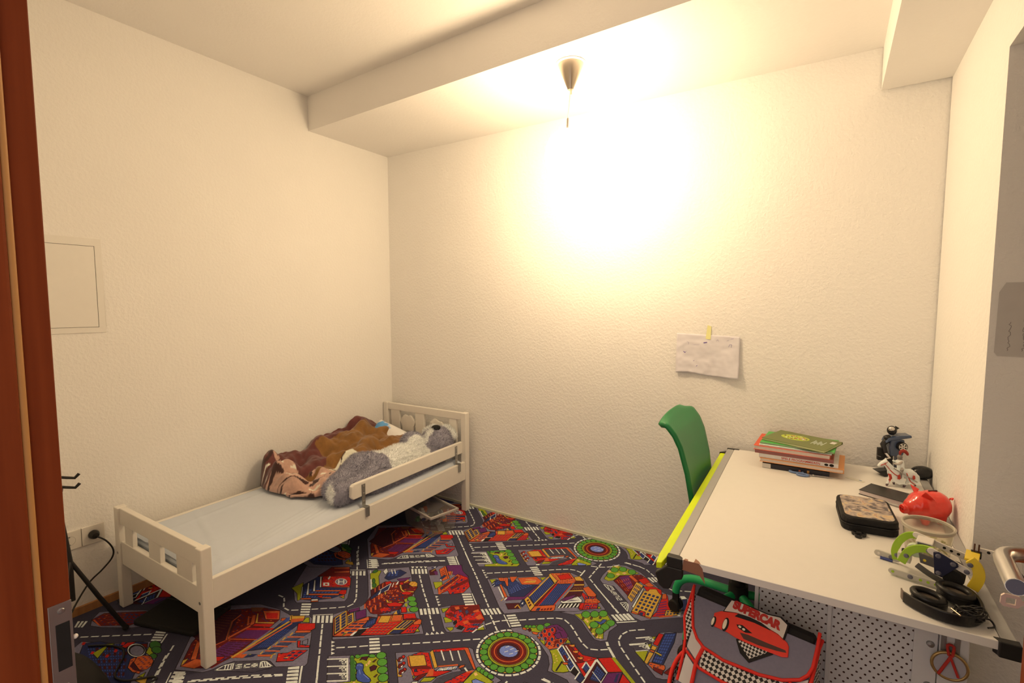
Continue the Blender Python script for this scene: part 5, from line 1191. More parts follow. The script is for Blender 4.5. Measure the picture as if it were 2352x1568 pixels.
c = MB().prism([(DW - 0.012, -DL + 0.012), (DW + 0.031, -DL + 0.016), (DW + 0.031, -DL - 0.005), (DW - 0.004, -DL - 0.005), (DW - 0.006, -DL + 0.002)], -0.034, 0.002)
c.build('corner_cap', m_cap, dk, bevel=0.002)
c = MB().prism([(-0.032, -0.014), (0.022, -0.010), (0.022, 0.003), (-0.032, 0.003)], -0.026, 0.002)
c.prism([(-0.060, -0.055), (-0.032, -0.02), (-0.032, -0.05)], -0.034, -0.006)
c.build('corner_cap', m_cap, dk, bevel=0.002)
# end frames stand upright: built in room coordinates
m_frame = mat('frame_white', (0.66, 0.66, 0.68), 0.4, var=0.03)
PX0, PX1, PY = 2.555, 2.915, -0.905


def peg_material():
    m = mat('perforated_steel', (0.64, 0.64, 0.66), 0.4, var=0.03)
    n, l = nodes_of(m)
    tc = [k for k in n if k.type == 'TEX_COORD'][0]
    sep = n.new('ShaderNodeSeparateXYZ')
    l.new(tc.outputs['Object'], sep.inputs[0])

    def mth(op, a, b=None):
        k = n.new('ShaderNodeMath')
        k.operation = op
        for i, v in enumerate((a, b)):
            if v is None:
                continue
            if isinstance(v, (int, float)):
                k.inputs[i].default_value = v
            else:
                l.new(v, k.inputs[i])
        return k.outputs[0]
    P = 0.0185
    row = mth('DIVIDE', sep.outputs['Z'], P * 0.72)
    ri = mth('FLOOR', row)
    fz = mth('SUBTRACT', mth('SUBTRACT', row, ri), 0.5)
    odd = mth('MULTIPLY', mth('MODULO', mth('ADD', ri, 1000), 2), 0.5)
    cx = mth('ADD', mth('DIVIDE', sep.outputs['X'], P), odd)
    fx = mth('SUBTRACT', mth('SUBTRACT', cx, mth('FLOOR', cx)), 0.5)
    fz2 = mth('MULTIPLY', fz, 0.72)
    r = mth('SQRT', mth('ADD', mth('MULTIPLY', fx, fx), mth('MULTIPLY', fz2, fz2)))
    hole = mth('LESS_THAN', r, 0.15)
    mx = [k for k in n if k.type == 'MIX'][0]
    m2 = n.new('ShaderNodeMix')
    m2.data_type = 'RGBA'
    l.new(hole, m2.inputs[0])
    l.new(mx.outputs[2], m2.inputs[6])
    m2.inputs[7].default_value = (0.045, 0.018, 0.012, 1)
    l.new(m2.outputs[2], n['Principled BSDF'].inputs['Base Color'])
    return m


m_peg = peg_material()


def upright(name, b, m, parent, bevel=0.002, rot=0.0):
    o = b.build(name, m, parent, bevel=bevel)
    o.matrix_local = DKI
    return o


lf = upright('pegboard_panel', MB().box(PX0, PX1, PY - 0.004, PY, 0.06, 0.602), m_peg, dk, 0)
for x in (PX0 - 0.012, 2.722):
    up = MB().box(x, x + 0.010, PY - 0.012, PY, 0.06, 0.606)
    upright('panel_edge', up, m_frame, dk, 0.0015)
upright('bolt_plate', MB().box(PX1 - 0.01, PX1 + 0.036, PY - 0.010, PY - 0.002, 0.06, 0.606), m_frame, dk, 0.0015)
lg = upright('leg', MB().box(PX1 + 0.038, 3.008, PY - 0.014, PY + 0.03, 0.02, 0.606), m_frame, dk, 0.003)
for z in (0.572, 0.508, 0.40):
    upright('bolt', MB().lathe([(0.0001, 0.006), (0.007, 0.005), (0.0085, 0)], 14, Matrix.Translation((PX1 + 0.022, PY - 0.010, z)) @ Matrix.Rotation(R(90), 4, 'X')), m_zinc, dk, 0)
br = MB()
for b in ((2.955, 2.990, 0.585, 0.600), (2.955, 2.965, 0.52, 0.585), (2.980, 2.990, 0.52, 0.585), (2.955, 2.990, 0.505, 0.52)):
    br.box(b[0], b[1], PY - 0.018, PY - 0.0145, b[2], b[3])
upright('slotted_hanger', br, m_zinc, dk, 0)
upright('foot_bar', MB().box(2.50, 3.02, PY - 0.02, PY + 0.03, 0, 0.045), m_frame, dk, 0.004)
upright('leg', MB().box(2.74, 3.00, -0.06, -0.02, 0.02, 0.64), m_frame, dk, 0.003)
upright('foot_bar', MB().box(2.50, 3.02, -0.065, -0.015, 0, 0.045), m_frame, dk, 0.004)
upright('cross_beam', MB().box(2.93, 2.97, PY, -0.06, 0.45, 0.53), m_frame, dk, 0.003)
upright('under_frame', MB().box(2.42, 2.98, PY - 0.01, PY + 0.02, 0.595, 0.618), m_frame, dk, 0.002)
upright('tilt_rod', MB().tube([(2.452, PY, 0.60), (2.452, PY, 0.545)], 0.006, 8), m_alu, dk, 0)
tpz = MB().prism([(0.012, -0.030), (0.060, -0.034), (0.075, -0.055), (0.068, -0.012), (0.058, 0.0008), (0.044, 0.0012), (0.042, 0.0006), (0.028, 0.0004), (0.016, 0.0012)], -DL - 0.0012, -DL - 0.0002, 'y')
tpz.add([(0.016, -DL - 0.001, 0.0006), (0.029, -DL - 0.001, 0.0006), (0.027, -DL + 0.008, 0.0008), (0.019, -DL + 0.009, 0.0008)], [(0, 1, 2, 3)])
tpz.add([(0.044, -DL - 0.001, 0.0006), (0.064, -DL - 0.001, 0.0006), (0.056, -DL + 0.012, 0.0008), (0.045, -DL + 0.022, 0.0008)], [(0, 1, 2, 3)])
o = tpz.build('packing_tape', mat('brown_tape', px(150, 92, 58), 0.3), None)
o.matrix_world = DK
tag(o, 'torn brown packing tape stuck on the desk edge beside the black corner', 'tape')

# medal hanging on the slotted hanger
md_ = thing('toy_medal', 'round gold-rimmed medal with red cord hanging on the desk hanger', 'medal', T(2.972, PY - 0.026, 0.475))
MB().tube([(0.033 * math.cos(g), 0, 0.033 * math.sin(g)) for g in [2 * math.pi * i / 36 for i in range(36)]], 0.0035, 8, closed=True).build('gold_rim', mat('dull_gold', (0.45, 0.30, 0.12), 0.35, metal=0.7), md_, smooth=60)
MB().lathe([(0.0001, 0.001), (0.032, 0.001), (0.032, -0.001), (0.0001, -0.001)], 30, Matrix.Rotation(R(90), 4, 'X')).build('disc', mat('medal_grey', (0.4, 0.4, 0.45), 0.4), md_)
cr_ = MB()
for p in ([(-0.02, -0.004, -0.025), (0.002, -0.004, 0.03)], [(0.016, -0.004, -0.02), (-0.002, -0.004, 0.03)], [(-0.003, -0.004, 0.028), (-0.006, 0.002, 0.05), (0.006, 0.002, 0.05), (0.003, -0.004, 0.028)]):
    cr_.tube(smoothpath(p, 3), 0.0032, 6)
cr_.build('red_cord', mat('red_cord', (0.5, 0.03, 0.02), 0.7), md_, smooth=60)

# ------------------------------------------------------------ books
def D(x, y, z=0.0, rz=0.0):
    return DK @ T(x, y, z, rz)


m_page = mat('book_pages', (0.74, 0.66, 0.60), 0.8, var=0.06, nscale=200)


def book(label, x, y, z, w, d, t, rz, cover, spine_front, spine=None, pages=None):
    b = thing('book', label, 'book', D(x, y, z, rz), 'books stacked on the desk')
    cm_ = mat('cover', cover, 0.45, var=0.04)
    ct = min(0.0016, t * 0.2)
    MB().box(0, w, 0, d, 0, ct).build('back_cover', cm_, b, bevel=0.0006)
    MB().box(0, w, 0, d, t - ct, t).build('front_cover', cm_, b, bevel=0.0006)
    y0 = 0.003
    if spine_front:
        MB().box(0.0, w, 0.0, 0.0022, ct, t - ct).build('spine', mat('spine', spine or cover, 0.45), b)
    else:
        MB().box(0.0, w, d - 0.002, d, ct, t - ct).build('spine', mat('spine', spine or cover, 0.45), b)
    MB().box(0.003, w - 0.003, y0, d - 0.003, ct, t - ct).build('pages', pages or m_page, b)
    return b


bz = 0.0006
S_BOOK = [
    ('black-spined book at the bottom of the stack under the white spine', 0.138, -0.208, 0.242, 0.17, 0.021, R(-2), (0.022, 0.02, 0.03), True, None),
    ('thin green magazine just above the lowest black book', 0.150, -0.198, 0.215, 0.17, 0.005, R(-1), px(120, 120, 60), False, None),
    ('orange and white book jutting out right below the white spine', 0.128, -0.212, 0.30, 0.20, 0.016, R(-3), px(222, 132, 60), False, None),
    ('white-spined book with red lettering in the middle of the stack', 0.124, -0.205, 0.285, 0.19, 0.018, R(-3), px(214, 180, 140), True, px(226, 196, 158)),
    ('brown-red book above the white spine with red lettering', 0.108, -0.206, 0.285, 0.19, 0.016, R(-3), px(160, 70, 44), True, px(150, 84, 66)),
    ('orange-red covered book showing its pale page edges', 0.104, -0.212, 0.278, 0.20, 0.018, R(-4), px(214, 74, 36), False, None),
    ('thin white booklet under the green cover', 0.124, -0.206, 0.262, 0.19, 0.005, R(-5), px(230, 210, 180), False, None),
    ('bright green and yellow book just below the top of the stack', 0.126, -0.196, 0.27, 0.19, 0.007, R(-6), px(86, 150, 56), False, None),
]
books = []
for (lab, x, y, w_, d_, t_, rz, cov, sf, spc) in [(s[0], s[1], s[2], s[3], s[4], s[5], s[6], s[7], s[8], s[9]) for s in S_BOOK]:
    books.append((book(lab, x, y, bz, w_, d_, t_, rz, cov, sf, spc), bz, w_, d_, t_))
    bz += t_ + 0.0003
m_redink = mat('red_print', (0.55, 0.06, 0.03), 0.6)
b3 = books[3]
lettering('spine_text', 'SPIELE PROGRAMMIEREN', 0.0125, m_redink, b3[0], Matrix.Translation((0.155, -0.0003, 0.009)) @ Matrix.Rotation(R(90), 4, 'X'), 0.0002, 0.0002)
MB().ell((0.245, -0.0003, 0.009), (0.007, 0.0006, 0.005), 10, 6).build('spine_emblem', m_blackm, b3[0])
MB().ell((0.263, -0.0003, 0.009), (0.008, 0.0006, 0.006), 10, 6).build('spine_emblem', m_blackm, b3[0])
b0 = books[0][0]
MB().box(0.0, 0.032, -0.0006, 0.0004, 0.001, 0.020).build('spine_label', mat('white_label', (0.7, 0.66, 0.62), 0.5), b0)
sq = MB().box(0.135, 0.142, -0.0006, 0.0004, 0.006, 0.013)
sq.build('spine_mark', mat('orange_mark', (0.6, 0.15, 0.04), 0.5), b0)
sq = MB().box(0.165, 0.173, -0.0006, 0.0004, 0.006, 0.015)
sq.build('spine_mark', mat('amber_mark', (0.65, 0.33, 0.08), 0.5), b0)
MB().box(0.03, 0.10, 0.05, 0.17, 0.0070, 0.0076).build('cover_panel', mat('yellow_panel', px(240, 196, 30), 0.5), books[7][0])
top = book('dark olive green book lying askew on top of the stack', 0.130, -0.160, bz, 0.25, 0.172, 0.010, R(-22), px(112, 104, 44), False, None, mat('cream_pages', px(222, 196, 120), 0.8))
tt = 0.0102
mo = MB()
mo.prism([(0.095 + 0.056 * math.cos(2 * math.pi * i / 28), 0.098 + 0.038 * math.sin(2 * math.pi * i / 28)) for i in range(28)], tt - 0.0004, tt)
mo.build('cover_oval', mat('oval_olive', px(176, 166, 40), 0.5), top)
rn = random.Random(5)
for nm, cc in (('pale', px(228, 200, 170)), ('red', px(200, 90, 60)), ('brown', px(120, 80, 60))):
    sp_ = MB()
    for i in range(16):
        g, rr = rn.uniform(0, 6.28), rn.random() ** 0.5
        x, y = 0.095 + 0.046 * rr * math.cos(g), 0.098 + 0.028 * rr * math.sin(g)
        s = rn.uniform(0.0025, 0.005)
        k_ = {'pale': 1, 'red': 2, 'brown': 3}[nm]
        sp_.prism([(x - s, y), (x, y - s), (x + s, y), (x, y + s)], tt, tt + 0.0002 * k_)
    sp_.build('cover_picture', mat('print_' + nm, cc, 0.6), top)
tx = MB()
for i in range(7):
    x = 0.172 + i * 0.0065
    stroke(tx, [(x, 0.06 + 0.01 * (i % 2)), (x, 0.118 - 0.012 * (i % 3))], 0.0022, tt + 0.0002)
tx.build('cover_text', mat('pale_print', px(228, 214, 170), 0.6), top)
MB().box(0.222, 0.240, 0.115, 0.145, tt - 0.0002, tt + 0.0002).build('price_sticker', mat('sticker', (0.75, 0.72, 0.7), 0.5), top)

# scissors
sc = thing('scissors', 'pair of scissors with grey-blue handles lying before the books', 'scissors', D(0.243, -0.228, 0.001, R(2)))
m_sch = mat('scissor_grip', px(112, 116, 122), 0.45)
for (cx, cy, rx, ry, nm) in ((0.022, 0.012, 0.024, 0.011, 'handle'), (0.045, -0.014, 0.020, 0.012, 'handle')):
    MB().tube([(cx + rx * math.cos(g), cy + ry * math.sin(g), 0.004) for g in [2 * math.pi * i / 24 for i in range(24)]], 0.004, 8, closed=True).build(nm, m_sch, sc, smooth=60)
MB().prism([(0.058, 0.006), (0.09, 0.002), (0.166, -0.003), (0.09, -0.008), (0.060, -0.010)], 0.002, 0.0035).build('blade', m_steel, sc)
MB().prism([(0.058, 0.008), (0.085, 0.008), (0.164, 0.001), (0.085, -0.003), (0.060, -0.004)], 0.0036, 0.005).build('blade', m_steel, sc)
MB().lathe([(0.0001, 0.0072), (0.004, 0.0068), (0.0045, 0.003)], 12, Matrix.Translation((0.082, 0, 0))).build('rivet', m_steel, sc, smooth=40)
er = thing('paper_label', 'small cream card label with blue print lying on the desk', 'card', D(0.466, -0.196, 0.0004, R(-32)))
MB().box(-0.032, 0.032, -0.009, 0.009, 0, 0.0008).build('card', mat('cream_card', (0.72, 0.70, 0.62), 0.6), er)
MB().box(0.012, 0.022, 0.002, 0.008, 0.0008, 0.001).build('blue_print', mat('blue_print', (0.15, 0.25, 0.45), 0.6), er)

# ------------------------------------------------------------ toy robot on a black base
rb = thing('toy_robot', 'blue and black toy robot with a car wheel on its chest', 'toy robot', D(0.60, -0.035, 0.0, R(20)))
m_rblue = mat('robot_blue', (0.055, 0.085, 0.165), 0.25, coat=0.5)
m_chrome = mat('chrome_toy', (0.7, 0.66, 0.62), 0.15, metal=1)
m_rblack = mat('robot_black', (0.014, 0.013, 0.014), 0.3)
for s in (-1, 1):
    lgp = MB().prism([(s * 0.008, 0.0), (s * 0.030, 0.0), (s * 0.027, 0.03), (s * 0.024, 0.075), (s * 0.006, 0.075), (s * 0.006, 0.03)], -0.012, 0.010, 'y')
    l_o = lgp.build('leg', m_rblack if s < 0 else m_rblue, rb, bevel=0.002)
    MB().box(min(s * 0.006, s * 0.034), max(s * 0.006, s * 0.034), -0.026, 0.014, 0, 0.012).build('boot', m_rblack, l_o, bevel=0.002)
MB().prism([(-0.018, 0.072), (0.024, 0.072), (0.034, 0.10), (0.030, 0.140), (-0.016, 0.145), (-0.024, 0.11)], -0.016, 0.014, 'y').build('torso', m_rblue, rb, bevel=0.003)
MB().prism([(-0.038, 0.128), (-0.02, 0.138), (0.052, 0.152), (0.050, 0.162), (0.010, 0.160), (-0.030, 0.148)], -0.024, 0.020, 'y').build('bonnet', m_rblue, rb, bevel=0.003)
wh = MB().lathe([(0.0001, 0.010), (0.017, 0.010), (0.0185, 0.006), (0.0185, -0.004), (0.0001, -0.004)], 20, Matrix.Translation((0.018, -0.020, 0.116)) @ Matrix.Rotation(R(90), 4, 'X')).build('wheel', m_rblack, rb, smooth=40)
sp_ = MB()
for k in range(6):
    g = R(60 * k)
    sp_.prism([(0.002, -0.0016), (0.013, -0.0026), (0.013, 0.0026), (0.002, 0.0016)], 0, 0.0008, M=Matrix.Translation((0.018, -0.0302, 0.116)) @ Matrix.Rotation(R(90), 4, 'X') @ Matrix.Rotation(g, 4, 'Z'))
sp_.lathe([(0.013, 0), (0.0145, 0.0008), (0.0145, 0)], 20, Matrix.Translation((0.018, -0.0302, 0.116)) @ Matrix.Rotation(R(90), 4, 'X'))
sp_.build('wheel_rim', m_white, wh)
arm = MB().tube([(-0.024, 0, 0.138), (-0.042, -0.006, 0.118), (-0.036, -0.016, 0.085)], [0.012, 0.010, 0.008], 10)
ar = arm.build('arm', m_rblack, rb, smooth=60)
MB().tube([(-0.036, -0.016, 0.085), (-0.026, -0.028, 0.068), (-0.046, -0.030, 0.064)], [0.006, 0.005, 0.004], 8).build('forearm', m_chrome, ar, smooth=60)
MB().box(-0.060, -0.030, -0.012, 0.004, 0.052, 0.104).build('shield', m_rblack, rb, bevel=0.003)
MB().tube([(-0.055, -0.02, 0.070), (-0.072, -0.024, 0.078)], 0.002, 6).build('blaster', m_zinc, rb, smooth=60)
hd_ = MB().ell((-0.010, -0.002, 0.176), (0.017, 0.016, 0.019), 16, 10).build('head', m_rblack, rb, smooth=60)
MB().ell((-0.015, -0.010, 0.184), (0.012, 0.010, 0.010), 12, 8).build('helmet', m_chrome, hd_, smooth=60)
MB().prism([(0.002, 0.178), (0.016, 0.186), (0.004, 0.194)], -0.004, 0.004, 'y').build('crest', m_rblack, hd_)
MB().ell((-0.026, -0.006, 0.146), (0.014, 0.014, 0.012), 12, 8).build('shoulder', m_rblack, rb, smooth=60)

bs = thing('black_toy_base', 'glossy black wedge and dome toy pieces behind the knight', 'toy', D(0.62, -0.045, 0.0, R(22)))
# lies around the robot's boots: wedge at the left, humped shell at the right
MB().prism([(-0.100, 0.020), (-0.060, 0.026), (-0.045, 0.026), (-0.045, 0.002), (-0.070, 0.0)], -0.040, 0.0, 'y').build('wedge', mat('glossy_black', (0.014, 0.014, 0.016), 0.15), bs, bevel=0.002)
MB().ell((0.055, -0.045, 0.024), (0.040, 0.030, 0.026), 20, 12, M=None).build('shell', mat('glossy_black_b', (0.014, 0.014, 0.016), 0.15), bs, smooth=60)
MB().prism([(-0.05, -0.042), (0.03, -0.058), (0.03, -0.040), (-0.05, -0.030)], 0.0, 0.006).build('link', m_rblack, bs)

# ------------------------------------------------------------ knight on a horse (x towards the tail)
HM = D(0.600, -0.195, 0.0, R(14))
kn = thing('knight_figurine', 'toy knight riding a white horse with red lion caparison', 'figurine', HM)
m_hw = vmat('painted_horse', 0.45, var=0.05)
ch_h = [
    [(-0.020, 0, 0.052, 0.017), (0.010, 0, 0.050, 0.016), (0.034, 0, 0.052, 0.018)],
    [(-0.022, 0, 0.060, 0.014), (-0.036, 0, 0.080, 0.011), (-0.044, 0, 0.092, 0.009)],
    [(-0.044, 0, 0.092, 0.0095), (-0.056, -0.001, 0.084, 0.0075), (-0.064, -0.002, 0.076, 0.006)],
    [(-0.040, 0.004, 0.098, 0.003), (-0.042, 0.005, 0.106, 0.002)],
    [(-0.026, -0.008, 0.044, 0.009), (-0.034, -0.010, 0.022, 0.0055), (-0.040, -0.011, 0.004, 0.0045)],
    [(-0.018, 0.008, 0.044, 0.009), (-0.012, 0.010, 0.022, 0.0055), (-0.010, 0.010, 0.004, 0.0045)],
    [(0.034, -0.009, 0.046, 0.011), (0.026, -0.011, 0.024, 0.006), (0.014, -0.012, 0.004, 0.0045)],
    [(0.038, 0.009, 0.046, 0.011), (0.050, 0.010, 0.024, 0.006), (0.058, 0.010, 0.004, 0.0045)],
    [(0.048, 0, 0.056, 0.006), (0.062, 0, 0.042, 0.005), (0.066, 0, 0.024, 0.003)],
]
cwh, crd, cbn = px(232, 208, 168), px(186, 50, 26), px(92, 60, 50)


def hcol(co):
    x, y, z = co
    if z < 0.010:
        return cbn
    if -0.035 < x < -0.022 and z < 0.05 and y < 0:
        return crd
    if abs((x + 0.046) * 0.8 - (z - 0.088)) < 0.0014 and -0.062 < x < -0.03:
        return crd
    return cwh


blob('horse', ch_h, 0.0026, m_hw, kn, hcol, 4)
cap_ = MB()
for s in (-1, 1):
    cap_.add([(-0.032, s * 0.012, 0.066), (0.004, s * 0.020, 0.064), (0.014, s * 0.023, 0.018), (-0.006, s * 0.024, 0.014), (-0.024, s * 0.020, 0.026)], [(0, 1, 2, 3, 4)])
    cap_.add([(0.014, s * 0.020, 0.064), (0.050, s * 0.016, 0.062), (0.060, s * 0.020, 0.020), (0.040, s * 0.024, 0.016), (0.026, s * 0.023, 0.026)], [(0, 1, 2, 3, 4)])
co_ = cap_.build('caparison', mat('painted_cloth', cwh, 0.5), kn, solid=0.002)
lion = MB()
for (x, z, s) in ((-0.006, 0.042, 1.0), (0.040, 0.044, 0.9)):
    P = [(0, 8), (3, 6), (1, 4), (4, 1), (2, -1), (4, -5), (1, -4), (0, -8), (-2, -4), (-5, -6), (-3, -2), (-5, 0), (-2, 1), (-5, 4), (-2, 4), (-3, 7)]
    lion.prism([(x + p[0] * 0.00125 * s, z + p[1] * 0.00125 * s) for p in P], -0.0255, -0.0222, 'y')
lion.build('lion_emblem', mat('emblem_red', crd, 0.5), co_)
rims = MB()
rims.tube([(-0.034, -0.0135, 0.066), (-0.020, -0.022, 0.052), (0.002, -0.0225, 0.040)], 0.0016, 6).tube([(-0.060, -0.008, 0.080), (-0.048, -0.0105, 0.086), (-0.034, -0.013, 0.068)], 0.0014, 6).tube([(0.016, -0.0245, 0.060), (0.028, -0.0255, 0.030), (0.044, -0.0255, 0.018)], 0.0016, 6)
rims.build('red_trim', mat('trim_red', crd, 0.5), co_, smooth=60)
kc = [
    [(0.006, 0, 0.072, 0.012), (0.004, 0, 0.092, 0.012), (0.003, 0, 0.100, 0.010)],
    [(0.002, 0, 0.114, 0.0095)],
    [(0.004, -0.010, 0.098, 0.005), (-0.008, -0.016, 0.090, 0.0045), (-0.018, -0.012, 0.090, 0.004)],
    [(0.004, 0.010, 0.098, 0.005), (-0.006, 0.015, 0.090, 0.0045), (-0.014, 0.012, 0.094, 0.004)],
    [(0.006, -0.012, 0.070, 0.006), (0.000, -0.020, 0.056, 0.005), (-0.002, -0.022, 0.040, 0.0045)],
    [(0.006, 0.012, 0.070, 0.006), (0.000, 0.020, 0.056, 0.005), (-0.002, 0.022, 0.040, 0.0045)],
]
blob('rider', kc, 0.0022, m_hw, kn, lambda c: (0.22, 0.20, 0.19) if c.z > 0.104 or (abs(c.y) > 0.013 and c.z < 0.07) else (0.5, 0.46, 0.42) if abs(c.y) > 0.012 else cwh, 3)
MB().tube(smoothpath([(0.002, 0, 0.122), (0.004, 0.0, 0.134), (0.014, 0, 0.138), (0.024, 0, 0.130), (0.026, 0, 0.122)], 4), [0.003 + 0.0035 * math.sin(math.pi * i / 16) for i in range(17)], 8).build('plume', mat('plume_red', (0.30, 0.03, 0.02), 0.7), kn, smooth=60)
MB().tube([(-0.022, -0.018, 0.074), (0.048, -0.030, 0.030)], 0.0022, 8).build('lance', m_zinc, kn, smooth=60)

# ------------------------------------------------------------ notebook, pen, pencil case, small toy
nb = thing('black_notebook', 'thick black notebook lying between the pencil case and red pig', 'notebook', D(0.512, -0.262, 0.0, R(-26)))
MB().box(0, 0.145, -0.098, 0, 0.0, 0.002).build('back_cover', m_blackm, nb)
MB().box(0.002, 0.143, -0.096, -0.003, 0.002, 0.016).build('pages', mat('pink_pages', (0.72, 0.64, 0.64), 0.8), nb)
MB().box(0, 0.145, -0.098, 0, 0.016, 0.018).build('front_cover', mat('notebook_black', (0.03, 0.028, 0.028), 0.3), nb, bevel=0.0006)
MB().tube([(0.002, -0.001, 0.018), (-0.004, -0.012, 0.010), (0.004, -0.05, 0.0185)], 0.0012, 6).build('elastic_band', m_black, nb, smooth=60)
pn = thing('silver_pen', 'slim grey pen lying in front of the black notebook', 'pen', D(0.545, -0.402, 0.0045, R(-30)))
MB().tube([(0, 0, 0), (0.085, 0, 0)], 0.0042, 10).build('barrel', m_alu, pn, smooth=50)
MB().tube([(-0.012, 0, 0), (0, 0, 0)], [0.0008, 0.004], 10).build('tip', m_zinc, pn, smooth=50)
MB().box(0.05, 0.086, -0.001, 0.001, 0.004, 0.0055).build('clip', m_steel, pn)


def rrect(hx, hy, r, n=5):
    P = []
    for (sx, sy, a0) in ((1, 1, 0), (-1, 1, 90), (-1, -1, 180), (1, -1, 270)):
        for i in range(n + 1):
            g = R(a0 + 90 * i / n)
            P.append((sx * (hx - r) + r * math.cos(g), sy * (hy - r) + r * math.sin(g)))
    return P


pc = thing('pencil_case', 'black zipped pencil case with a tan picture lid on the desk', 'pencil case', D(0.473, -0.592, 0.0, R(4)))
MB().prism(rrect(0.074, 0.098, 0.028), 0.0, 0.023).build('lower_shell', m_blackm, pc, bevel=0.006)
MB().prism(rrect(0.0735, 0.0975, 0.028), 0.0245, 0.047).build('upper_shell', m_blackm, pc, bevel=0.007)
MB().prism(rrect(0.075, 0.099, 0.029), 0.0225, 0.025).build('zip', m_black, pc)


def picture_material():
    m = mat('case_picture', px(176, 140, 104), 0.35, var=0.05)
    n, l = nodes_of(m)
    tc = [k for k in n if k.type == 'TEX_COORD'][0]
    nz = n.new('ShaderNodeTexNoise')
    nz.inputs['Scale'].default_value = 26
    nz.inputs['Detail'].default_value = 3
    nz.inputs['Distortion'].default_value = 1.6
    l.new(tc.outputs['Object'], nz.inputs['Vector'])
    cr = n.new('ShaderNodeValToRGB')
    e = cr.color_ramp.elements
    e[0].position, e[0].color = 0.36, (*px(84, 66, 54), 1)
    e[1].position, e[1].color = 0.44, (*px(150, 116, 86), 1)
    for p, c in ((0.52, px(178, 142, 106)), (0.60, px(206, 158, 92)), (0.66, px(170, 108, 80)), (0.74, px(190, 160, 120))):
        k = e.new(p)
        k.color = (*c, 1)
    l.new(nz.outputs['Fac'], cr.inputs[0])
    mx = [k for k in n if k.type == 'MIX'][0]
    l.new(cr.outputs[0], mx.inputs[6])
    return m


MB().prism(rrect(0.064, 0.088, 0.022), 0.0465, 0.0482).build('picture_panel', picture_material(), pc)
ft = thing('fidget_toy', 'small black round fidget toy beside the pencil case', 'toy', D(0.449, -0.715, 0.0, 0.4))
for k in range(3):
    g = R(120 * k)
    MB().lathe([(0.004, 0.010), (0.0095, 0.011), (0.011, 0.006), (0.0095, 0.0), (0.004, 0.001), (0.004, 0.010)], 14, Matrix.Translation((0.0105 * math.cos(g), 0.0105 * math.sin(g), 0))).build('ring', mat('fidget_black', (0.02, 0.02, 0.02), 0.2), ft, smooth=40)
MB().lathe([(0.0001, 0.0125), (0.007, 0.012), (0.008, 0.0), (0.0001, 0.0)], 14).build('hub', m_blackm, ft, smooth=40)

# ------------------------------------------------------------ red piggy bank (faces -x, a little towards the room)
PGM = D(0.640, -0.508, 0.0, R(28))
pg = thing('piggy_bank', 'glossy red piggy bank against the right wall on the desk', 'piggy bank', PGM)
m_pig = mat('pig_red', px(216, 44, 24, 1.05), 0.22, var=0.03, coat=0.6)
pch = [
    [(-0.014, 0, 0.056, 0.046), (0.010, 0, 0.058, 0.047), (0.018, 0, 0.058, 0.046)],
    [(-0.038, 0, 0.050, 0.033), (-0.050, 0, 0.046, 0.020), (-0.058, 0, 0.045, 0.0165)],
]
MB().lathe([(0.0001, 0.001), (0.0125, 0.0008), (0.015, -0.002), (0.0155, -0.012)], 22, Matrix.Translation((-0.078, 0, 0.045)) @ Matrix.Rotation(R(-90), 4, 'Y')).build('snout', m_pig, pg, smooth=40)
for sx in (-0.022, 0.026):
    for sy in (-0.022, 0.022):
        pch.append([(sx, sy, 0.03, 0.015), (sx, sy, 0.0125, 0.0125)])
pbody = blob('body', pch, 0.0035, m_pig, pg, None, 5)
for s in (-1, 1):
    e_ = MB()
    e_.add([(-0.034, s * 0.010, 0.088), (-0.012, s * 0.020, 0.102), (-0.006, s * 0.042, 0.088), (-0.034, s * 0.034, 0.116)], [(0, 1, 3), (1, 2, 3), (2, 0, 3), (0, 2, 1)])
    e_.build('ear', m_pig, pg, bevel=0.002)
    MB().ell((-0.052, s * 0.017, 0.066), 0.004, 10, 8).build('eye', m_pig, pg, smooth=60)
    MB().lathe([(0.0001, 0.0), (0.0028, 0.0003)], 8, Matrix.Translation((-0.0794, s * 0.0048, 0.046)) @ Matrix.Rotation(R(-90), 4, 'Y')).build('nostril', mat('nostril_red', (0.12, 0.01, 0.008), 0.5), pg)
MB().box(0.000, 0.026, -0.0016, 0.0016, 0.100, 0.1062).build('coin_slot', mat('slot_dark', (0.05, 0.005, 0.004), 0.6), pg)
MB().tube(smoothpath([(0.062, 0, 0.066), (0.070, 0.006, 0.074), (0.072, -0.003, 0.080), (0.067, -0.004, 0.076)], 4), 0.0028, 8).build('tail', m_pig, pg, smooth=60)

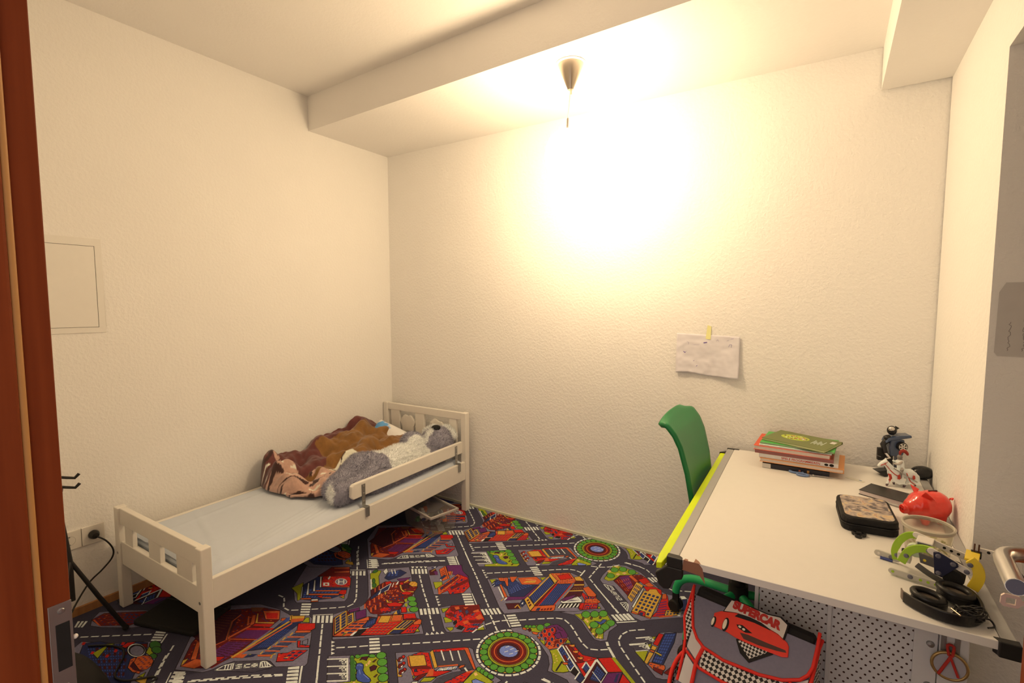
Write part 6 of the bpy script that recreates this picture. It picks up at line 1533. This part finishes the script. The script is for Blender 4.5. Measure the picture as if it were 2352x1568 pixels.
# ------------------------------------------------------------ clear plastic tub
tb = thing('clear_tub', 'clear round plastic tub half full standing before the red pig', 'tub', D(0.606, -0.742, 0.0))
m_tub = mat('tub_plastic', (0.92, 0.90, 0.80), 0.15, trans=0.9, ior=1.2)
MB().lathe([(0.0001, 0.001), (0.047, 0.001), (0.049, 0.004), (0.057, 0.080), (0.0565, 0.080), (0.0475, 0.005), (0.0001, 0.003)], 40).build('wall', m_tub, tb, smooth=40)
MB().lathe([(0.0565, 0.076), (0.060, 0.077), (0.0605, 0.086), (0.057, 0.0875), (0.0545, 0.086), (0.0545, 0.080), (0.0565, 0.079)], 40).build('rim', mat('milky_rim', (0.72, 0.68, 0.58), 0.3, trans=0.4, ior=1.3), tb, smooth=40)
rn = random.Random(8)
gv = MB()
for i in range(60):
    g, rr = rn.uniform(0, 6.28), 0.040 * rn.random() ** 0.5
    p = Vector((rr * math.cos(g), rr * math.sin(g), rn.uniform(0.008, 0.045)))
    d = Vector((rn.uniform(-1, 1), rn.uniform(-1, 1), rn.uniform(-0.5, 0.5))).normalized() * rn.uniform(0.004, 0.009)
    q = d.orthogonal().normalized() * 0.002
    gv.add([p - d - q, p - d + q, p + d + q, p + d - q], [(0, 1, 2, 3)])
gv.build('contents', mat('yellowish_bits', px(176, 152, 84), 0.4), tb, solid=0.0015)['kind'] = 'stuff'

# ------------------------------------------------------------ construction-kit model
TM = D(0.50, -0.90, 0.0) @ Matrix.Rotation(math.atan2(-0.05, 0.19), 4, 'Z')
ck = thing('construction_model', 'half-built construction kit model of lime, white and navy perforated parts', 'toy', TM)
m_kw = mat('kit_white', (0.78, 0.74, 0.68), 0.35)
m_kl = mat('kit_lime', px(150, 164, 26), 0.35)
m_kn = mat('kit_navy', (0.016, 0.018, 0.05), 0.3)
m_ky = mat('kit_yellow', px(232, 176, 36), 0.4)
m_kt = mat('kit_translucent', (0.66, 0.64, 0.58), 0.35, trans=0.25, ior=1.3)
m_kg = mat('kit_rivet', (0.13, 0.13, 0.17), 0.4)


def plate(name, poly, y, t, m, holes=(), hm=None, rivets=()):
    """upright plate: outline in (x, z), holes and rivets as discs"""
    o = MB().prism(poly, y - t, y, 'y').build(name, m, ck, bevel=0.001)
    for (x, z) in holes:
        MB().lathe([(0.0001, t + 0.0006), (0.0034, t + 0.0006), (0.0034, -0.0006), (0.0001, -0.0006)], 12, Matrix.Translation((x, y, z)) @ Matrix.Rotation(R(90), 4, 'X')).build('hole', hm or m_blackm, o)
    for (x, z) in rivets:
        MB().lathe([(0.0001, t + 0.003), (0.0034, t + 0.003), (0.0058, t + 0.001), (0.0058, -0.001), (0.0001, -0.001)], 12, Matrix.Translation((x, y, z)) @ Matrix.Rotation(R(90), 4, 'X')).build('rivet', m_kg, o, smooth=40)
    return o


def bar(a, b, w):
    a, b = Vector(a), Vector(b)
    d = (b - a).normalized()
    q = Vector((-d.y, d.x)) * w / 2
    P = []
    g0 = math.atan2(d.y, d.x)
    for c, s in ((b, -90), (a, 90)):
        for i in range(7):
            g = g0 + R(s + 180 * i / 6)
            P.append((c.x + w / 2 * math.cos(g), c.y + w / 2 * math.sin(g)))
    return P


def along(a, b, ts):
    return [(a[0] + (b[0] - a[0]) * t, a[1] + (b[1] - a[1]) * t) for t in ts]


def curved(pts, w):
    """band following a path"""
    P = [Vector(p) for p in smoothpath([(x, z, 0) for x, z in pts], 5)]
    L, Rr = [], []
    for i, p in enumerate(P):
        d = (P[min(i + 1, len(P) - 1)] - P[max(i - 1, 0)]).normalized()
        q = Vector((-d.y, d.x, 0)) * w / 2
        L.append((p.x + q.x, p.y + q.y))
        Rr.append((p.x - q.x, p.y - q.y))
    return L + Rr[::-1]


yb = 0.060
plate('curved_plate', curved([(0.056, 0.097), (0.034, 0.090), (0.016, 0.066), (0.008, 0.036), (0.012, 0.012)], 0.017), yb, 0.006, m_kl, rivets=[(0.013, 0.026)])
plate('curved_plate', curved([(0.094, 0.090), (0.068, 0.088), (0.044, 0.070), (0.030, 0.036)], 0.019), 0.004, 0.006, m_kl, rivets=[(0.084, 0.088), (0.040, 0.058)])
plate('beam', bar((0.052, 0.098), (0.166, 0.070), 0.016), yb - 0.002, 0.005, m_kw, along((0.052, 0.098), (0.166, 0.070), (0.5, 0.62, 0.74, 0.86)), rivets=[(0.152, 0.0735)])
plate('beam', bar((0.090, 0.092), (0.158, 0.064), 0.017), -0.004, 0.005, m_kw, (), rivets=along((0.090, 0.092), (0.158, 0.064), (0.5, 0.98)))
MB().box(0.056, 0.090, 0.012, 0.056, 0.089, 0.101).build('bracket_block', m_kw, ck, bevel=0.002)
MB().box(0.060, 0.086, 0.010, 0.020, 0.091, 0.099).build('motor_window', m_kg, ck)
MB().box(0.018, 0.046, 0.024, 0.052, 0.026, 0.050).build('slot_block', m_kw, ck, bevel=0.002)
MB().lathe([(0.0001, 0.001), (0.004, 0.001), (0.004, -0.001)], 10, Matrix.Translation((0.030, 0.024, 0.038)) @ Matrix.Rotation(R(90), 4, 'X')).build('hole', m_blackm, ck)
for x in (0.030, 0.042):
    MB().lathe([(0.0001, 0.010), (0.005, 0.009), (0.005, 0.0)], 10, Matrix.Translation((x, 0.036, 0.049))).build('peg', m_blackm, ck, smooth=40)
plate('triangle_plate', [(0.094, 0.094), (0.104, 0.098), (0.140, 0.082), (0.142, 0.074), (0.112, 0.034), (0.098, 0.038)], -0.011, 0.005, m_kn, rivets=[(0.104, 0.088), (0.132, 0.077), (0.106, 0.044)])
plate('strip', bar((0.014, 0.012), (0.112, 0.012), 0.016), -0.014, 0.005, m_kt, along((0.014, 0.012), (0.112, 0.012), (0.02, 0.6, 0.75, 0.9)), m_kl, [(0.052, 0.012)])
plate('strip', curved([(0.010, 0.0085), (0.06, 0.0085), (0.124, 0.0095)], 0.012), -0.007, 0.004, m_kl)
plate('strip', bar((-0.030, 0.014), (0.012, 0.012), 0.018), 0.064, 0.005, m_kt, [(-0.028, 0.014)], m_kw, [(0.0, 0.013)])
MB().tube([(-0.024, 0.058, 0.004), (0.004, 0.058, 0.004)], 0.004, 8).build('axle', mat('kit_blue', (0.05, 0.07, 0.25), 0.4), ck, smooth=50)
plate('end_plate', curved([(0.160, 0.096), (0.174, 0.082), (0.178, 0.056), (0.168, 0.024)], 0.022), 0.0, 0.008, m_ky, rivets=[(0.162, 0.084)])
MB().box(0.150, 0.176, 0.004, 0.060, 0.088, 0.094).build('top_plate', m_ky, ck, bevel=0.001)
for x in (0.164, 0.172):
    MB().tube([(x, 0.058, 0.086), (x + 0.001, 0.058, 0.114)], 0.0018, 6).build('pin', mat('pin_brown', (0.08, 0.03, 0.02), 0.5), ck, smooth=50)
MB().box(0.158, 0.178, 0.050, 0.066, 0.080, 0.094).build('peg_block', m_blackm, ck, bevel=0.001)
plate('arm_strip', [(0.172, 0.090), (0.245, 0.094), (0.245, 0.104), (0.172, 0.102)], 0.072, 0.005, m_kw, [(0.190, 0.096), (0.210, 0.098), (0.230, 0.099)])
plate('triangle_plate', [(0.222, 0.062), (0.228, 0.073), (0.244, 0.073), (0.262, 0.046), (0.256, 0.040), (0.226, 0.053)], 0.066, 0.005, m_kn, [(0.234, 0.064), (0.248, 0.055)], m_alu)
plate('arm_strip', [(0.236, 0.094), (0.246, 0.094), (0.252, 0.068), (0.242, 0.068)], 0.0645, 0.0035, m_kw)
plate('grey_plate', [(0.062, 0.066), (0.10, 0.060), (0.104, 0.036), (0.066, 0.040)], 0.026, 0.006, mat('kit_grey', (0.12, 0.11, 0.11), 0.4), [(0.075, 0.05)], m_ky)
plate('grey_plate', curved([(0.060, 0.036), (0.085, 0.022), (0.115, 0.010)], 0.014), 0.014, 0.006, mat('kit_grey_b', (0.13, 0.12, 0.12), 0.4))
MB().lathe([(0.0001, 0.03), (0.020, 0.03), (0.022, 0.026), (0.022, -0.026), (0.020, -0.03), (0.0001, -0.03)], 20, Matrix.Translation((0.132, 0.026, 0.036)) @ Matrix.Rotation(R(90), 4, 'X')).build('tyre', m_blackm, ck, smooth=40)
MB().lathe([(0.0001, 0.014), (0.017, 0.012), (0.018, 0.0)], 20, Matrix.Translation((0.052, 0.05, 0.060)) @ Matrix.Rotation(R(90), 4, 'X')).build('disc', mat('kit_cream', px(214, 196, 140), 0.4), ck, smooth=40)

# ------------------------------------------------------------ headphones
hm = thing('headphones', 'black over-ear headphones with bundled cable on the desk corner', 'headphones', D(0, 0, 0))
m_hb = mat('headphone_black', (0.012, 0.011, 0.011), 0.35, var=0.08)
m_hg = mat('headphone_pad', (0.10, 0.080, 0.062), 0.7, var=0.1)


def band(pts, w, t, name, m, par):
    P = [Vector(p) for p in smoothpath(pts, 6)]
    b = MB()
    vs = []
    for i, p in enumerate(P):
        d = (P[min(i + 1, len(P) - 1)] - P[max(i - 1, 0)])
        q = Vector((-d.y, d.x, 0)).normalized() * t / 2
        vs += [p + q, p - q, p - q + Vector((0, 0, w)), p + q + Vector((0, 0, w))]
    fs = []
    for i in range(len(P) - 1):
        for k in range(4):
            fs.append((i * 4 + k, i * 4 + (k + 1) % 4, i * 4 + 4 + (k + 1) % 4, i * 4 + 4 + k))
    fs += [(0, 1, 2, 3), tuple((len(P) - 1) * 4 + k for k in range(4))]
    b.add(vs, fs)
    return b.build(name, m, par, bevel=0.002)


band([(0.519, -1.046, 0.002), (0.535, -1.064, 0.002), (0.560, -1.082, 0.002), (0.595, -1.093, 0.002), (0.630, -1.085, 0.002), (0.655, -1.055, 0.002), (0.664, -1.015, 0.002), (0.659, -0.970, 0.002), (0.642, -0.945, 0.002), (0.618, -0.940, 0.002)], 0.026, 0.007, 'headband', m_hb, hm)
band([(0.516, -1.030, 0.004), (0.517, -1.040, 0.004), (0.523, -1.052, 0.004)], 0.024, 0.003, 'slider', mat('slider_bronze', (0.16, 0.12, 0.10), 0.35, metal=0.4), hm)
for (cx, cy, cz, rx) in ((0.566, -1.036, 0.012, 0.034), (0.622, -0.992, 0.018, 0.036)):
    cu = MB().lathe([(0.0001, 0.0), (0.8, 0.0), (1.0, 0.006), (1.0, 0.016), (0.96, 0.022)], 28, Matrix.Translation((cx, cy, cz - 0.010)) @ Matrix.Rotation(R(8), 4, 'Y') @ Matrix.Diagonal((rx, rx * 0.86, 1, 1))).build('ear_cup', m_hb, hm, smooth=40)
    MB().tube([(cx + (rx - 0.006) * math.cos(g), cy + (rx * 0.86 - 0.006) * math.sin(g), cz + 0.014 - 0.14 * (rx - 0.006) * math.cos(g)) for g in [2 * math.pi * i / 28 for i in range(28)]], 0.0075, 10, closed=True).build('ear_pad', m_hb, cu, smooth=60)
    MB().lathe([(0.0001, 0.0), (1.0, 0.001)], 24, Matrix.Translation((cx, cy, cz + 0.009)) @ Matrix.Rotation(R(8), 4, 'Y') @ Matrix.Diagonal((rx - 0.008, rx * 0.86 - 0.008, 1, 1))).build('speaker_cloth', m_hg, cu, smooth=60)
rn = random.Random(21)
cbm = MB()
for k in range(9):
    c0 = Vector((0.634 + rn.uniform(-0.004, 0.004), -1.066 + rn.uniform(-0.004, 0.004), 0.016 + 0.0022 * k))
    ax = rn.uniform(-0.5, 0.5)
    pts = []
    for i in range(20):
        g = 2 * math.pi * i / 20
        p = Vector((0.026 * math.cos(g), 0.014 * math.sin(g), 0.006 * math.sin(2 * g + k)))
        p = Matrix.Rotation(ax, 3, 'Z') @ p
        pts.append(c0 + p)
    cbm.tube(pts, 0.0019, 6, closed=True)
cbm.tube(smoothpath([(0.655, -1.055, 0.012), (0.672, -1.045, 0.008), (0.676, -1.062, 0.004), (0.662, -1.078, 0.006)]), 0.002, 6)
cbm.build('cable_bundle', m_hb, hm, smooth=60)
MB().tube([(0.600, -1.076, 0.030), (0.612, -1.096, 0.029)], 0.0018, 8).build('jack_plug', mat('jack_gold', (0.7, 0.5, 0.35), 0.25, metal=1), hm, smooth=60)

# ------------------------------------------------------------ school bag leaning at the desk end
bX = Vector((0.332, -0.075, 0)).normalized()
bY = Vector((-bX.y, bX.x, 0))
SM = frame((2.378, -0.915, 0), bX, bY)
sb = thing('school_bag', 'grey school bag with red piping, chequered trim and red car badge', 'school bag', SM)
m_grey = mat('bag_grey', px(116, 98, 90, 1.1), 0.8, var=0.12, nscale=150)
m_pip = mat('red_piping', px(205, 30, 14, 1.2), 0.5)
m_refl = mat('reflective_white', (0.62, 0.60, 0.60), 0.4)


def checker_material(name, scale, M=None):
    m = mat(name, (0.7, 0.68, 0.66), 0.6, var=0.02)
    n, l = nodes_of(m)
    tc = [k for k in n if k.type == 'TEX_COORD'][0]
    mp = n.new('ShaderNodeMapping')
    mp.inputs['Rotation'].default_value = M or (0, 0, R(45))
    mp.inputs['Location'].default_value = (0.0013, 0.0017, 0.0011)
    l.new(tc.outputs['Object'], mp.inputs['Vector'])
    c = n.new('ShaderNodeTexChecker')
    c.inputs['Color1'].default_value = (0.72, 0.70, 0.66, 1)
    c.inputs['Color2'].default_value = (0.012, 0.011, 0.011, 1)
    c.inputs['Scale'].default_value = scale
    l.new(mp.outputs[0], c.inputs['Vector'])
    mx = [k for k in n if k.type == 'MIX'][0]
    l.new(c.outputs['Color'], mx.inputs[6])
    return m


prof = [(0, 0.004), (0, 0.455), (-0.012, 0.475), (-0.040, 0.470), (-0.215, 0.295), (-0.232, 0.265), (-0.236, 0.015), (-0.225, 0.004)]
bd = MB().prism(prof, 0.046, 0.338, 'x')
bd.prism([(0, 0.004), (0, 0.455), (-0.012, 0.472), (-0.040, 0.466), (-0.085, 0.421), (-0.085, 0.004)], 0.014, 0.046, 'x')
bd.build('body', m_grey, sb, bevel=0.004)
MB().prism([(0.004, 0.02), (0.004, 0.47), (-0.010, 0.490), (-0.030, 0.488), (-0.052, 0.462), (-0.050, 0.02)], 0.020, 0.334, 'x').build('back_pad', m_blackm, sb, bevel=0.012)
LM = Matrix.Translation((0, -0.04, 0.47)) @ Matrix(((1, 0, 0), (0, 0.70711, -0.70711), (0, 0.70711, 0.70711))).to_4x4()


def lid_part(name, poly, z0, z1, m, bevel=0):
    return MB().prism(poly, z0, z1).build(name, m, sb, bevel=bevel, M=LM)


front = [(0.046, -0.092), (0.066, -0.115), (0.090, -0.128), (0.147, -0.134), (0.236, -0.124), (0.288, -0.110), (0.324, -0.090), (0.338, -0.072), (0.344, -0.050)]
lid_part('lid', [(0.022, -0.004)] + [(0.032, -0.05)] + front + [(0.344, 0.004)], 0.003, 0.010, m_grey, 0.002)
MB().tube([(p[0], p[1], 0.010) for p in [(0.010, 0.016), (0.022, -0.03)] + front + [(0.344, 0.0), (0.342, 0.036)]], 0.0042, 8).build('lid_piping', m_pip, sb, smooth=60, M=LM)
chk = checker_material('chequered_trim', 118)
lid_part('chequered_band', [(0.086, -0.132), (0.147, -0.138), (0.236, -0.128), (0.300, -0.110), (0.306, -0.150), (0.24, -0.170), (0.16, -0.180), (0.094, -0.178)], 0.002, 0.006, chk)
MB().tube([(0.050, -0.158, 0.006), (0.094, -0.181, 0.006), (0.16, -0.183, 0.006), (0.24, -0.173, 0.006), (0.31, -0.152, 0.006)], 0.004, 8).build('lower_piping', m_pip, sb, smooth=60, M=LM)
MB().tube([(0.088, -0.130, 0.006), (0.082, -0.168, 0.006), (0.090, -0.235, 0.006)], 0.0055, 8).build('corner_piping', m_pip, sb, smooth=60, M=LM)
MB().tube([(0.306, -0.105, 0.006), (0.312, -0.150, 0.006), (0.306, -0.235, 0.006)], 0.0055, 8).build('corner_piping', m_pip, sb, smooth=60, M=LM)
lid_part('reflector_patch', [(0.043, -0.097), (0.082, -0.130), (0.078, -0.166), (0.046, -0.146)], 0.002, 0.0055, m_refl)
lid_part('reflector_patch', [(0.050, -0.164), (0.080, -0.182), (0.086, -0.236), (0.054, -0.236)], 0.002, 0.0055, m_refl)
lid_part('reflector_patch', [(0.312, -0.104), (0.340, -0.080), (0.340, -0.150), (0.316, -0.170)], 0.002, 0.0055, m_refl)
side_chk = checker_material('chequered_side', 100, (R(45), 0, 0))
lid_part('chequered_side', [(0.010, 0.012), (0.021, -0.006), (0.032, -0.05), (0.043, -0.092), (0.040, -0.14), (0.034, -0.128), (0.012, -0.075)], -0.004, 0.005, checker_material('chequered_flank', 150))
MB().prism([(-0.012, 0.462), (-0.050, 0.452), (-0.130, 0.372), (-0.215, 0.285), (-0.225, 0.02), (-0.02, 0.02)], 0.337, 0.343, 'x').build('chequered_side', side_chk, sb)
MB().tube([(0.008, 0.022, 0.004), (0.011, -0.075, 0.003), (0.034, -0.130, 0.004), (0.042, -0.165, 0.004), (0.050, -0.236, 0.004)], 0.0042, 8).build('side_piping', m_pip, sb, smooth=60, M=LM)
MB().tube([(0.343, -0.236, 0.02), (0.344, -0.222, 0.29), (0.346, -0.04, 0.472), (0.346, -0.01, 0.478)], 0.0045, 8).build('side_piping', m_pip, sb, smooth=60)
# side pocket
pk2 = MB().grid(lambda a, b: Vector((0.044 - 0.050 * math.sin(math.pi * b) ** 0.7 * (0.6 + 0.4 * a), -0.04 - 0.17 * b, 0.03 + a * (0.23 + 0.05 * math.cos(math.pi * b)))), 12, 18)
pko = pk2.build('side_pocket', side_chk, sb, smooth=60, solid=0.004)
MB().tube([(0.044 - 0.051 * math.sin(math.pi * b) ** 0.7, -0.04 - 0.17 * b, 0.03 + 0.23 + 0.05 * math.cos(math.pi * b)) for b in [i / 18 for i in range(19)]], 0.006, 8).build('pocket_piping', m_pip, pko, smooth=60)
MB().prism([(-0.09, 0.26), (-0.19, 0.24), (-0.195, 0.29), (-0.10, 0.33)], 0.034, 0.040, 'x').build('pocket_flap', m_grey, sb)
# badge: red car, banner, chequered flag
CAR = [(89, 31), (105, 18), (124, 11), (146, 4), (191, -1), (226, -1), (245, 4), (265, 14), (280, 22), (285, 29), (289, 54), (276, 60), (238, 64), (187, 67), (158, 67), (138, 64), (123, 64), (100, 65), (93, 51)]


def mmp(P):
    return [(x / 1000, -w / 1000) for x, w in P]


lid_part('flag_border', mmp([(162, 70), (177, 58), (242, 58), (256, 63), (207, 110), (181, 98)]), 0.0095, 0.012, m_blackm)
lid_part('flag', mmp([(168, 72), (177, 65), (242, 61), (238, 70), (206, 101)]), 0.012, 0.0125, checker_material('flag_chequer', 170))
cr = lid_part('car_badge', mmp(CAR), 0.0095, 0.014, mat('badge_red', px(214, 40, 20, 1.15), 0.3, var=0.08, nscale=60), 0.0015)


def on_car(name, P, m, h=0.0002):
    o = MB().prism(mmp(P), 0.0139, 0.0142 + h).build(name, m, cr)
    return o


on_car('windscreen', [(143, 16), (149, 6), (180, 1), (214, 0), (238, 3), (235, 11), (194, 10), (159, 14)], m_blackm)
on_car('grille', [(167, 50), (188, 46), (237, 44), (280, 41), (283, 46), (261, 52), (219, 59), (180, 61)], mat('grille_brown', (0.08, 0.03, 0.025), 0.5))
on_car('headlamp', [(153, 34), (168, 29), (197, 38), (180, 44), (160, 41)], m_blackm)
for (x, w) in ((163, 36), (174, 38)):
    on_car('lamp_eye', [(x + 4 * math.cos(g), w + 3 * math.sin(g)) for g in [2 * math.pi * i / 12 for i in range(12)]], m_steel, 0.0006)
for (x, w, rx, ry) in ((127, 47, 8, 19), (95, 54, 6, 15)):
    on_car('tyre', [(x + rx * math.cos(g), w + ry * math.sin(g)) for g in [2 * math.pi * i / 18 for i in range(18)]], m_blackm, 0.0006)
    on_car('wheel_rim', [(x - 2 + rx * 0.6 * math.cos(g), w + ry * 0.75 * math.sin(g)) for g in [2 * math.pi * i / 18 for i in range(18)]], m_steel, 0.001)
BAN = [(114, 14), (119, -4), (124, -21), (151, -24), (184, -24), (220, -24), (250, -30), (270, -20), (270, -8), (268, 17), (255, 11), (232, 8), (210, 2), (180, 1), (144, 5)]
lid_part('banner_back', mmp([(x + (x - 192) * 0.05, w + (w + 5) * 0.18) for x, w in BAN]), 0.0095, 0.014, m_blackm)
bn = lid_part('banner', mmp(BAN), 0.014, 0.0165, mat('banner_cream', (0.70, 0.64, 0.58), 0.5))
lettering('lettering', 'SUPERCAR', 0.0285, mat('letter_red', (0.50, 0.02, 0.015), 0.5), sb, LM @ Matrix.Translation((0.1935, 0.0105, 0.0168)) @ Matrix.Rotation(R(-2), 4, 'Z'), 0.0004, 0.0022, 0.90)
